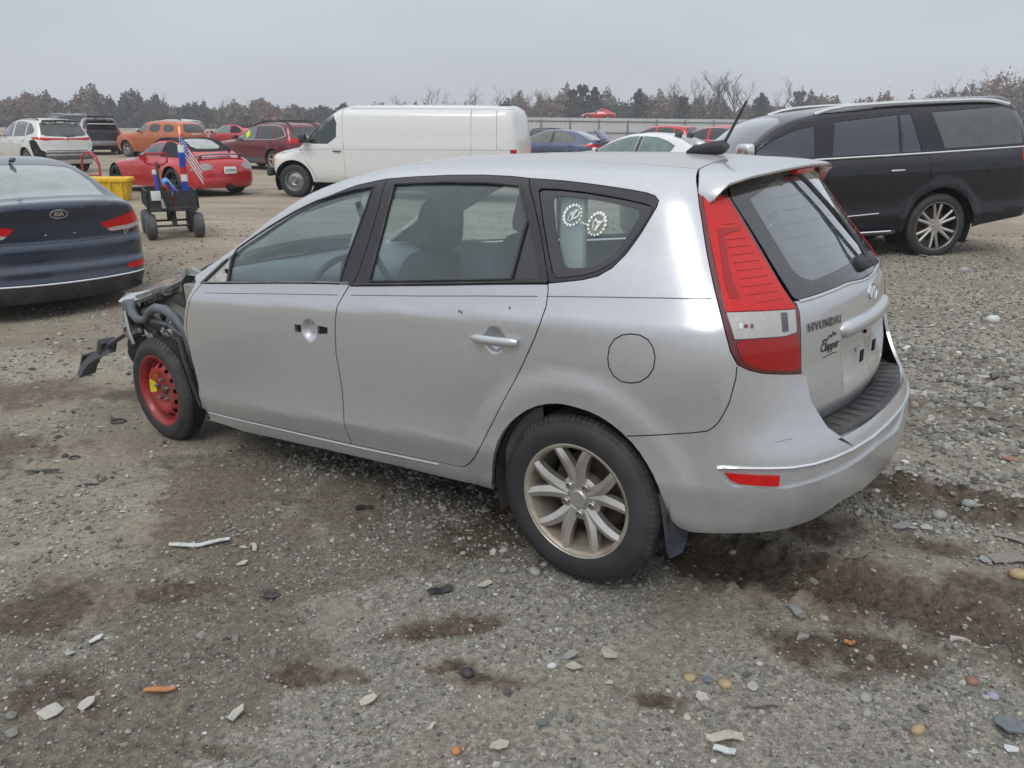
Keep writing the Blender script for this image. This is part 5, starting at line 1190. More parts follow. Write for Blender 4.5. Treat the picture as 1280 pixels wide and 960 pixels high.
# ------------------------------------------------------------------ ground: height, dirt masks, mesh
_hv = np.random.default_rng(11).random((256, 256))
def vnoise(x, y):
    xi, yi = np.floor(x).astype(int), np.floor(y).astype(int); fx, fy = x-xi, y-yi
    fx = fx*fx*fx*(fx*(fx*6-15)+10); fy = fy*fy*fy*(fy*(fy*6-15)+10)
    a, b, c, d = (_hv[(yi+j) & 255, (xi+i) & 255] for j, i in ((0, 0), (0, 1), (1, 0), (1, 1)))
    return (a*(1-fx)+b*fx)*(1-fy)+(c*(1-fx)+d*fx)*fy-.5
def fbm(x, y, f, o=4, g=.5, seed=0):
    s, a = 0, 1
    for k in range(o):
        s = s+a*vnoise(x*f+17.3*k+seed*5.7, y*f+9.1*k-seed*3.3); f *= 2.03; a *= g
    return s
def segd(x, y, pts):
    d = np.full(np.shape(x), 1e9)
    for (ax, ay), (bx, by) in zip(pts[:-1], pts[1:]):
        t = np.clip(((x-ax)*(bx-ax)+(y-ay)*(by-ay))/((bx-ax)**2+(by-ay)**2), 0, 1)
        d = np.minimum(d, np.hypot(x-ax-t*(bx-ax), y-ay-t*(by-ay)))
    return d
TRK = [(.55, 2.82), (.88, 2.69), (1.09, 2.59), (1.3, 2.45), (1.51, 2.32), (1.8, 2.12), (2.6, 1.6)]
TRK2 = [(1.35, 3.75), (1.65, 3.43), (1.9, 3.3), (2.2, 3.12), (2.9, 2.75)]
MUD = [(-1.30, 2.50, .36, .15, 0), (-1.60, 2.42, .26, .15, .4), (-.20, 2.31, .26, .055, .25), (1.08, 2.16, .22, .10, -.15), (-.65, 2.05, .13, .06, 0), (-.12, 2.04, .13, .05, 0), (-1.33, 1.98, .22, .12, 0), (-.83, 1.74, .16, .06, 0),
       (1.9, 3.32, .50, .14, -.3), (1.55, 2.95, .40, .14, -.5), (1.75, 2.55, .35, .16, -.5), (.45, 1.95, .09, .05, 0), (-.20, 2.1, .10, .04, .2), (1.25, 3.05, .30, .15, -.5), (-2.9, 3.9, .8, .3, .2), (-3.2, 5.0, .9, .25, 0), (2.3, 4.6, .7, .15, -.2), (.2, 3.2, .6, .5, 0)]
def mud_mask(x, y):
    n = fbm(x, y, 3.5, 4, .6, 1); n2 = fbm(x, y, 13, 3, .6, 8); m = np.zeros_like(x)
    for cx, cy, rx, ry, a in MUD:
        c, s = math.cos(a), math.sin(a); u = ((x-cx)*c+(y-cy)*s)/rx; v = (-(x-cx)*s+(y-cy)*c)/ry
        m = np.maximum(m, 1-sstep(.45, 1.25, np.hypot(u, v)+n*1.1+n2*.5))
    tr_ = np.minimum(segd(x, y, TRK)+.05*n+8*(x < .6), segd(x, y, TRK2)+.06*n+8*(x < 1.3)); m = np.maximum(m, 1-sstep(.10, .26, tr_+n2*.06))
    wide = sstep(.10, .30, fbm(x, y, .9, 4, .55, 3)+n2*.25)*.6
    return np.clip(np.maximum(m, wide*(np.hypot(x, y) > 1)), 0, 1)
def ghf(x, y):
    x = np.asarray(x, float); y = np.asarray(y, float); r = np.hypot(x, y)
    z = -.100*np.exp(-(((x+2.35)/2.0)**2+((y-4.55)/2.0)**2))+.012*np.exp(-(((x-.9)/1.0)**2+((y-2.6)/.8)**2))
    near = 1/(1+(r/14)**2)
    z = z+tiltz(x, y)-.26*np.exp(-(((x+5.0)/2.6)**2+((y-8.0)/2.4)**2))-.17*np.exp(-(((x-2.3)/1.9)**2+((y-11.6)/2.2)**2))
    z = z+.022*fbm(x, y, .55, 3, .5)*(.4+.6*near)
    flat = 1-.75*np.exp(-(((x-.72)/.35)**2+((y-2.8)/.25)**2)*1.0)
    z = z+flat*near*(.012*fbm(x, y, 2.6, 4, .55, 2)+.010*np.abs(fbm(x, y, 7, 3, .6, 5)))
    m = mud_mask(x, y)
    z = z+near*m*(.020*fbm(x, y, 9, 5, .7, 6)-.004)
    d = segd(x, y, TRK)+.03*fbm(x, y, 5, 3, .5, 4); on = sstep(.5, .9, x)
    z = z+on*(-.026*np.exp(-(d/.085)**2)+.040*np.exp(-((d-.155)/.045)**2)*(1+1.5*fbm(x, y, 12, 3, .6, 9)))
    d = segd(x, y, TRK2)+.05*fbm(x, y, 4, 3, .5, 14); on = sstep(1.2, 1.7, x)
    z = z+on*(.052*np.exp(-((d-.09)/.06)**2)*(1+1.5*fbm(x, y, 9, 3, .6, 19))-.02*np.exp(-(d/.06)**2))
    return z
th1 = np.radians(np.arange(-46, 46.01, .17)); th2 = np.radians(np.arange(49, 311, 3.5)); th = np.concatenate([th1, th2])
rr = .7*np.exp(np.arange(0, math.log(45/.7), .0082)); rr = np.concatenate([rr, 45*np.exp(np.arange(.06, math.log(1600/45), .09)), [1800]])
TH, RR = np.meshgrid(th, rr); X = RR*np.sin(TH); Y = RR*np.cos(TH)
Z = ghf(X, Y)*(1-sstep(60, 200, RR)); V = np.stack([X, Y, Z], -1).reshape(-1, 3)
nc, nr = len(th), len(rr); i, j = np.meshgrid(np.arange(nr-1), np.arange(nc), indexing='ij'); j2 = (j+1) % nc
Fq = np.stack([i*nc+j, i*nc+j2, (i+1)*nc+j2, (i+1)*nc+j], -1).reshape(-1, 4)[:, ::-1].copy()
c_ = len(V); V = np.vstack([V, [0, 0, ghf(0., 0.)]])
def gravel_mask(x, y):
    g = sstep(-.12, .16, fbm(x, y, 1.3, 4, .6, 21)); g = g*.95+.12
    g = np.maximum(g, 1-sstep(1.7, 2.35, y+.35*fbm(x, y, 2, 3, .5, 22)-.25*x))           # dense towards the viewer's feet
    g = np.maximum(g, .9*sstep(1.4, 2.6, x+.5*fbm(x, y, 1.5, 3, .5, 23)))
    g = g*(1-.75*mud_mask(x, y)); left = 1-sstep(-1.6, -.2, x+.4*fbm(x, y, 1, 2, .5, 24))
    return np.clip(g*(1-.70*left*sstep(1.9, 2.6, y)), 0, 1)
mG, NG, LG, bG = nmat('dirt_and_gravel')
at = NG.new('ShaderNodeAttribute'); at.attribute_name = 'mud'; ag = NG.new('ShaderNodeAttribute'); ag.attribute_name = 'gravel'
cd = NG.new('ShaderNodeCameraData')
tA = tex(NG, LG, scale=.35, detail=8, rough=.6); tB = tex(NG, LG, scale=3.2, detail=9, rough=.65); tC = tex(NG, LG, scale=38, detail=8, rough=.7)
vo = tex(NG, LG, 'ShaderNodeTexVoronoi', scale=70); vo2 = tex(NG, LG, 'ShaderNodeTexVoronoi', scale=160)
base = mixc(NG, LG, ramp(NG, LG, tA.outputs[0], [(.35, 0), (.65, 1)]).outputs[0], (.305, .268, .21), (.41, .365, .292))
base = mixc(NG, LG, ramp(NG, LG, tB.outputs[0], [(.30, .0), (.70, 1)]).outputs[0], (.22, .19, .146), base)
grav = mixc(NG, LG, ramp(NG, LG, vo.outputs['Color'], [(.2, 0), (.9, 1)]).outputs[0], (.17, .167, .15), (.46, .445, .40))
f1 = NG.new('ShaderNodeMath'); f1.operation = 'MULTIPLY'; LG.new(ag.outputs['Fac'], f1.inputs[0]); f1.inputs[1].default_value = .55
base = mixc(NG, LG, f1.outputs[0], base, grav)
mudc = mixc(NG, LG, ramp(NG, LG, tC.outputs[0], [(.3, 0), (.7, 1)]).outputs[0], (.048, .035, .025), (.135, .098, .068))
mf = NG.new('ShaderNodeMath'); mf.operation = 'MULTIPLY'; LG.new(at.outputs['Fac'], mf.inputs[0]); mf.inputs[1].default_value = .92
base = mixc(NG, LG, mf.outputs[0], base, mudc)
# far yard: paler compacted dirt with streaks along the wheel tracks
tS = tex(NG, LG, scale=.5, detail=12, rough=.82, vscale=(.45, 1.5, 1), dist=.6); far = mixc(NG, LG, ramp(NG, LG, tS.outputs[0], [(.40, 0), (.60, 1)]).outputs[0], (.23, .195, .145), (.40, .34, .255))
geoN = NG.new('ShaderNodeNewGeometry'); ln = NG.new('ShaderNodeVectorMath'); ln.operation = 'LENGTH'; LG.new(geoN.outputs['Position'], ln.inputs[0])
base = mixc(NG, LG, maprange(NG, LG, ln.outputs['Value'], 4.0, 13.0), base, far)
fine = ramp(NG, LG, tC.outputs[0], [(.28, .48), (.5, 1.0), (.75, 1.38)]).outputs[0]
base = mixc(NG, LG, 1.0, base, fine, 'MULTIPLY')
LG.new(base, bG.inputs['Base Color'])
LG.new(maprange(NG, LG, at.outputs['Fac'], 0, 1, .92, .62), bG.inputs['Roughness']); bG.inputs['Specular IOR Level'].default_value = .35
n1 = bump(NG, LG, None, tB.outputs[0], .7, .035); n2 = bump(NG, LG, None, tC.outputs[0], 1.0, .014, n1); n3 = bump(NG, LG, None, vo.outputs['Distance'], .55, .006, n2); bump(NG, LG, bG, vo2.outputs['Distance'], .4, .003, n3)
me = bpy.data.meshes.new('ground'); me.vertices.add(len(V)); me.vertices.foreach_set('co', V.astype(np.float32).ravel())
tri_c = np.stack([np.arange(nc), (np.arange(nc)+1) % nc, np.full(nc, c_)], 1)[:, ::-1]
me.loops.add(Fq.size+tri_c.size); me.loops.foreach_set('vertex_index', np.concatenate([Fq.ravel(), tri_c.ravel()]).astype(np.int32))
me.polygons.add(len(Fq)+nc); me.polygons.foreach_set('loop_start', np.concatenate([np.arange(0, Fq.size, 4), Fq.size+np.arange(0, 3*nc, 3)]).astype(np.int32)); me.update(calc_edges=True)
me.polygons.foreach_set('use_smooth', np.ones(len(me.polygons), bool))
for nm, fn in (('mud', mud_mask), ('gravel', gravel_mask)):
    a = me.attributes.new(nm, 'FLOAT', 'POINT'); v_ = np.zeros(len(V)); k = np.hypot(V[:, 0], V[:, 1]) < 30; v_[k] = fn(V[k, 0], V[k, 1]); a.data.foreach_set('value', v_.astype(np.float32))
me.materials.append(mG); gr = link(bpy.data.objects.new('ground', me)); gr['kind'] = 'structure'
# ---- loose stones
def ico():
    p = (1+5**.5)/2; v = [(-1, p, 0), (1, p, 0), (-1, -p, 0), (1, -p, 0), (0, -1, p), (0, 1, p), (0, -1, -p), (0, 1, -p), (p, 0, -1), (p, 0, 1), (-p, 0, -1), (-p, 0, 1)]
    f = [(0, 11, 5), (0, 5, 1), (0, 1, 7), (0, 7, 10), (0, 10, 11), (1, 5, 9), (5, 11, 4), (11, 10, 2), (10, 7, 6), (7, 1, 8), (3, 9, 4), (3, 4, 2), (3, 2, 6), (3, 6, 8), (3, 8, 9), (4, 9, 5), (2, 4, 11), (6, 2, 10), (8, 6, 7), (9, 8, 1)]
    v = np.array(v, float); return v/np.linalg.norm(v[0]), np.array(f)
def octa(): return np.array([(1, 0, 0), (0, 1, 0), (-1, 0, 0), (0, -1, 0), (0, 0, 1), (0, 0, -1)], float), np.array([(0, 1, 4), (1, 2, 4), (2, 3, 4), (3, 0, 4), (1, 0, 5), (2, 1, 5), (3, 2, 5), (0, 3, 5)])
mS, NS, LS, bS = nmat('crushed_stone'); aS = NS.new('ShaderNodeAttribute'); aS.attribute_name = 'tone'; aS.attribute_type = 'GEOMETRY'
LS.new(ramp(NS, LS, aS.outputs['Fac'], [(0, (.045, .045, .048)), (.3, (.16, .158, .14)), (.6, (.30, .29, .255)), (.8, (.44, .43, .39)), (.93, (.25, .20, .145)), (1, (.58, .56, .52))]).outputs[0], bS.inputs['Base Color']); bS.inputs['Roughness'].default_value = .8
def stones(name, n, rmin, rmax, pw, smin_, smax_, shape, sd, dens_fn=gravel_mask):
    g = np.random.default_rng(sd); P = np.zeros((0, 2))
    while len(P) < n:
        u = g.random(n*2); r = (rmin**pw+(rmax**pw-rmin**pw)*u)**(1/pw); t = np.radians(g.uniform(-42, 42, n*2)); x, y = r*np.sin(t), r*np.cos(t)
        k = g.random(n*2) < dens_fn(x, y); P = np.vstack([P, np.stack([x, y], 1)[k]])
    P = P[:n]; v, f = shape; m = len(v)
    s = smin_*(smax_/smin_)**(g.random(n)**2.2); D = np.hypot(P[:, 0], P[:, 1]); s = s*np.clip(D/2.6, .8, 1.9)
    ax = g.normal(size=(n, 3)); ax /= np.linalg.norm(ax, axis=1)[:, None]; an = g.uniform(0, 6.28, n)
    vv = np.tile(v, (n, 1, 1))*(1+g.uniform(-.28, .28, (n, m, 1)))*np.stack([g.uniform(.7, 1.3, n), g.uniform(.6, 1.1, n), g.uniform(.4, .85, n)], 1)[:, None, :]
    cz, sz = np.cos(an)[:, None], np.sin(an)[:, None]; tl = g.uniform(-.5, .5, n)[:, None]
    x = vv[:, :, 0]*cz-vv[:, :, 1]*sz; y = vv[:, :, 0]*sz+vv[:, :, 1]*cz; z = vv[:, :, 2]
    y, z = y*np.cos(tl)-z*np.sin(tl), y*np.sin(tl)+z*np.cos(tl)
    W_ = np.stack([x, y, z], -1)*s[:, None, None]*.5
    W_[:, :, 0] += P[:, :1]; W_[:, :, 1] += P[:, 1:2]; W_[:, :, 2] += (ghf(P[:, 0], P[:, 1])+s*.10)[:, None]
    Fc = (f[None]+np.arange(n)[:, None, None]*m).reshape(-1, 3)
    o = mesh(name, W_.reshape(-1, 3), Fc, mS); a = o.data.attributes.new('tone', 'FLOAT', 'POINT'); a.data.foreach_set('value', np.repeat(np.clip(g.beta(2.4, 3.0, n)*(.86 if smax_ < .01 else 1)+(g.random(n) > (.997 if smax_ < .01 else .985))*.5, 0, 1), m).astype(np.float32)); o['kind'] = 'stuff'; return o
stones('gravel', 32000, 1.35, 4.0, 2.0, .0045, .019, ico(), 3)
stones('gravel', 52000, 1.35, 3.2, 2.0, .003, .0065, octa(), 4, None or gravel_mask)
stones('gravel', 52000, 3.0, 17, 1.35, .007, .028, octa(), 5, lambda x, y: gravel_mask(x, y)*(1-sstep(8, 17, np.hypot(x, y))))
stones('gravel', 2600, 1.5, 7.0, 2.0, .016, .045, ico(), 6, lambda x, y: gravel_mask(x, y)*sstep(-.2, .2, fbm(x, y, .8, 3, .5, 31)+.12*x-.05))
# ------------------------------------------------------------------ fence, mound, wood
fc = simple('corrugated_fence_sheet', (.52, .53, .54), .5, .1, var=.08, scale=.6); fr_ = simple('fence_rail', (.20, .21, .22), .6)
fence = thing('metal_fence', 'long pale corrugated metal fence across the back of the yard', 'fence', (0, 0, 0))
def fpos(t): return Vector((-14+46*t, 66+2*t, -.02))
NP_ = 20
for k in range(NP_):
    a, b = fpos(k/NP_), fpos((k+1)/NP_); n = 14; V = []; d_ = (b-a); ln_ = d_.length; nrm_ = Vector((d_.y, -d_.x, 0)).normalized()
    for i_ in range(n+1):
        p = a+d_*i_/n+nrm_*(.03 if i_ % 2 else 0)
        V += [tuple(p), tuple(p+Vector((0, 0, 2.2)))]
    mesh('panel', V, [(2*i_, 2*i_+2, 2*i_+3, 2*i_+1) for i_ in range(n)], fc, fence)
    v1 = tube_geo([a+nrm_*.07+Vector((0, 0, 0)), a+nrm_*.07+Vector((0, 0, 2.1))], .05, 6); mesh('post', *v1, fr_, fence)
    for z_ in (.2, 1.1, 1.95):
        mesh('rail', *tube_geo([a+nrm_*.06+Vector((0, 0, z_)), b+nrm_*.06+Vector((0, 0, z_))], .045, 5), fr_, fence)
V = []; nx, ny = 40, 8
for i_ in range(nx):
    for j_ in range(ny):
        x = -4+30*i_/(nx-1); y = 86+22*j_/(ny-1); V.append((x, y, -.3+2.52*math.sin(math.pi*j_/(ny-1))**.6*min(1, i_/4, (nx-1-i_)/4)+.12*math.sin(i_*1.7+j_)))
mound = mesh('bank', V, [(i_*ny+j_, (i_+1)*ny+j_, (i_+1)*ny+j_+1, i_*ny+j_+1) for i_ in range(nx-1) for j_ in range(ny-1)], simple('bank_soil', (.16, .13, .10), .95, scale=1, bumps=.3), smooth=True); mound['kind'] = 'structure'
# wood: many small twig clumps, brown-grey with russet and dark pines
def vcol_mat(name, rough=.95):
    m, N_, L_, b_ = nmat(name); a = N_.new('ShaderNodeAttribute'); a.attribute_name = 'Col'; L_.new(a.outputs['Color'], b_.inputs['Base Color']); b_.inputs['Roughness'].default_value = rough; b_.inputs['Specular IOR Level'].default_value = .1; return m
mT = vcol_mat('foliage_and_twigs')
def clumps(name, C, S, colr, parent=None, kind=None, seed=1, tall=1.0, quads=None):
    """one small ragged two-triangle leaf clump per centre"""
    g = np.random.default_rng(seed); n = len(C); C = np.asarray(C); S = np.asarray(S)
    a = g.normal(size=(n, 3)); a[:, 1] *= .6; a /= np.linalg.norm(a, axis=1)[:, None]; b = np.cross(a, g.normal(size=(n, 3))); b /= np.linalg.norm(b, axis=1)[:, None]
    q = g.uniform(.35, 1, (n, 4, 1)); V_ = np.stack([C-a*S[:, None]*q[:, 0], C+b*S[:, None]*q[:, 1]*tall, C+a*S[:, None]*q[:, 2], C-b*S[:, None]*q[:, 3]*.7], 1).reshape(-1, 3)
    o = mesh(name, V_, np.arange(4*n).reshape(n, 4), mT, parent)
    ca = o.data.color_attributes.new('Col', 'FLOAT_COLOR', 'POINT'); cc = np.concatenate([np.asarray(colr)*g.uniform(.7, 1.3, (n, 1)), np.ones((n, 1))], 1); ca.data.foreach_set('color', np.repeat(cc, 4, 0).astype(np.float32).ravel())
    if kind: o['kind'] = kind
    return o
g_ = np.random.default_rng(5)
def wood_top(az):     # height of the wood's outline over the bearing, degrees from straight ahead
    t = 5.6+1.6*math.sin(az*.21+1)+1.1*math.sin(az*.67)+.9*math.sin(az*1.9+2)+.6*math.sin(az*4.3)
    return t+np.interp(az, [-36, -20, -8, 0, 8, 16, 22, 36], [.2, .2, -.4, .6, 2.6, 3.4, 3.4, 7.0])
n_ = 155000; az = np.where(g_.random(n_) < .76, g_.uniform(-40, 40, n_), g_.uniform(40, 82, n_)*np.sign(g_.random(n_)-.5)); d_ = g_.uniform(0, 1, n_)*46+212
H_ = np.maximum(np.array([wood_top(a) for a in az])*1.06, 6.4)*(.98+.34*fbm(az*1.0, az*0+3, 1.6, 4, .6, 2))
zz = np.where(g_.random(n_) < .30, g_.random(n_)**.5, g_.random(n_)**1.1)*H_*(1+.07*(g_.random(n_) > .93)); C = np.stack([d_*np.sin(np.radians(az)), d_*np.cos(np.radians(az)), zz-.5], 1)
edge = np.clip(zz/H_, 0, 1); S = g_.uniform(.35, .85, n_)*(1.6-1.15*edge**1.5)
kind = fbm(az, az*0, .45, 4, .6, 12)+.15*g_.normal(size=n_)
pal = np.where((kind < -.20)[:, None], [.058, .060, .047], np.where((kind > .26)[:, None], [.185, .115, .082], [.165, .130, .106]))
clumps('woodland', C, S, pal, None, 'stuff', 2, 1.3)
def dead_tree(x, y, h, seed, parent_name='bare_tree', label='', group=None, lean=0, spread=.42):
    g = random.Random(seed); V, Fc = [], []
    def br(p, d, l, r, lev):
        n = 3; pts = [p]
        for _ in range(n):
            d = (d+Vector((g.uniform(-.16, .16), g.uniform(-.16, .16), g.uniform(-.02, .12)))).normalized(); p = p+d*l/n; pts.append(p)
        v, f = tube_geo([tuple(q) for q in pts], [r*(1-.5*i/n) for i in range(n+1)], 4 if lev else 6, False); k = len(V); V.extend(v); Fc.extend([tuple(q+k for q in t) for t in f])
        if lev < 4:
            for i in range(3 if lev else 6):
                t = g.uniform(.35, 1) if lev else g.uniform(.3, 1); s = pts[0].lerp(pts[-1], t); a = g.uniform(0, 6.28); nd = (d*(.75)+Vector((math.cos(a), math.sin(a)*.7, .25))*spread*1.5).normalized()
                br(s, nd, l*g.uniform(.45, .68), r*.5, lev+1)
    t_ = thing(parent_name, label, 'tree', (x, y, -.3), 0, group)
    br(Vector((0, 0, 0)), Vector((lean, 0, 1)).normalized(), h*.55, h*.018, 0)
    tv, tf = tube_geo([(0, 0, 0), (0, 0, h*.12)], [h*.022, h*.019], 6)
    mesh('trunk', tv, tf, BARK, t_); o = mesh('crown', V, Fc, BARK, t_)
    return t_
BARK = simple('bark', (.10, .085, .075), .95, scale=2)
def pine(x, y, h, seed, label):
    g = np.random.default_rng(seed); t_ = thing('pine_tree', label, 'tree', (x, y, -.3), 0)
    tv, tf = tube_geo([(0, 0, 0), (.1, 0, h*.5), (0, 0, h*.90)], [.20, .15, .05], 6); mesh('trunk', tv, tf, BARK, t_)
    n = 1300; lay = g.integers(0, 9, n); zc = h*(.42+.56*lay/8)+g.normal(0, .25, n); rad = h*.36*(1-.62*(lay/8)**1.8)*(.65+.35*np.sin(lay*2.1+seed))
    a = g.uniform(0, 6.28, n); r_ = rad*g.random(n)**.5; C = np.stack([r_*np.cos(a), r_*np.sin(a), zc-.12*r_], 1)
    clumps('crown', C, g.uniform(.22, .5, n), np.tile([.052, .060, .044], (n, 1)), t_, None, seed)
def azp(px, d): return (d*(px-640)/1000*1.045, d)
def htop(y, d, px=640): return 1.6+d*(156+(px-640)*.0105-y)/1000*1.04
k = 0
for px, yt, d, lab in ((822, 100, 190, 'bare grey tree standing left of the tallest ones above the fence'), (838, 104, 196, 'slim bare tree just above the white sedan'), (856, 98, 188, 'second tall bare tree left of the wagon antenna'),
        (871, 93, 185, 'tallest bare tree on the skyline left of the wagon antenna'), (889, 95, 187, 'wide bare tree on the skyline beside the antenna mast'), (905, 104, 192, 'bare tree directly behind the antenna mast'), (945, 108, 195, 'pale bare tree right of the wagon antenna'), (975, 110, 198, 'small bare tree between the antenna and the black SUV roof'),
        (226, 118, 175, 'tall thin bare tree above the orange car'), (236, 119, 176, 'bare tree leaning right above the orange car'), (586, 111, 180, 'tallest bare tree above the white van roof'), (545, 116, 182, 'round bare tree above the middle of the van roof'), (512, 120, 185, 'low bare russet tree above the van roof'), (568, 118, 186, 'bare tree left of the tallest one above the van'), (620, 119, 183, 'bare tree above the rear end of the van roof'), (648, 113, 181, 'bare tree just past the rear of the van'), (664, 116, 184, 'thin bare tree above the left end of the fence'), (680, 118, 188, 'bare bushy tree above the left end of the fence'),
        (95, 126, 180, 'pale bare tree above the dark utility at far left'), (45, 127, 180, 'bare tree above the white SUV'), (10, 124, 178, 'bare tree at the left edge of the skyline'), (70, 125, 184, 'thin bare tree right of the white SUV roof'), (308, 125, 184, 'bare russet tree above the red convertible'), (388, 127, 186, 'bare tree just left of the van cab roof'), (350, 128, 190, 'low bare tree above the maroon wagon'),
        (1130, 108, 180, 'bare tree above the front of the black SUV roof'), (1180, 106, 178, 'bare tree above the black SUV roof rail'), (1225, 103, 175, 'bare tree above the rear of the black SUV roof')):
    k += 1; x, y = azp(px, d); dead_tree(x, y, htop(yt, d, px)*1.02, k*7+1, 'bare_tree', lab)
for px, yt, d, lab in ((110, 127, 200, 'dark pine left of the dark utility above the treeline'), (120, 128, 203, 'rounded dark pine above the black utility'), (148, 129, 198, 'dark pine above the open dark utility'), (182, 128, 200, 'tallest dark pine above the orange car'), (212, 131, 204, 'dark pine above the orange car rear'), (26, 130, 205, 'dark pine above the white SUV roof'),
        (716, 113, 192, 'tallest dark pine above the red convertible on the bank'), (730, 116, 195, 'dark pine right of the tallest above the bank'), (705, 118, 198, 'dark pine near the left end of the fence'), (780, 118, 190, 'spreading dark pine right of the red car on the bank'), (830, 126, 186, 'green cedar above the white sedan'), (918, 122, 194, 'dark pine right of the wagon antenna tip'), (960, 120, 200, 'dark pine above the right half of the fence'), (1273, 100, 180, 'dark pine at the right edge above the black SUV')):
    k += 1; x, y = azp(px, d); pine(x, y, htop(yt, d, px), k*3, lab)
# ------------------------------------------------------------------ vehicle shapes (x rearward from the rear axle, y to the car's right)
SEDAN = dict(h=.09, zc=.62, belt=.97, sec_w=.925, arch=[(0, .33, .375), (-2.8, .33, .375)], kc=.28, cr=.20, xfan=-2.2,
    sec=[(.12, .78), (.2, .84), (.27, .86), (.4, .90), (.6, .925), (.78, .928), (.88, .915), (.95, .885), (1.05, .835), (1.2, .755), (1.33, .67), (1.42, .59), (1.5, .50), (1.6, .38)],
    top=[(-3.8, .60), (-3.6, .76), (-3.2, .89), (-2.6, .98), (-2.15, 1.04), (-1.9, 1.16), (-1.5, 1.335), (-1.1, 1.435), (-.7, 1.465), (-.3, 1.448), (.1, 1.375), (.42, 1.26), (.72, 1.145), (.88, 1.12), (1.0, 1.118), (1.08, 1.10), (1.2, 1.0)],
    xr=[(.15, .93), (.22, 1.04), (.30, 1.09), (.38, 1.105), (.44, 1.09), (.50, 1.085), (.545, 1.045), (.60, 1.04), (.68, 1.04), (.715, 1.03), (.755, 1.000), (.85, 1.003), (.93, 1.012), (.97, 1.032), (1.02, 1.055), (1.08, 1.07), (1.12, 1.05), (1.25, .9)],
    xf=[(.15, -3.6), (.3, -3.76), (.5, -3.78), (.65, -3.74), (.8, -3.6), (1.0, -3.2)], plan=[(-3.8, .14), (-3.2, .04), (-2.4, .005), (0, 0), (.5, .02), (.9, .07), (1.1, .12)], ptop=[(-3.2, .12), (-2.2, .10), (-1.6, .04), (-1.0, 0), (-.2, .01), (.4, .05), (.9, .02)],
    nose_x=-3.55, tail_x=.955, edge=[(-3.55, -.45), (-3.4, -.62), (-3.0, -.72), (-2.5, -.76), (-2.2, -.745), (-1.9, -.66), (-1.5, -.585), (-1.1, -.55), (-.5, -.55), (.0, -.57), (.35, -.64), (.65, -.69), (.82, -.66), (.90, -.5), (.945, -.2)],
    wall=[('window', 'side', [(-1.98, .985), (-1.72, 1.13), (-1.35, 1.285), (-1.05, 1.36), (-.82, 1.375), (-.86, 1.0)], 'window', dict(off=-.004)),
          ('window', 'side', [(-.74, 1.005), (-.70, 1.378), (-.35, 1.36), (-.08, 1.28), (.12, 1.18), (.06, 1.06), (-.05, 1.02)], 'window', dict(off=-.004)),
          ('pillar_cover', 'side', [(-.85, .995), (-.805, 1.372), (-.715, 1.376), (-.75, .998)], 'gloss_black', dict(over=1, off=.002)),
          ('tail_light', 'rear', [(-.40, .875), (-.50, .80), (-.70, .80), (-.865, .83), (-.885, .90), (-.86, .965), (-.66, .935)], 'red_lens', dict(off=.003)),
          ('head_light', 'front', [(-.45, .68), (-.75, .68), (-.84, .74), (-.80, .80), (-.6, .76)], 'clear_lens', {})],
    topp=[('rear_glass', [(-.02, 0), (.0, -.30), (.06, -.50), (.36, -.585), (.66, -.60), (.72, -.3), (.735, 0)], 'rearwin', dict(off=-.002)),
          ('windscreen', [(-1.52, 0), (-1.55, -.30), (-1.62, -.52), (-2.0, -.62), (-2.18, -.66), (-2.26, -.3), (-2.28, 0)], 'window', {})],
    seams=[('side', [(-1.9, .98), (-1.93, .8), (-1.88, .5), (-1.8, .3)]), ('side', [(-.80, 1.0), (-.80, .6), (-.83, .3)]), ('side', [(.14, 1.1), (.12, .95), (-.02, .8), (-.33, .6), (-.42, .45), (-.45, .3)])],
    wheels=[(0, .33, .215, .21, 'five', 'alu', 'alu_in'), (-2.8, .33, .215, .21, 'five', 'alu', 'alu_in')], handles=[('paint', [(-1.02, .87), (-.05, .90)])], mirror=(-1.83, 1.0, 'paint', .19))
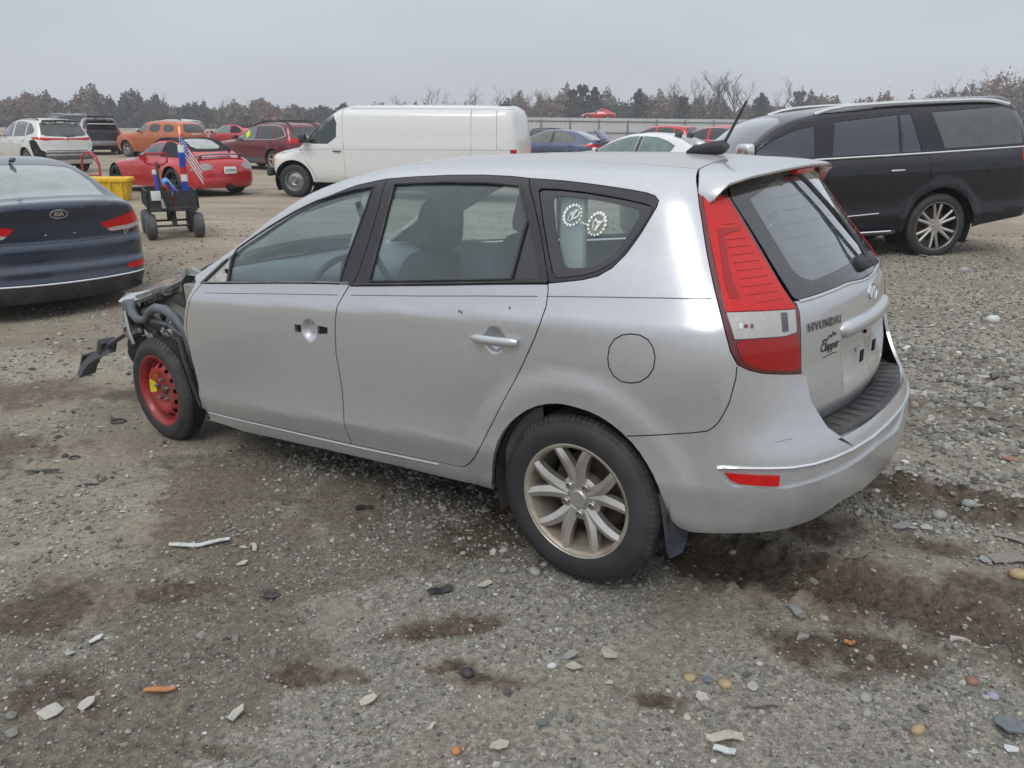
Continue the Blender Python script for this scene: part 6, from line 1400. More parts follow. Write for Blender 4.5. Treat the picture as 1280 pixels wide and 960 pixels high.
SUVT = dict(h=.10, zc=.75, belt=1.05, sec_w=.915, arch=[(0, .37, .42), (-2.7, .37, .42)], kc=.25, cr=.16, xfan=-2.1,
    sec=[(.15, .78), (.25, .84), (.35, .86), (.6, .905), (.85, .915), (.97, .90), (1.05, .875), (1.2, .82), (1.4, .745), (1.52, .68), (1.62, .59), (1.75, .45)],
    top=[(-3.7, .72), (-3.45, .90), (-3.0, 1.02), (-2.4, 1.10), (-2.15, 1.15), (-1.8, 1.36), (-1.5, 1.51), (-1.2, 1.60), (-.8, 1.645), (-.3, 1.655), (.2, 1.64), (.6, 1.60), (.8, 1.565), (1.0, 1.45)],
    xr=[(.25, .90), (.35, .98), (.5, 1.03), (.62, 1.03), (.70, .98), (.9, .97), (1.02, .955), (1.1, .92), (1.3, .80), (1.5, .68), (1.58, .65), (1.62, .74), (1.68, .72), (1.8, .5)],
    xf=[(.25, -3.5), (.4, -3.66), (.7, -3.68), (.9, -3.55), (1.1, -3.2)], plan=[(-3.7, .14), (-3.1, .04), (-2.4, .005), (0, 0), (.5, .02), (.8, .05), (1.1, .10)], ptop=[(-3.2, .10), (-2.2, .10), (-1.6, .04), (-1.0, 0), (.2, .01), (.8, .05)],
    nose_x=-3.45, tail_x=.68, edge=[(-3.45, -.45), (-3.3, -.62), (-2.9, -.70), (-2.5, -.74), (-2.2, -.735), (-1.9, -.69), (-1.5, -.61), (-1.1, -.575), (-.5, -.57), (.2, -.565), (.6, -.53), (.67, -.4)],
    wall=[('window', 'side', [(-1.95, 1.08), (-1.7, 1.26), (-1.4, 1.42), (-1.15, 1.51), (-.88, 1.545), (-.90, 1.09)], 'window', dict(off=-.004)),
          ('window', 'side', [(-.78, 1.09), (-.78, 1.55), (-.3, 1.55), (.02, 1.52), (.0, 1.12)], 'window', dict(off=-.004)),
          ('window', 'side', [(.08, 1.13), (.10, 1.515), (.32, 1.47), (.55, 1.30), (.50, 1.20)], 'window', dict(off=-.004)),
          ('rear_glass', 'rear', [(0, 1.10), (-.55, 1.12), (-.68, 1.17), (-.60, 1.50), (-.50, 1.56), (0, 1.575)], 'rearwin', dict(center=1, off=-.004)),
          ('tail_light', 'rear', [(-.52, 1.06), (-.58, .98), (-.80, .97), (-.85, 1.0), (-.82, 1.10), (-.70, 1.10)], 'red_lens', dict(off=.004))],
    topp=[('windscreen', [(-1.30, 0), (-1.34, -.30), (-1.42, -.54), (-1.9, -.64), (-2.15, -.67), (-2.25, -.3), (-2.27, 0)], 'window', {})],
    seams=[('side', [(-1.93, 1.05), (-1.95, .8), (-1.85, .4)]), ('side', [(-.84, 1.1), (-.85, .6), (-.86, .38)]), ('side', [(.05, 1.15), (.05, 1.0), (-.15, .85), (-.40, .65), (-.46, .4)])],
    wheels=[(0, .37, .24, .225, 'five', 'alu', 'alu_in'), (-2.7, .37, .24, .225, 'five', 'alu', 'alu_in')], handles=[('paint', [(-1.03, .97), (-.08, .99)])], mirror=(-1.85, 1.10, 'paint', .22))
import copy
def variant(base, **kw):
    d = copy.deepcopy(base); d.update(kw); return d
def put(name, label, cat, x, y, yaw, z=None, sc=(1, 1, 1)):
    o = thing(name, label, cat, (x, y, tiltz(x, y) if z is None else z), R(yaw)); o.scale = sc; return o
M['pane'] = glass('far_glass', (.10, .13, .135), .12, (.10, .13, .135), refl=1.3)
M['teal_pane'] = glass('teal_glass', (.25, .40, .38), .5, (.22, .34, .32), refl=1.2)
def pal(col, **kw):
    d = dict(paint=col, window=M['pane'], rearwin=M['pane']); d.update(kw); return d
PT = dict(
    navy=paint('deep_blue_paint', (.028, .042, .070), .45, .30, 1, .12), black=paint('black_paint', (.004, .005, .011), .0, .5, 1, .01), white=paint('white_paint', (.72, .73, .72), 0, .35, .8, .10),
    red=paint('red_paint', (.50, .012, .018), .1, .3, 1, .06), orange=paint('orange_paint', (.50, .12, .025), .35, .32, 1, .10), maroon=paint('maroon_paint', (.16, .014, .028), .4, .32, 1, .15),
    blue=paint('slate_blue_paint', (.065, .085, .15), .5, .32, 1, .10), pearl=paint('pearl_paint', (.66, .67, .64), .1, .32, 1, .10), greysilver=paint('light_silver_paint', (.50, .52, .54), .6, .34, 1, .15), cloth=simple('soft_top_cloth', (.018, .018, .022), .85, bumps=.3))
PT['black'].node_tree.nodes['Principled BSDF'].inputs['Specular IOR Level'].default_value = .15
PT['navy'].node_tree.nodes['Principled BSDF'].inputs['Specular IOR Level'].default_value = .3
# ---- dark blue saloon close by on the left
kia = put('blue_saloon', 'dark blue four door saloon showing its tail close by at left', 'car', -5.12, 8.45, 318, z=-.29, sc=(1, 1, 1.035))
KS = variant(SEDAN, fine=[('tail_skin', [(.66, .215), (1.6, .215), (1.6, 1.04), (1.1, 1.03), (.80, .985), (.66, .95)], [[(-.385, .885), (-.43, .84), (-.49, .795), (-.70, .80), (-.86, .83), (-.885, .90), (-.87, .95), (-.82, .985), (-.62, .935)]], .05, .009)], h=.036, gap=.003, seams=SEDAN['seams']+[('rear', [(-.87, .77), (-.80, .735), (-.74, .66), (-.66, .595), (-.4, .57), (0, .565)])],
    wall=SEDAN['wall'][:3]+[('tail_light', 'rear', [(-.385, .885), (-.43, .84), (-.49, .795), (-.70, .80), (-.86, .83), (-.885, .90), (-.87, .95), (-.82, .985), (-.62, .935)], 'red_lens', dict(off=.006, h=.02, hb=.015, chart='W')),
       ('reversing_lens', 'rear', [(-.45, .825), (-.485, .80), (-.70, .805), (-.86, .835), (-.875, .875), (-.69, .845), (-.52, .838)], 'clear_lens', dict(off=.009, h=.02, hb=.015, over=1, skirt=.004, chart='W')),
       ('reflector', 'rear', [(-.58, .475), (-.80, .50), (-.84, .485), (-.80, .44), (-.60, .43)], 'red_lens', dict(off=.003, h=.03, hb=.02, over=1)),
       ('lower_valance', 'rear', [(0, .205), (-.5, .205), (-.74, .22), (-.84, .30), (-.80, .375), (-.5, .36), (0, .35)], 'plastic', dict(center=1, off=.003, over=1)), SEDAN['wall'][4]],
    trims=[('rear', [(-.83, .392), (-.60, .385), (-.3, .378), (0, .376)], .009, 'chrome', 'chrome_strip'), ('rear', [(-.80, .765), (-.5, .745), (0, .738)], .004, 'paint', 'boot_crease')])
KP = pal(PT['navy'], rearwin=glass('pale_rear_glass', (.35, .46, .44), .5, (.36, .44, .42), refl=1.4), window=M['pane'])  # pale teal diffuse stands in for sky reflected in the rear window
kb = build_car(KS, kia, KP)
on_k = lambda nm, g, y, z, m, par=None, lift=.002: on_rear(nm, g, y, z, m, par or kia, lift, kb)
e_ = on_k('badge', ring_geo(.078, .038, .0045), 0, 1.0, M['chrome']); on_k('badge_letters', text_geo('KIA', .052, .003, .002, space=1.0), 0, 1.0, M['chrome'], e_)
on_k('lettering', text_geo('EX', .052, .003, .001), .66, .775, M['chrome']); on_k('lettering', text_geo('OPTIMA', .046, .003, .001), -.62, .775, M['chrome'])
on_k('lettering', text_geo('HYBRID', .030, .003, .001), -.62, .728, M['chrome'])
on_k('plate_mark', text_geo('-', .07, .0005), -.13, .82, M['white']); on_k('plate_mark', text_geo('-', .07, .0005), .13, .82, M['white'])
for s in (-1, 1):
    tube('exhaust_tip', [(.90, s*.66, .27), (1.03, s*.66, .275)], .05, M['dark'], kia, n=16, squash=.55)
tube('aerial_fin', [(-.10, 0, 1.43), (.0, 0, 1.45), (.08, 0, 1.46)], [.01, .03, .01], PT['navy'], kia, n=8)
# ---- black full-size SUV at right
exp_ = put('black_suv', 'large black SUV with chrome trim and silver spoked wheels at the right', 'suv', 5.48, 11.65, 7, z=-.03, sc=(.985, 1, 1.02))
exp_.rotation_euler = (Matrix.Rotation(R(7), 3, 'Z') @ Matrix.Rotation(R(-3.2), 3, 'Y')).to_euler()
ES = dict(h=.05, cw=.12, zc=.85, belt=1.25, sec_w=1.0, arch=[(0, .41, .49), (-3.11, .41, .49)], kc=.22, cr=.10, xfan=-2.5, ke=.075, rc=.025, inset=.06, sill=.37, zrear=.48, zfront=.35, flare=.018, tuck=.03,
    sec=[(.2, .86), (.33, .93), (.40, .965), (.50, .985), (.56, 1.0), (.60, .992), (.75, .985), (.95, 1.0), (1.10, 1.003), (1.20, .99), (1.27, .965), (1.33, .93), (1.5, .88), (1.7, .815), (1.80, .77), (1.88, .72), (1.96, .63), (2.05, .5)],
    top=[(-4.15, .9), (-3.95, 1.10), (-3.4, 1.20), (-2.95, 1.26), (-2.75, 1.40), (-2.5, 1.60), (-2.25, 1.755), (-2.0, 1.835), (-1.7, 1.88), (-1.2, 1.92), (-.6, 1.955), (.3, 1.98), (1.1, 1.975), (1.38, 1.92), (1.5, 1.7)],
    xr=[(.4, 1.30), (.5, 1.43), (.8, 1.45), (.9, 1.37), (1.3, 1.35), (1.6, 1.27), (1.8, 1.20), (2.0, 1.05)], xf=[(.3, -3.9), (.5, -4.05), (.9, -4.05), (1.1, -3.95), (1.3, -3.6)],
    plan=[(-4.1, .10), (-3.5, .02), (-3, 0), (.4, 0), (1.1, .03), (1.45, .08)], ptop=[(-3.2, .10), (-2.6, .06), (-1.8, 0), (.4, .01), (1.25, .04)], xa=.6, nose_x=-3.95, tail_x=1.08,
    edge=[(-3.95, -.5), (-3.8, -.72), (-3.3, -.82), (-2.95, -.84), (-2.75, -.80), (-2.45, -.745), (-2.1, -.705), (-1.5, -.68), (-.5, -.665), (.5, -.66), (.95, -.62), (1.06, -.45)],
    wall=[('front_window', 'side', [(-2.66, 1.36), (-2.45, 1.48), (-2.25, 1.59), (-1.97, 1.685), (-1.74, 1.715), (-1.76, 1.35)], 'window', dict(off=-.004)),
          ('rear_window', 'side', [(-1.52, 1.35), (-1.46, 1.75), (-.60, 1.80), (-.60, 1.35)], 'window', dict(off=-.004)), ('fixed_pane', 'side', [(-.56, 1.35), (-.56, 1.80), (-.42, 1.805), (-.30, 1.35)], 'window', dict(off=-.004)),
          ('quarter_window', 'side', [(.03, 1.37), (-.12, 1.81), (.90, 1.84), (1.12, 1.77), (1.15, 1.38)], 'quarter', dict(off=-.002)),
          ('fuel_flap', 'side', circ(.72, 1.06, .10, 0, 340, 18), 'paint', dict(left=1, h=.05)),
          ('front_door', 'side', [(-2.58, 1.29), (-2.62, .9), (-2.5, .5), (-2.42, .40), (-1.62, .40), (-1.62, 1.30)], 'paint', dict(gap=.010)), ('rear_door', 'side', [(-1.60, 1.30), (-1.60, .40), (-.62, .40), (-.55, .62), (-.46, .80), (-.33, .92), (-.20, 1.02), (-.20, 1.30)], 'paint', dict(gap=.010)),
          ('tail_light', 'side', [(1.22, 1.02), (1.10, 1.20), (1.14, 1.33), (1.42, 1.33)], 'red_lens', dict(off=.004))],
    topp=[('windscreen', [(-2.0, 0), (-2.03, -.35), (-2.12, -.62), (-2.45, -.69), (-2.75, -.735), (-2.9, -.35), (-2.92, 0)], 'window', {})],
    seams=[('side', [(-1.61, 1.30), (-1.57, 1.79)]), ('side', [(-.20, 1.30), (-.36, 1.83)]), ('side', [(-2.74, 1.33), (-2.5, 1.51), (-2.2, 1.67), (-1.9, 1.755), (-1.46, 1.80), (-.36, 1.85)])], seamr=.006,
    trims=[('side', [(-2.66, 1.315), (-1.5, 1.32), (-.2, 1.325), (1.2, 1.34)], .013, 'chrome', 'belt_trim'), ('side', [(-2.35, .595), (-1.6, .595), (-.86, .62)], .008, 'chrome', 'door_strip'), ('side', [(-2.6, 1.215), (-1.5, 1.215), (-.2, 1.215), (.7, 1.21)], .004, 'plastic', 'crease')],
    wheels=[(0, .408, .293, .28, 'twin6', 'satin', 'gunmetal'), (-3.11, .408, .285, .28, 'twin6', 'satin', 'gunmetal')], wdetail=True, handles=[('chrome', [(-1.84, 1.14), (-.66, 1.14)])], mirror=(-2.66, 1.42, 'chrome', .27), rails=(-1.70, 1.0, .70, 'railsilver', .045, .026))
EP = pal(PT['black'], window=glass('privacy_glass', (.035, .045, .07), .35, (.06, .08, .13), refl=1.3), quarter=glass('privacy_glass_green', (.10, .12, .11), .4, (.14, .17, .155), refl=1.3), satin=simple('machined_rim', (.52, .50, .47), .3, .8, var=.05), gunmetal=simple('dark_rim_barrel', (.05, .05, .052), .4, .5), railsilver=simple('satin_roof_rail', (.62, .64, .66), .35, .4))
eb = build_car(ES, exp_, EP)
for s in (-1, 1):
    tube('running_board', [(-2.55, s*.96, .37), (-2.4, s*1.0, .37), (-.72, s*1.0, .37), (-.62, s*.97, .37)], .045, M['plastic'], exp_, n=8, squash=.7)
    tube('running_board_strip', [(-2.45, s*1.04, .395), (-.70, s*1.04, .395)], .013, M['chrome'], exp_, n=6)
# ---- white panel van
van = put('white_van', 'plain white panel van with no side windows behind the silver wagon', 'van', -1.35, 18.7, 349, z=0, sc=(.985, 1, .955))
VS = dict(h=.13, zc=.9, belt=1.3, sec_w=.985, arch=[(0, .38, .46), (-3.505, .38, .47)], kc=.22, cr=.05, cf=.16, xfan=-3.2, ke=.12, sill=.36, zrear=.42, zfront=.45, tuck=.04, flare=.01, xa=.9,
    sec=[(.25, .86), (.4, .96), (.8, .99), (1.15, .99), (1.22, .985), (1.25, .975), (1.5, .955), (1.8, .915), (1.95, .87), (2.05, .78), (2.2, .55)],
    top=[(-4.3, .80), (-4.1, 1.0), (-3.75, 1.09), (-3.42, 1.17), (-3.2, 1.38), (-2.95, 1.66), (-2.72, 1.89), (-2.5, 2.02), (-2.1, 2.08), (0, 2.10), (1.4, 2.09), (1.62, 2.05), (1.8, 1.9)],
    xr=[(.35, 1.60), (.5, 1.70), (1.2, 1.67), (1.7, 1.60), (1.95, 1.55), (2.05, 1.48), (2.2, 1.3)], xf=[(.4, -4.06), (.6, -4.18), (.9, -4.16), (1.05, -4.05), (1.25, -3.6)],
    plan=[(-4.4, .09), (-4.0, .02), (-3, 0), (1.2, 0), (1.7, .03)], ptop=[(-3.6, .10), (-3.0, .04), (-2.4, 0), (1.2, .0), (1.7, .03)], nose_x=-4.0, tail_x=1.42,
    edge=[(-3.98, -.5), (-3.9, -.70), (-3.65, -.80), (-3.4, -.83), (-3.1, -.82), (-2.7, -.79), (-2.3, -.78), (0, -.78), (1.1, -.78), (1.36, -.66)],
    wall=[('cab_window', 'side', [(-3.20, 1.22), (-3.06, 1.40), (-2.88, 1.66), (-2.76, 1.82), (-2.42, 1.84), (-2.44, 1.22)], 'cab', dict(off=-.008, round=1)), ('side_marker', 'side', [(-4.04, .74), (-3.97, .74), (-3.95, .98), (-4.02, .98)], 'amber', dict(off=.004)),
          ('tail_light', 'side', [(1.5, .85), (1.62, .85), (1.62, 1.15), (1.5, 1.15)], 'red_lens', dict(off=.004)),
          ('head_light', 'front', [(-.6, .80), (-.86, .80), (-.86, 1.02), (-.6, 1.02)], 'clear_lens', {}), ('bumper', 'wall', [(-4.1, .47), (-4.46, .47), (-4.46, .68), (-4.1, .68)], 'plastic', dict(off=.03, skirt=.03, over=1))],
    topp=[('windscreen', [(-2.70, 0), (-2.72, -.35), (-2.80, -.66), (-3.05, -.72), (-3.24, -.75), (-3.34, -.4), (-3.36, 0)], 'window', {})],
    seams=[('side', [(-3.30, 1.16), (-3.25, .95), (-3.02, .60), (-2.95, .42)]), ('side', [(-2.30, 1.98), (-2.27, 1.2), (-2.25, .45)]), ('side', [(.62, 1.99), (.64, 1.2), (.62, .5)]), ('side', [(1.18, 1.99), (1.2, 1.2), (1.18, .5)]), ('side', [(-3.9, .98), (-3.3, 1.08), (-2.3, 1.10), (-.5, 1.12), (1.6, 1.14)]), ('side', [(-2.9, 1.92), (-2.4, 2.0), (1.5, 2.0)])], seamr=.0035,
    wheels=[(0, .375, .22, .22, 'disc', 'white', 'steel'), (-3.505, .375, .22, .22, 'disc', 'steel', 'steel')], handles=[('black_trim', [(-2.42, 1.06)])], mirror=(-3.16, 1.30, 'plastic', .30))
vb = build_car(VS, van, pal(PT['white'], cab=glass('clear_cab_glass', (.45, .55, .52), .05, (.2, .25, .24)), inner=simple('van_lining', (.10, .12, .115), .8)))
for s in (-1, 1): rbox('front_bumper', (.12, .5, .20), (-4.14, s*.66, .57), M['plastic'], van, .04)
tube('roof_aerial', [(-2.55, -.5, 1.98), (-2.35, -.5, 2.13)], .012, M['plastic'], van); rbox('rust_patch_panel', (.25, .5, .01), (1.25, -.25, 2.085), M['iron'], van, .004)
sv = soft('driver_seat', (.3, .5, .8), (-2.45, -.45, 1.30), M['seat'], van)
tube('steering_wheel', [(-2.85+.18*math.cos(a)*.5, -.50+.2*math.sin(a), 1.42+.18*math.cos(a)) for a in np.linspace(0, 6.28, 20)], .018, M['plastic'], van)
# ---- red soft-top roadster
box_ = put('red_roadster', 'red two seat roadster with black soft top and rear spoiler', 'car', -7.1, 19.0, 323, z=0, sc=(1, 1, .96))
BS = dict(h=.07, zc=.50, belt=.84, sec_w=.885, arch=[(0, .32, .365), (-2.415, .32, .36)], kc=.34, cr=.22, xfan=-1.9, xa=.1, ke=.09, flare=.035, sill=.17, zfront=.2, zrear=.2, kf=.4, cf=.5,
    sec=[(.1, .76), (.16, .82), (.3, .85), (.45, .865), (.62, .865), (.72, .845), (.80, .80), (.85, .77), (.95, .71), (1.1, .61), (1.2, .52), (1.3, .40), (1.4, .25)],
    top=[(-3.4, .45), (-3.2, .58), (-2.9, .70), (-2.4, .80), (-2.0, .83), (-1.72, .88), (-1.5, 1.02), (-1.2, 1.18), (-.95, 1.27), (-.65, 1.295), (-.3, 1.26), (.05, 1.13), (.32, .97), (.5, .90), (.75, .86), (.92, .80), (1.05, .70)],
    xr=[(.15, .80), (.25, .90), (.36, .945), (.40, .935), (.55, .93), (.62, .905), (.75, .86), (.85, .78), (1, .6)], xf=[(.15, -3.1), (.3, -3.26), (.45, -3.26), (.6, -3.1), (.8, -2.6)],
    plan=[(-3.3, .22), (-2.9, .08), (-2.4, 0), (-1.2, .03), (-.6, .02), (0, 0), (.5, .04), (.9, .14)], ptop=[(-2.4, .1), (-1.8, .08), (-1.1, 0), (0, .01), (.6, .04)], nose_x=-3.1, tail_x=.79,
    edge=[(-3.1, -.3), (-2.95, -.52), (-2.5, -.66), (-2.0, -.70), (-1.7, -.68), (-1.4, -.56), (-1.0, -.45), (-.5, -.42), (0, -.47), (.35, -.60), (.6, -.64), (.71, -.52), (.78, -.2)],
    wall=[('window', 'side', [(-1.55, .87), (-1.3, 1.02), (-1.02, 1.13), (-.78, 1.17), (-.62, 1.165), (-.60, .88)], 'window', dict(off=-.004)), ('soft_top', 'side', [(-.57, .87), (-.60, 1.21), (-.42, 1.22), (-.12, 1.15), (.14, 1.02), (.30, .90), (.26, .87)], 'cloth', dict(off=.003)),
          ('tail_light', 'wall', [(.58, .60), (.62, .75), (.92, .755), (1.02, .68), (.88, .60)], 'smoke', dict(off=.004)), ('side_vent', 'side', [(-.62, .62), (-.46, .60), (-.42, .70), (-.56, .72)], 'dark', {}),
          ('head_light', 'front', [(-.5, .50), (-.74, .50), (-.74, .62), (-.5, .60)], 'clear_lens', {})],
    topp=[('windscreen', [(-1.15, 0), (-1.18, -.25), (-1.24, -.42), (-1.55, -.55), (-1.70, -.60), (-1.78, -.3), (-1.79, 0)], 'window', {}), ('soft_top', [(-1.12, 0), (-1.14, -.25), (-1.20, -.445), (-1.0, -.44), (-.5, -.41), (0, -.46), (.20, -.52), (.26, -.3), (.28, 0)], 'cloth', dict(off=.004)),
          ('rear_glass', [(-.32, 0), (-.30, -.25), (-.20, -.34), (.08, -.36), (.17, -.28), (.19, 0)], 'rearwin', dict(off=.008, over=1))],
    seams=[('side', [(-1.66, .86), (-1.72, .6), (-1.64, .30), (-1.5, .24)]), ('side', [(-.58, .85), (-.58, .6), (-.62, .35), (-.72, .24)]), ('rear', [(-.70, .40), (0, .39)])], trims=[('top', [(-1.22, -.455), (-1.0, -.445), (-.5, -.425), (0, -.475), (.22, -.53)], .045, 'cloth', 'roof_edge')],
    wheels=[(0, .318, .235, .25, 'star', 'darkrim', 'darkrim'), (-2.415, .315, .23, .22, 'star', 'darkrim', 'darkrim')], handles=[('paint', [(-.78, .70)])], mirror=(-1.48, .88, 'plastic', .20))
bb = build_car(BS, box_, pal(PT['red'], cloth=PT['cloth'], rearwin=glass('plastic_window', (.35, .4, .38), .7, (.45, .50, .47)), smoke=simple('smoked_lens', (.34, .30, .29), .2, coat=1), darkrim=simple('dark_wheel', (.035, .035, .04), .35, .4)))
# rear deck spoiler on two legs, plate, twin pipe
V = [];
for y_ in np.linspace(-.62, .62, 17):
    a = 1-(abs(y_)/.62)**3
    for dx, dz in ((-.08, 0), (-.02, .018), (.06, .012), (.09, 0), (.02, -.012)): V.append((.66+dx-.12*y_*y_, y_, .895+.05*a+dz))
mesh('deck_spoiler', V, [(i*5+j, (i+1)*5+j, (i+1)*5+(j+1) % 5, i*5+(j+1) % 5) for i in range(16) for j in range(5)], PT['red'], box_, smooth=True)
for s in (-1, 1): rbox('spoiler_leg', (.10, .04, .08), (.62, s*.50, .87), PT['red'], box_, .01)
pl_ = rbox('number_plate', (.012, .31, .155), (.965, 0, .60), M['white'], box_, .004); v_, q_ = text_geo('XK7024', .075, .001, .001); mesh('plate_number', [(.973, p[0], .60+p[1]) for p in v_], q_, simple('plate_ink', (.08, .12, .2), .5), box_)
tube('exhaust_tip', [(.80, 0, .22), (.97, 0, .225)], .075, M['dark'], box_, n=14, squash=.7); rbox('fog_strip', (.02, .16, .02), (.93, .48, .63), M['clear_lens'], box_, .004); rbox('fog_strip', (.02, .16, .02), (.93, -.48, .63), M['clear_lens'], box_, .004)
# ---- white crossover with its rear bumper torn away
ven = put('white_suv', 'white SUV missing its rear bumper with a torn left rear corner', 'suv', -14.8, 26.8, 322)
YW = SUVT['wall']
VEN = variant(SUVT, wall=YW[:3]+[YW[3], ('tail_light', 'rear', [(0, 1.015), (0, 1.055), (-.45, 1.065), (-.84, 1.09), (-.86, 1.03), (-.60, .99), (-.45, 1.01)], 'red_lens', dict(center=1, off=.006)),
     ('torn_opening', 'wall', [(.36, .98), (.44, .70), (.50, .52), (.9, .45), (.93, .62), (.78, .72), (.70, .95), (.60, 1.02)], 'dark', dict(off=-.02, left=1)), ('crash_beam_gap', 'rear', [(0, .42), (0, .70), (-.62, .70), (-.70, .42)], 'dark', dict(center=1, off=-.03))],
     rails=(-1.4, .45, .55, 'plastic', .04, .02), mirror=(-1.85, 1.10, 'paint', .22))
vn = build_car(VEN, ven, pal(PT['pearl'], rearwin=glass('venza_rear', (.06, .06, .06), .4, (.16, .18, .18))))
for z_, r_, m_ in ((.64, .035, 'steel'), (.54, .05, 'steel'), (.45, .03, 'plastic_grey')):
    tube('crash_beam', [(.90, -.68, z_), (1.0, -.4, z_), (1.02, 0, z_), (1.0, .4, z_), (.90, .68, z_)], r_, M[m_], ven, n=8, squash=1.3)
rbox('side_vent', (.05, .16, .14), (.66, -.80, .66), M['plastic'], ven, .01, rot=(0, 0, R(40))); tube('wiper', [(.93, .02, 1.12), (.90, .28, 1.13)], .02, M['plastic'], ven); tube('spoiler_shade', [(.68, -.55, 1.565), (.72, 0, 1.585), (.68, .55, 1.565)], .035, M['gloss_black'], ven)
tube('badge', [(.985+.0*a, .07*math.cos(a), 1.03+.045*math.sin(a)) for a in np.linspace(0, 6.28, 16)], .008, M['chrome'], ven, n=5)
# ---- orange retro wagon
hhr = put('orange_wagon', 'orange retro style compact wagon behind the red roadster', 'car', -15.3, 38.4, 335)
HS = variant(SUVT, tail_x=.60, edge=SUVT['edge'][:-2]+[(.52, -.53), (.59, -.35)], sec_w=.86, tsig=.05, belt=1.02, flare=.03, plan=[(-3.5, .16), (-3.0, .07), (-2.4, .02), (-1.6, .02), (0, 0), (.5, .02), (.8, .06), (1.0, .12)],
    top=[(-3.5, .80), (-3.3, 1.0), (-2.9, 1.12), (-2.3, 1.17), (-2.0, 1.25), (-1.75, 1.44), (-1.45, 1.57), (-1.0, 1.63), (-.4, 1.645), (.2, 1.63), (.6, 1.57), (.8, 1.50), (.95, 1.35)],
    xr=[(.25, .90), (.4, .98), (.55, 1.0), (.7, .95), (1.0, .94), (1.1, .91), (1.3, .83), (1.5, .70), (1.65, .5)],
    wall=[('window', 'side', [(-1.88, 1.14), (-1.72, 1.32), (-1.52, 1.44), (-1.25, 1.475), (-1.22, 1.14)], 'clear', dict(off=-.004, round=1)), ('window', 'side', [(-1.08, 1.13), (-1.08, 1.48), (-.42, 1.48), (-.42, 1.13)], 'window', dict(off=-.004, round=1)),
          ('window', 'side', [(-.20, 1.13), (-.22, 1.47), (.40, 1.44), (.42, 1.13)], 'window', dict(off=-.004, round=1)), ('rear_glass', 'rear', [(0, 1.12), (-.50, 1.12), (-.60, 1.18), (-.52, 1.44), (-.42, 1.48), (0, 1.49)], 'window', dict(center=1, off=-.004)),
          ('tail_light', 'rear', [(-.68, .96), (-.76, .96), (-.76, 1.08), (-.68, 1.08)], 'red_lens', dict(off=.004))], handles=[('chrome', [(-1.3, 1.0), (-.3, 1.0)])], mirror=(-1.72, 1.14, 'chrome', .18),
    wheels=[(0, .35, .22, .21, 'five', 'alu', 'alu_in'), (-2.63, .35, .22, .21, 'five', 'alu', 'alu_in')], arch=[(0, .35, .42), (-2.63, .35, .42)], trims=[('rear', [(-.30, 1.04), (-.15, 1.045), (0, 1.045)], .02, 'chrome', 'tailgate_bar')])
build_car(HS, hhr, pal(PT['orange'], clear=M['teal_pane']))
# ---- maroon estate with roof rails and a yellow screen sticker
sub = put('maroon_estate', 'maroon estate car with black roof bars and a yellow sticker on its window', 'car', -7.84, 29.4, 325)
SS = variant(SUVT, top=[(-3.7, .70), (-3.45, .86), (-3.0, .97), (-2.4, 1.03), (-2.15, 1.08), (-1.8, 1.28), (-1.5, 1.42), (-1.2, 1.52), (-.8, 1.58), (-.3, 1.60), (.3, 1.585), (.75, 1.54), (.95, 1.47), (1.1, 1.3)],
    xr=[(.25, .95), (.4, 1.04), (.6, 1.06), (.8, 1.03), (1.0, 1.0), (1.1, .95), (1.3, .82), (1.45, .74), (1.6, .6)], tail_x=.70, edge=[(-3.45, -.45), (-3.3, -.62), (-2.9, -.70), (-2.5, -.74), (-2.2, -.735), (-1.9, -.69), (-1.5, -.61), (-1.1, -.575), (-.5, -.57), (.3, -.565), (.62, -.52), (.69, -.35)],
    wall=[('window', 'side', [(-1.95, 1.03), (-1.7, 1.18), (-1.4, 1.34), (-1.15, 1.43), (-.88, 1.465), (-.90, 1.03)], 'clear', dict(off=-.004)), ('window', 'side', [(-.80, 1.03), (-.80, 1.47), (-.3, 1.475), (.02, 1.46), (.0, 1.05)], 'window', dict(off=-.004)), ('window', 'side', [(.08, 1.06), (.10, 1.455), (.35, 1.43), (.60, 1.22), (.50, 1.10)], 'window', dict(off=-.004)),
          ('rear_glass', 'rear', [(0, 1.08), (-.55, 1.10), (-.64, 1.16), (-.56, 1.42), (0, 1.46)], 'rearwin', dict(center=1, off=-.004)), ('tail_light', 'wall', [(.66, .93), (.72, 1.06), (.92, 1.10), (1.12, 1.05), (1.10, .93)], 'red_lens', dict(off=.004)), ('lower_cladding', 'side', [(-2.22, .27), (-2.24, .42), (-.46, .42), (-.45, .27)], 'plastic_grey', dict(off=.006, over=1))],
    trims=[('side', [(-1.98, 1.02), (-1.0, 1.02), (.2, 1.04), (.62, 1.15), (.62, 1.22), (.40, 1.45), (.1, 1.485), (-.8, 1.49), (-1.4, 1.36), (-1.9, 1.08)], .012, 'chrome', 'window_surround')],
    rails=(-1.35, .75, .56, 'plastic', .05, .028), crossbars=[-.9, .1], handles=[('plastic', [(-1.15, .92), (-.1, .94)])], mirror=(-1.80, 1.05, 'plastic', .22), wheels=[(0, .34, .22, .22, 'five', 'alu', 'alu_in'), (-2.745, .34, .22, .22, 'five', 'alu', 'alu_in')], arch=[(0, .34, .40), (-2.745, .34, .40)])
sb_ = build_car(SS, sub, pal(PT['maroon'], clear=M['teal_pane']))
Ps = sb_.W(sb_.side(circ(-1.30, 1.20, .12, 0, 345, 14))); Ps[:, 1] -= .012; mesh('yellow_sticker', Ps, [tuple(range(14))], simple('sticker_yellow', (.75, .72, .02), .5), sub)
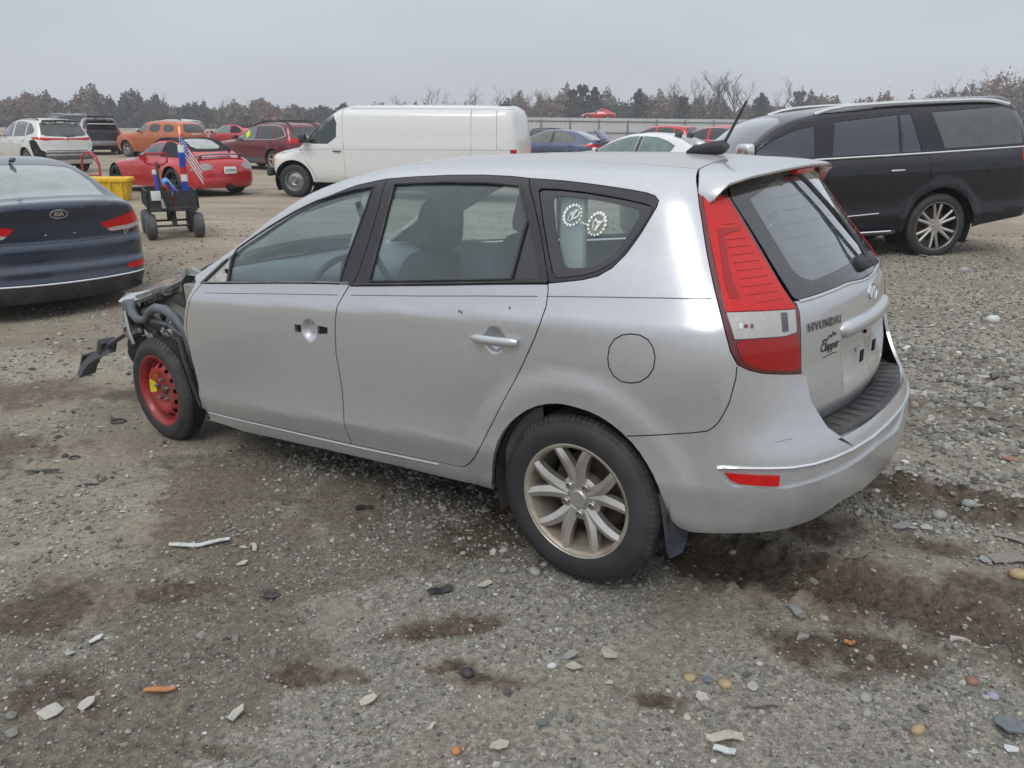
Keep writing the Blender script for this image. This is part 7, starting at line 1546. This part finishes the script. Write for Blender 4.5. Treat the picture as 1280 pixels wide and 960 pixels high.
# ---- red crossover, white saloon, two blue saloons, silver estate, red two-door etc.
rog = put('red_suv', 'dark red SUV with chrome framed side windows parked along the fence', 'suv', 9.1, 34.5, 322)
RS_ = variant(SUVT, trims=[('side', [(-1.98, 1.06), (-.9, 1.07), (.2, 1.10), (.52, 1.17), (.60, 1.27), (.35, 1.50), (.1, 1.545), (-.8, 1.575), (-1.2, 1.52), (-1.6, 1.36), (-1.96, 1.10)], .014, 'chrome', 'window_surround')])
build_car(RS_, rog, pal(PT['red'], window=M['pane'])); tube('fin_aerial', [(.35, 0, 1.64), (.48, 0, 1.72), (.55, 0, 1.66)], [.02, .035, .03], PT['red'], rog); 
rog2 = put('red_hatch', 'second red car half hidden behind the dark red SUV', 'car', 7.6, 38.5, 322); build_car(variant(SUVT, h=.14), rog2, pal(PT['red']))
alt = put('white_saloon', 'white four door saloon beyond the silver wagon roof with teal tinted windows', 'car', 3.97, 19.7, 326); ab_ = build_car(variant(SEDAN, trims=[('side', [(-1.98, .975), (-.9, .985), (.1, 1.03)], .008, 'chrome', 'belt_trim')]), alt, pal(PT['white'], window=M['teal_pane'], rearwin=glass('white_saloon_rear', (.3, .4, .38), .6, (.28, .36, .34)), inner=simple('pale_cabin', (.16, .20, .19), .9)))
seats(alt, (-1.0, -.1), .95)
bl1 = put('slate_blue_saloon', 'slate blue saloon with its boot lid ajar past the van rear', 'car', 2.4, 31.0, 338); build_car(variant(SEDAN, h=.11), bl1, pal(PT['blue'], window=glass('blue_saloon_glass', (.3, .36, .33), .5, (.24, .28, .24))))
rbox('boot_lid', (.05, 1.1, .42), (.86, 0, 1.28), PT['blue'], bl1, .02, rot=(0, R(-40), 0))
bl2 = put('dark_blue_saloon', 'darker blue saloon partly hidden behind the slate blue one', 'car', 2.0, 35.5, 340); build_car(variant(SEDAN, h=.14, rails=(-1.2, .1, .5, 'plastic', .03, .02)), bl2, pal(PT['navy']))
con = put('red_convertible', 'red two door convertible with raised black roof beyond the orange wagon', 'car', -14.9, 46.7, 329, sc=(1, 1, 1.02)); CT = variant(SEDAN, h=.13)
CT['topp'] = [CT['topp'][1], ('soft_top', [(-1.5, 0), (-1.5, -.5), (-1.1, -.545), (-.5, -.545), (.0, -.56), (.35, -.55), (.45, 0)], 'cloth', dict(off=.006))]; CT['wall'] = [(CT['wall'][0][0], 'side', [(-1.98, .985), (-1.72, 1.13), (-1.35, 1.285), (-1.05, 1.36), (-.6, 1.36), (-.45, 1.0)], 'window', dict(off=-.004)), ('soft_top', 'side', [(-.40, 1.0), (-.5, 1.37), (-.2, 1.38), (.2, 1.25), (.45, 1.08), (.3, 1.0)], 'cloth', dict(off=.004)), CT['wall'][3]]
build_car(CT, con, pal(PT['red'], cloth=PT['cloth'], window=M['teal_pane']))
con2 = put('red_estate', 'red car glimpsed behind the roof of the maroon estate', 'car', -10.3, 41.0, 325); build_car(variant(SUVT, h=.16, rails=(-1.35, .45, .56, 'plastic', .05, .03)), con2, pal(PT['red']))
wsv = put('silver_suv', 'silver SUV with roof rails just behind the orange wagon', 'suv', -17.6, 44.8, 332, sc=(1.03, 1.03, 1.04)); build_car(variant(SUVT, h=.14, rails=(-1.35, .45, .56, 'plastic', .05, .03)), wsv, pal(PT['pearl'], window=M['teal_pane']))
# two dark utilities at the far left
dk1 = put('black_estate_suv', 'large black SUV with a big rear window behind the white SUV', 'suv', -25.6, 48.7, 322, sc=(1.12, 1.12, 1.18)); build_car(variant(SUVT, h=.14, rails=(-1.35, .45, .56, 'chrome', .04, .02)), dk1, pal(PT['black'], rearwin=M['gloss_black']))
dk2 = put('black_utility', 'black utility with its rear glass open and a chrome rear bumper', 'suv', -20.4, 41.2, 302, sc=(1, 1, 1.06))
build_car(variant(SUVT, h=.12, wall=YW[:3]+[('rear_opening', 'rear', [(0, 1.08), (-.60, 1.08), (-.66, 1.14), (-.58, 1.50), (0, 1.54)], 'dark', dict(center=1, off=-.03)), ('tail_light', 'rear', [(-.72, .80), (-.84, .80), (-.82, 1.20), (-.72, 1.20)], 'red_lens', dict(off=.004))]), dk2, pal(PT['black']))
rbox('chrome_bumper', (.14, 1.85, .20), (1.08, 0, .52), M['steel'], dk2, .03); rbox('raised_rear_glass', (.50, 1.2, .03), (.98, 0, 1.66), M['gloss_black'], dk2, .01, rot=(0, R(-8), 0)); rbox('load_edge', (.04, 1.2, .05), (.96, 0, 1.36), M['chrome'], dk2, .01)
bp = put('dark_pickup_nose', 'dark vehicle front standing between the black utility and the orange wagon', 'truck', -21.0, 52.0, 335); build_car(variant(SUVT, h=.16), bp, pal(PT['black']))
mia = put('red_sports_car', 'bright red open sports car raised on the bank behind the fence', 'car', 10.6, 96.0, 352, z=2.22, sc=(.95, .95, .92)); build_car(variant(BS, h=.14, topp=[BS['topp'][0], ('cockpit', [(-1.1, 0), (-1.12, -.4), (-.2, -.4), (-.15, 0)], 'dark', {})]), mia, pal(PT['red'], cloth=PT['red'], smoke=M['red_deep'], darkrim=M['alu']))
# ------------------------------------------------------------------ cart, tub, hand truck
def at(px, py, z=0):
    c, s = math.cos(R(.6)), math.sin(R(.6)); u, v = (px-640)/FPX, (480-py)/FPX; u, v = u*c-v*s, u*s+v*c
    p = math.atan(324/FPX); d = Vector((u, math.cos(p)+v*math.sin(p), -math.sin(p)+v*math.cos(p)))
    t = (z-CAMH)/d.z; return d.x*t, d.y*t
cx_, cy_ = -5.08, 12.05; cart = thing('garden_cart', 'black mesh garden cart on four fat wheels loaded with flags and poles', 'cart', (cx_, cy_, float(ghf(cx_, cy_))), R(28)); cart.scale = (1.28, 1.12, 1.1)
bk_ = M['plastic']; redp = simple('red_handle_plastic', (.45, .02, .02), .5)
rbox('deck', (.50, .86, .03), (0, 0, .37), bk_, cart, .006)
tyg = simple('cart_tyre', (.085, .085, .09), .85, dirt=((.2, .17, .13), 10, .5))
for sx in (-1, 1):
    for sy in (-1, 1):
        v_, q_ = lathe_geo([(.05, -.045), (.10, -.058), (.145, -.052), (.160, -.03), (.163, 0), (.160, .03), (.145, .052), (.10, .058), (.05, .045)], 26, 'z')
        wo = mesh('wheel', [(p[2], p[0], p[1]) for p in v_], q_, tyg, cart, smooth=True); wo.location = (sx*.25, sy*.33, .163)
        v_, q_ = lathe_geo([(0, -.05), (.03, -.05), (.055, -.03), (.055, .03), (0, .04)], 16, 'z'); mesh('hub', [(p[2], p[0], p[1]) for p in v_], q_, M['steel'], wo)
for sy in (-1, 1): tube('axle', [(-.25, sy*.33, .163), (.25, sy*.33, .163)], .015, bk_, cart, n=6); tube('fork', [(0, sy*.33, .17), (0, sy*.28, .36)], .03, bk_, cart, n=6)
for (x0, y0, x1, y1) in ((-.26, -.43, .26, -.43), (.26, -.43, .26, .43), (.26, .43, -.26, .43), (-.26, .43, -.26, -.43)):
    geos = []
    for z_ in (.40, .47, .54, .615): geos.append(tube_geo([(x0, y0, z_), (x1, y1, z_)], .008 if z_ in (.40, .615) else .004, 5))
    n = 7 if y0 == y1 else 12
    for i in range(n+1): t = i/n; geos.append(tube_geo([(x0+(x1-x0)*t, y0+(y1-y0)*t, .385), (x0+(x1-x0)*t, y0+(y1-y0)*t, .615)], .010 if i in (0, n) else .0035, 5))
    sd_ = multi('side_frame', geos, bk_, cart); nrm = (.004*(1 if abs(y1-y0) > .1 else 0), .004*(1 if abs(x1-x0) > .1 else 0))
    sc2 = simple('cart_mesh_sheet', (.035, .037, .04), .7) if not bpy.data.materials.get('cart_mesh_sheet') else bpy.data.materials['cart_mesh_sheet']
    for i in range(3 if n == 12 else 2):
        k_ = 3 if n == 12 else 2; t0, t1 = i/k_+.02, (i+1)/k_-.02
        mesh('infill_panel', [(x0+(x1-x0)*t0, y0+(y1-y0)*t0, .40), (x0+(x1-x0)*t1, y0+(y1-y0)*t1, .40), (x0+(x1-x0)*t1, y0+(y1-y0)*t1, .60), (x0+(x1-x0)*t0, y0+(y1-y0)*t0, .60)], [(0, 1, 2, 3)], sc2, sd_)
tube('pull_bar', [(-.05, -.42, .34), (-.10, -.50, .55), (-.13, -.52, .80), (-.13, -.50, .98)], .014, bk_, cart, n=6)
tube('pull_handle', [(-.24, -.50, 1.08), (-.24, -.50, .98), (-.19, -.50, .95), (-.07, -.50, .95), (-.02, -.50, .98), (-.02, -.50, 1.08), (-.24, -.50, 1.08)], .016, redp, cart, n=6)
rbox('corner_tag', (.10, .012, .12), (-.17, -.445, .56), M['white'], cart, .003); rbox('corner_tag', (.05, .012, .12), (-.10, -.445, .46), M['clear_lens'], cart, .003)
def in_cart(nm, lab, cat, lx, ly, z):
    c, s = math.cos(R(28)), math.sin(R(28)); return thing(nm, lab, cat, (cx_+c*lx-s*ly, cy_+s*lx+c*ly, z), R(28))
blu = simple('blue_print', (.02, .07, .42), .5, var=.3, scale=20); lbl = simple('light_blue_plastic', (.16, .33, .70), .4, var=.15); wht = M['white']; rdp = simple('flag_red', (.50, .03, .04), .7); pur = simple('violet_tube', (.10, .08, .45), .5)
t = in_cart('banner_roll', 'tall roll of blue and white printed banner standing in the cart corner', 'banner', .20, -.34, .38)
for i in range(9): v_, q_ = lathe_geo([(0, i*.10), (.045, i*.10), (.045, i*.10+.098), (0, i*.10+.098)], 12, 'z'); mesh('band', v_, q_, (blu, wht, blu, blu, wht, rdp, blu, blu, wht)[i], t)
t = in_cart('foam_noodle', 'light blue foam tube leaning inside the cart', 'tube', .05, -.10, .40)
tube('foam', [(.16, -.28, .04), (.02, -.10, .20), (-.10, .06, .38)], .055, lbl, t, n=12); tube('stripe', [(.09, -.24, .15), (-.02, -.11, .29), (-.08, -.04, .36)], .028, blu, t, n=8)
t = in_cart('broom_handle', 'violet pole standing beside the red cart handle', 'pole', -.15, -.28, .38); tube('shaft', [(0, 0, 0), (-.02, 0, .28), (-.03, 0, .50)], .030, pur, t, n=10); tube('sleeve', [(-.03, 0, .50), (-.03, 0, .56)], .034, wht, t, n=10)
t = in_cart('jumper_cables', 'red and black cable bundle hanging over the cart edge', 'cable', -.06, -.36, .52); tube('cable', [(0, 0, .22), (.02, -.02, .1), (.10, -.03, .04), (.22, -.02, -.02)], .022, redp, t, n=6); tube('cable', [(.03, 0, .25), (.05, -.02, .12), (.02, -.04, .0)], .018, bk_, t, n=6)
t = in_cart('toolbox', 'red toolbox lying in the garden cart', 'toolbox', .02, .08, .385); rbox('box', (.34, .26, .16), (0, 0, .08), redp, t, .015); tube('handle', [(-.1, 0, .16), (-.08, 0, .20), (.08, 0, .20), (.1, 0, .16)], .01, bk_, t, n=6)
t = in_cart('small_flag', 'small stars and stripes flag on a stick in the cart', 'flag', .17, -.30, .40)
tube('stick', [(0, 0, 0), (.03, 0, .55), (.03, 0, 1.02)], .006, wht, t, n=6)
def flagp(u, v): return (.03+.24*u+.02*v, -.03+.02*math.sin(u*7)-.03*v, 1.02-.40*u-.34*v*(.9+.1*u))
for i in range(9):
    v0, v1 = i/9, (i+1)/9; us = np.linspace(.38 if i < 5 else 0, 1, 8); V = [flagp(u, v) for u in us for v in (v0, v1)]
    mesh('stripe', V, [(2*k, 2*k+2, 2*k+3, 2*k+1) for k in range(7)], rdp if i % 2 == 0 else wht, t, smooth=True)
V = [flagp(u, v) for u in np.linspace(0, .38, 5) for v in (0, 5/9)]; can = mesh('canton', V, [(2*k, 2*k+2, 2*k+3, 2*k+1) for k in range(4)], blu, t, smooth=True)
g_ = []
for i in range(5):
    for j in range(4):
        u, v = .05+i*.07, .06+j*.12; c = Vector(flagp(u, v)); g_.append(([(c.x+.012*math.cos(a)*r, c.y-.004, c.z+.012*math.sin(a)*r) for a, r in [(k*math.pi/5+1.57, 1 if k % 2 == 0 else .45) for k in range(10)]], [tuple(range(10))]))
multi('stars', g_, wht, can)
# yellow tub
yel = simple('yellow_plastic', (.78, .50, .012), .45, var=.08, dirt=((.3, .2, .08), 8, .4)); tub = thing('yellow_tub', 'yellow plastic tub standing on the ground beyond the blue saloon', 'tub', (-8.55, 17.25, 0), R(12))
V = []; Fc = []; L_, W2 = .48, .30
def rr_loop(l, w_, r, z): return [(x*(l-r)+r*math.cos(a), y*(w_-r)+r*math.sin(a), z) for (x, y, a0) in ((1, 1, 0), (-1, 1, 90), (-1, -1, 180), (1, -1, 270)) for a in [R(a0+d) for d in (0, 30, 60, 90)]]
loops = [rr_loop(.40, .24, .06, .01), rr_loop(.45, .28, .07, .36), rr_loop(.46, .29, .07, .40), rr_loop(.50, .33, .08, .40), rr_loop(.50, .33, .08, .46), rr_loop(.475, .305, .07, .47), rr_loop(.44, .27, .06, .40), rr_loop(.39, .23, .05, .04)]
V = [p for l in loops for p in l]; Fc = [(i*16+j, i*16+(j+1) % 16, (i+1)*16+(j+1) % 16, (i+1)*16+j) for i in range(7) for j in range(16)]+[tuple(range(16))[::-1], tuple(range(112, 128))]
mesh('tub_wall', V, Fc, yel, tub)
for x in (-.34, -.12, .12, .34):
    for s in (-1, 1): mesh('rib', *box_geo(x-.015, x+.015, s*.27-.045, s*.27+.045, .05, .40), yel, tub)
# red hand truck
rt = simple('red_tube', (.42, .02, .03), .4, coat=.5); ht = thing('hand_truck', 'red tubular hand truck standing upright beside the roadster nose', 'hand truck', (-9.85, 19.2, .04), R(-20))
tube('frame', [(-.24, 0, .02), (-.24, 0, .60), (-.20, 0, .76), (-.08, 0, .86), (.06, 0, .86), (.20, .02, .76), (.25, .02, .60), (.25, .02, .02)], .024, rt, ht, n=8)
tube('brace', [(-.24, 0, .35), (.25, .02, .35)], .018, rt, ht); tube('brace', [(-.02, 0, .86), (.04, .10, .70), (.25, .05, .55)], .018, rt, ht); mesh('toe_plate', *box_geo(-.25, .25, -.22, .0, .01, .025), rt, ht)
for s in (-1, 1):
    v_, q_ = lathe_geo([(.03, -.03), (.12, -.035), (.13, 0), (.12, .035), (.03, .03)], 20, 'z'); o = mesh('wheel', [(p[2], p[0], p[1]) for p in v_], q_, M['rubber'], ht, smooth=True); o.location = (s*.30, .10, .13)
# ------------------------------------------------------------------ litter on the ground
cols = dict(grey=(.27, .28, .27), pale=(.42, .41, .36), white=(.58, .60, .60), black=(.03, .03, .033), orange=(.46, .19, .07), tan=(.40, .30, .17), blue=(.13, .15, .165), rust=(.28, .13, .09), cream=(.44, .42, .34), stone=(.30, .305, .285), wood=(.22, .20, .18), bluew=(.30, .34, .42))
lm = {k: simple('litter_'+k, v, .55, var=.2, scale=60, bumps=.25, dirt=((.17, .14, .11), 40, .35)) for k, v in cols.items()}
def litter(px, py, kind, col, size, ang, label, cat, nm, asp=.6):
    x, y = at(px, py, float(ghf(*at(px, py)))); z = float(ghf(x, y)); s = size*math.hypot(x, y, 1.6)/1180  # size in photo pixels
    g = random.Random(px*7+py); bm = bmesh.new()
    if kind == 'shard':
        n = g.randint(5, 7); top = []; 
        vs_ = [bm.verts.new((s*.5*math.cos(6.28*i/n+.3*g.random())*g.uniform(.65, 1.1), s*.5*asp*1.5*math.sin(6.28*i/n+.3*g.random())*g.uniform(.65, 1.1), .0+g.uniform(0, .1)*s)) for i in range(n)]
        f = bm.faces.new(vs_); r = bmesh.ops.extrude_face_region(bm, geom=[f]); 
        for v in [e for e in r['geom'] if isinstance(e, bmesh.types.BMVert)]: v.co.z += max(.0025, s*.05)
        tl = (g.uniform(-.25, .25), g.uniform(-.25, .15)); lift = .006
    elif kind == 'stone':
        bmesh.ops.create_icosphere(bm, subdivisions=2, radius=s*.5)
        for v in bm.verts: v.co = Vector((v.co.x, v.co.y*asp*1.3, v.co.z*.62))*(1+.38*noise.noise(v.co*(2.2/s*.5)+Vector((px, py, 0))))
        tl = (g.uniform(-.3, .3), 0); lift = s*.14
    elif kind in ('strip', 'twig'):
        n = 7; wd = s*asp*.16
        for i in range(n):
            t = i/(n-1)-.5; yo = s*.05*math.sin(t*5+px); w_ = wd*(1-.35*abs(t)*2*g.random()); hz = .004+.008*abs(math.sin(t*4+py))
            for dy, dz in ((-1, 0), (1, 0), (1, 1), (-1, 1)): bm.verts.new((s*t, yo+dy*w_, hz+dz*(.004 if kind == 'strip' else wd*1.4)))
        bm.verts.ensure_lookup_table(); v = bm.verts
        for i in range(n-1):
            for j in range(4): bm.faces.new((v[i*4+j], v[i*4+(j+1) % 4], v[(i+1)*4+(j+1) % 4], v[(i+1)*4+j]))
        bm.faces.new([v[k] for k in (3, 2, 1, 0)]); bm.faces.new([v[(n-1)*4+k] for k in range(4)]); tl = (0, 0); lift = .002
    elif kind == 'ring':
        V_, F_ = ring_geo(s*.42, s*.42*asp*1.3, s*.10, 18, 6); vv = [bm.verts.new(p) for p in V_]; [bm.faces.new([vv[k] for k in f]) for f in F_]; tl = (.1, .05); lift = s*.08
    bmesh.ops.recalc_face_normals(bm, faces=bm.faces)
    o = bmobj(nm, bm, lm[col], None, smooth=kind in ('stone', 'ring')); o.location = (x, y, z+lift); o.rotation_euler = (tl[0], tl[1], R(ang)); tag(o, label, cat)
for a in ((65, 893, 'shard', 'pale', 32, 20, 'pale grey plastic shard near the lower left corner', 'shard', 'plastic_shard'), (122, 800, 'shard', 'white', 26, 40, 'crumpled white scrap on the brown mud at left', 'scrap', 'paper_scrap', .4), (88, 820, 'shard', 'pale', 14, 10, 'small pale chip left below the crumpled white scrap', 'chip', 'plastic_chip'),
          (200, 866, 'strip', 'orange', 40, 3, 'thin orange plastic strip on the mud at lower left', 'strip', 'plastic_strip'), (295, 895, 'shard', 'pale', 32, 62, 'upright pale shard below the orange strip to its right', 'shard', 'plastic_shard', .45), (108, 882, 'shard', 'pale', 26, 50, 'pale folded flake right of the corner shard', 'flake', 'plastic_flake', .5), (250, 685, 'strip', 'white', 78, 12, 'long white plastic strip lying left of the rear wheel', 'strip', 'plastic_strip', .35),
          (318, 688, 'strip', 'cream', 22, 118, 'short cream trim piece right of the long white strip', 'trim', 'trim_piece', .9), (303, 706, 'shard', 'cream', 20, 20, 'thin cream flake under the long white strip', 'flake', 'plastic_flake', .4), (337, 747, 'shard', 'black', 30, 0, 'flat dark shard in the middle left of the gravel', 'shard', 'rubber_shard', .5), (461, 878, 'shard', 'cream', 26, 15, 'beige triangular flake near the bottom centre', 'flake', 'plastic_flake', .6),
          (582, 845, 'stone', 'black', 19, 0, 'round black rubber plug near the bottom centre', 'plug', 'rubber_plug', .7), (668, 717, 'stone', 'stone', 19, 30, 'blue grey stone right at the rear tyre', 'stone', 'stone', .9), (607, 732, 'shard', 'cream', 28, 30, 'beige sliver just left of the stone by the rear tyre', 'sliver', 'plastic_sliver', .3), (550, 741, 'strip', 'black', 36, 30, 'curled black rubber offcut left of the rear tyre', 'offcut', 'rubber_offcut', 1.3),
          (761, 820, 'shard', 'pale', 33, -8, 'largest pale shard below the rear wheel', 'shard', 'plastic_shard', .55), (718, 836, 'shard', 'pale', 28, -20, 'pale shard lying left of the largest one', 'shard', 'plastic_shard', .45), (714, 822, 'shard', 'grey', 30, 5, 'grey flake above the pair of pale shards', 'flake', 'plastic_flake', .4), (690, 833, 'stone', 'white', 15, 10, 'small white oval clip left of the pale shards', 'clip', 'plastic_clip', .6), (762, 856, 'shard', 'pale', 14, 5, 'small light chip below the largest pale shard', 'chip', 'plastic_chip', .4),
          (625, 935, 'shard', 'cream', 32, 22, 'beige shard at the bottom edge left of centre', 'shard', 'plastic_shard', .5), (680, 905, 'shard', 'blue', 22, 10, 'blue grey flake near the bottom centre', 'flake', 'slate_flake', .5), (570, 941, 'stone', 'orange', 13, 0, 'orange crumb at the bottom edge', 'crumb', 'plastic_crumb', .9), (540, 912, 'strip', 'cream', 20, 45, 'short cream splinter above the bottom edge orange crumb', 'splinter', 'plastic_splinter', .8),
          (861, 848, 'stone', 'tan', 16, 80, 'rounder orange pebble below the bumper', 'pebble', 'pebble', .8), (906, 856, 'stone', 'tan', 21, -50, 'longer orange pebble right of the round one', 'pebble', 'pebble', .6), (884, 852, 'shard', 'blue', 22, 5, 'grey slate chip between the two orange pebbles', 'chip', 'slate_chip', .6), (877, 874, 'shard', 'pale', 22, 35, 'pale square tile fragment below the orange pebbles', 'fragment', 'tile_fragment', .75), (859, 897, 'stone', 'cream', 12, 0, 'small cream pebble under the square tile fragment', 'pebble', 'pebble', .9), (941, 861, 'shard', 'pale', 21, 70, 'pale triangular chip right of the orange pebbles', 'chip', 'plastic_chip', .5),
          (905, 925, 'strip', 'cream', 50, -2, 'cream wooden lath at the bottom edge', 'lath', 'wooden_lath', .95), (905, 942, 'strip', 'white', 28, -25, 'white tube end just below the cream lath', 'tube', 'plastic_tube', 1.2), (955, 884, 'strip', 'wood', 46, -6, 'thin grey splinter above the cream lath', 'splinter', 'wood_splinter', .6), (995, 766, 'strip', 'grey', 34, -70, 'grey strip lying on the wet track behind the car', 'strip', 'plastic_strip', 1.1), (1061, 807, 'strip', 'orange', 14, -15, 'small orange stick on the round brown mud patch', 'stick', 'plastic_stick', 1.6),
          (1083, 892, 'stone', 'stone', 15, 60, 'oval grey pebble standing below the brown mud patch', 'pebble', 'pebble', .6), (1081, 874, 'stone', 'stone', 17, 80, 'flat grey stone just above the oval grey pebble', 'stone', 'stone', .7), (1198, 809, 'shard', 'pale', 30, -35, 'pale grey slab right of the brown mud patch', 'slab', 'concrete_slab', .4), (1240, 815, 'shard', 'pale', 34, -10, 'light shard at the right edge beside the grey slab', 'shard', 'plastic_shard', .35), (1239, 872, 'stone', 'bluew', 14, 0, 'blue and white bottle cap near the right edge', 'cap', 'bottle_cap', .9), (1215, 852, 'stone', 'rust', 15, 0, 'reddish stone near the bottle cap', 'stone', 'stone', .8),
          (1148, 915, 'stone', 'tan', 19, 25, 'tan stone near the bottom right', 'stone', 'stone', .6), (1262, 912, 'shard', 'blue', 46, -10, 'dark blue plastic sheet piece in the bottom right corner', 'sheet', 'plastic_sheet', .5), (1264, 940, 'shard', 'white', 24, -25, 'white scrap under the dark blue sheet piece', 'scrap', 'plastic_scrap', .4), (1272, 721, 'stone', 'tan', 20, -20, 'tan rock at the right edge behind the car', 'rock', 'rock', .8), (1258, 701, 'strip', 'wood', 46, 3, 'dark grey plank end at the right edge', 'plank', 'plank', 1.6), (1272, 655, 'strip', 'wood', 44, -35, 'long grey slat pointing out of the right edge', 'slat', 'slat', .8),
          (1126, 660, 'shard', 'grey', 24, 5, 'grey slate piece behind the bumper', 'slate', 'slate_piece', .5), (1137, 662, 'shard', 'pale', 22, -35, 'pale broken tile right of the grey slate piece', 'tile', 'tile_piece', .5), (1157, 661, 'shard', 'pale', 18, 60, 'pale wedge next to the broken tile', 'wedge', 'tile_wedge', .8), (1175, 640, 'stone', 'stone', 20, 10, 'rounded pale stone in the row behind the bumper', 'stone', 'stone', .7), (1209, 637, 'stone', 'stone', 22, 0, 'larger grey stone right in the row behind the bumper', 'stone', 'stone', .8), (1224, 641, 'stone', 'stone', 16, 0, 'small light stone ending the row behind the bumper', 'stone', 'stone', .8), (1231, 702, 'shard', 'grey', 18, 80, 'upright grey chip left of the plank end', 'chip', 'slate_chip', .7),
          (148, 527, 'ring', 'black', 20, 5, 'black rubber ring left of the red wheel', 'ring', 'rubber_ring', .6), (93, 571, 'ring', 'black', 14, 0, 'bent black washer at the left below the nose', 'washer', 'rubber_washer', .6), (82, 569, 'stone', 'black', 9, 0, 'tiny black lump beside the bent washer', 'lump', 'rubber_lump', .6), (53, 588, 'strip', 'black', 40, 14, 'dark twig at the left below the blue saloon', 'twig', 'twig', .5), (108, 605, 'strip', 'wood', 28, 22, 'dark splinter below the bent black washer', 'splinter', 'wood_splinter', .9), (455, 637, 'strip', 'black', 24, 12, 'black sliver in front of the rear door', 'sliver', 'rubber_sliver', 1.2),
          (1132, 579, 'shard', 'white', 12, 80, 'white chip right of the bumper', 'chip', 'plastic_chip', .6), (1241, 402, 'stone', 'white', 18, 0, 'white flattened cup on the gravel under the black SUV', 'cup', 'flattened_cup', .5), (1262, 575, 'shard', 'rust', 30, 0, 'reddish flat scrap at the right edge', 'scrap', 'rusty_scrap', .5), (1153, 321, 'shard', 'pale', 14, 0, 'pale stone beneath the black SUV rear wheel', 'stone', 'stone', .5), (1205, 340, 'stone', 'stone', 15, 0, 'whitish rock just right under the black SUV wheel', 'rock', 'rock', .6)):
    litter(*a)
# ------------------------------------------------------------------ misty air over the yard
bm = bmesh.new(); bmesh.ops.create_cube(bm, size=1)
for v in bm.verts: v.co = Vector((v.co.x*560, v.co.y*420+150, v.co.z*26+11.5))
mh = bpy.data.materials.new('misty_air'); mh.use_nodes = True; NH = mh.node_tree.nodes; NH.clear()
pv = NH.new('ShaderNodeVolumePrincipled'); pv.inputs['Color'].default_value = (.93, .95, 1, 1); pv.inputs['Density'].default_value = .0012
mh.node_tree.links.new(pv.outputs[0], NH.new('ShaderNodeOutputMaterial').inputs['Volume'])
hz = bmobj('haze', bm, mh); hz['kind'] = 'stuff'
# ------------------------------------------------------------------ keep the tree at thing > part > sub-part
for _ in range(3):
    for o in list(bpy.data.objects):
        p, d = o, 0
        while p.parent: p = p.parent; d += 1
        if d > 2 and o.parent.matrix_basis == Matrix.Identity(4): o.parent = o.parent.parent
for o in bpy.data.objects:
    p, d = o, 0
    while p.parent: p = p.parent; d += 1
    if d > 2: print('TOO DEEP', o.name, o.parent.name)
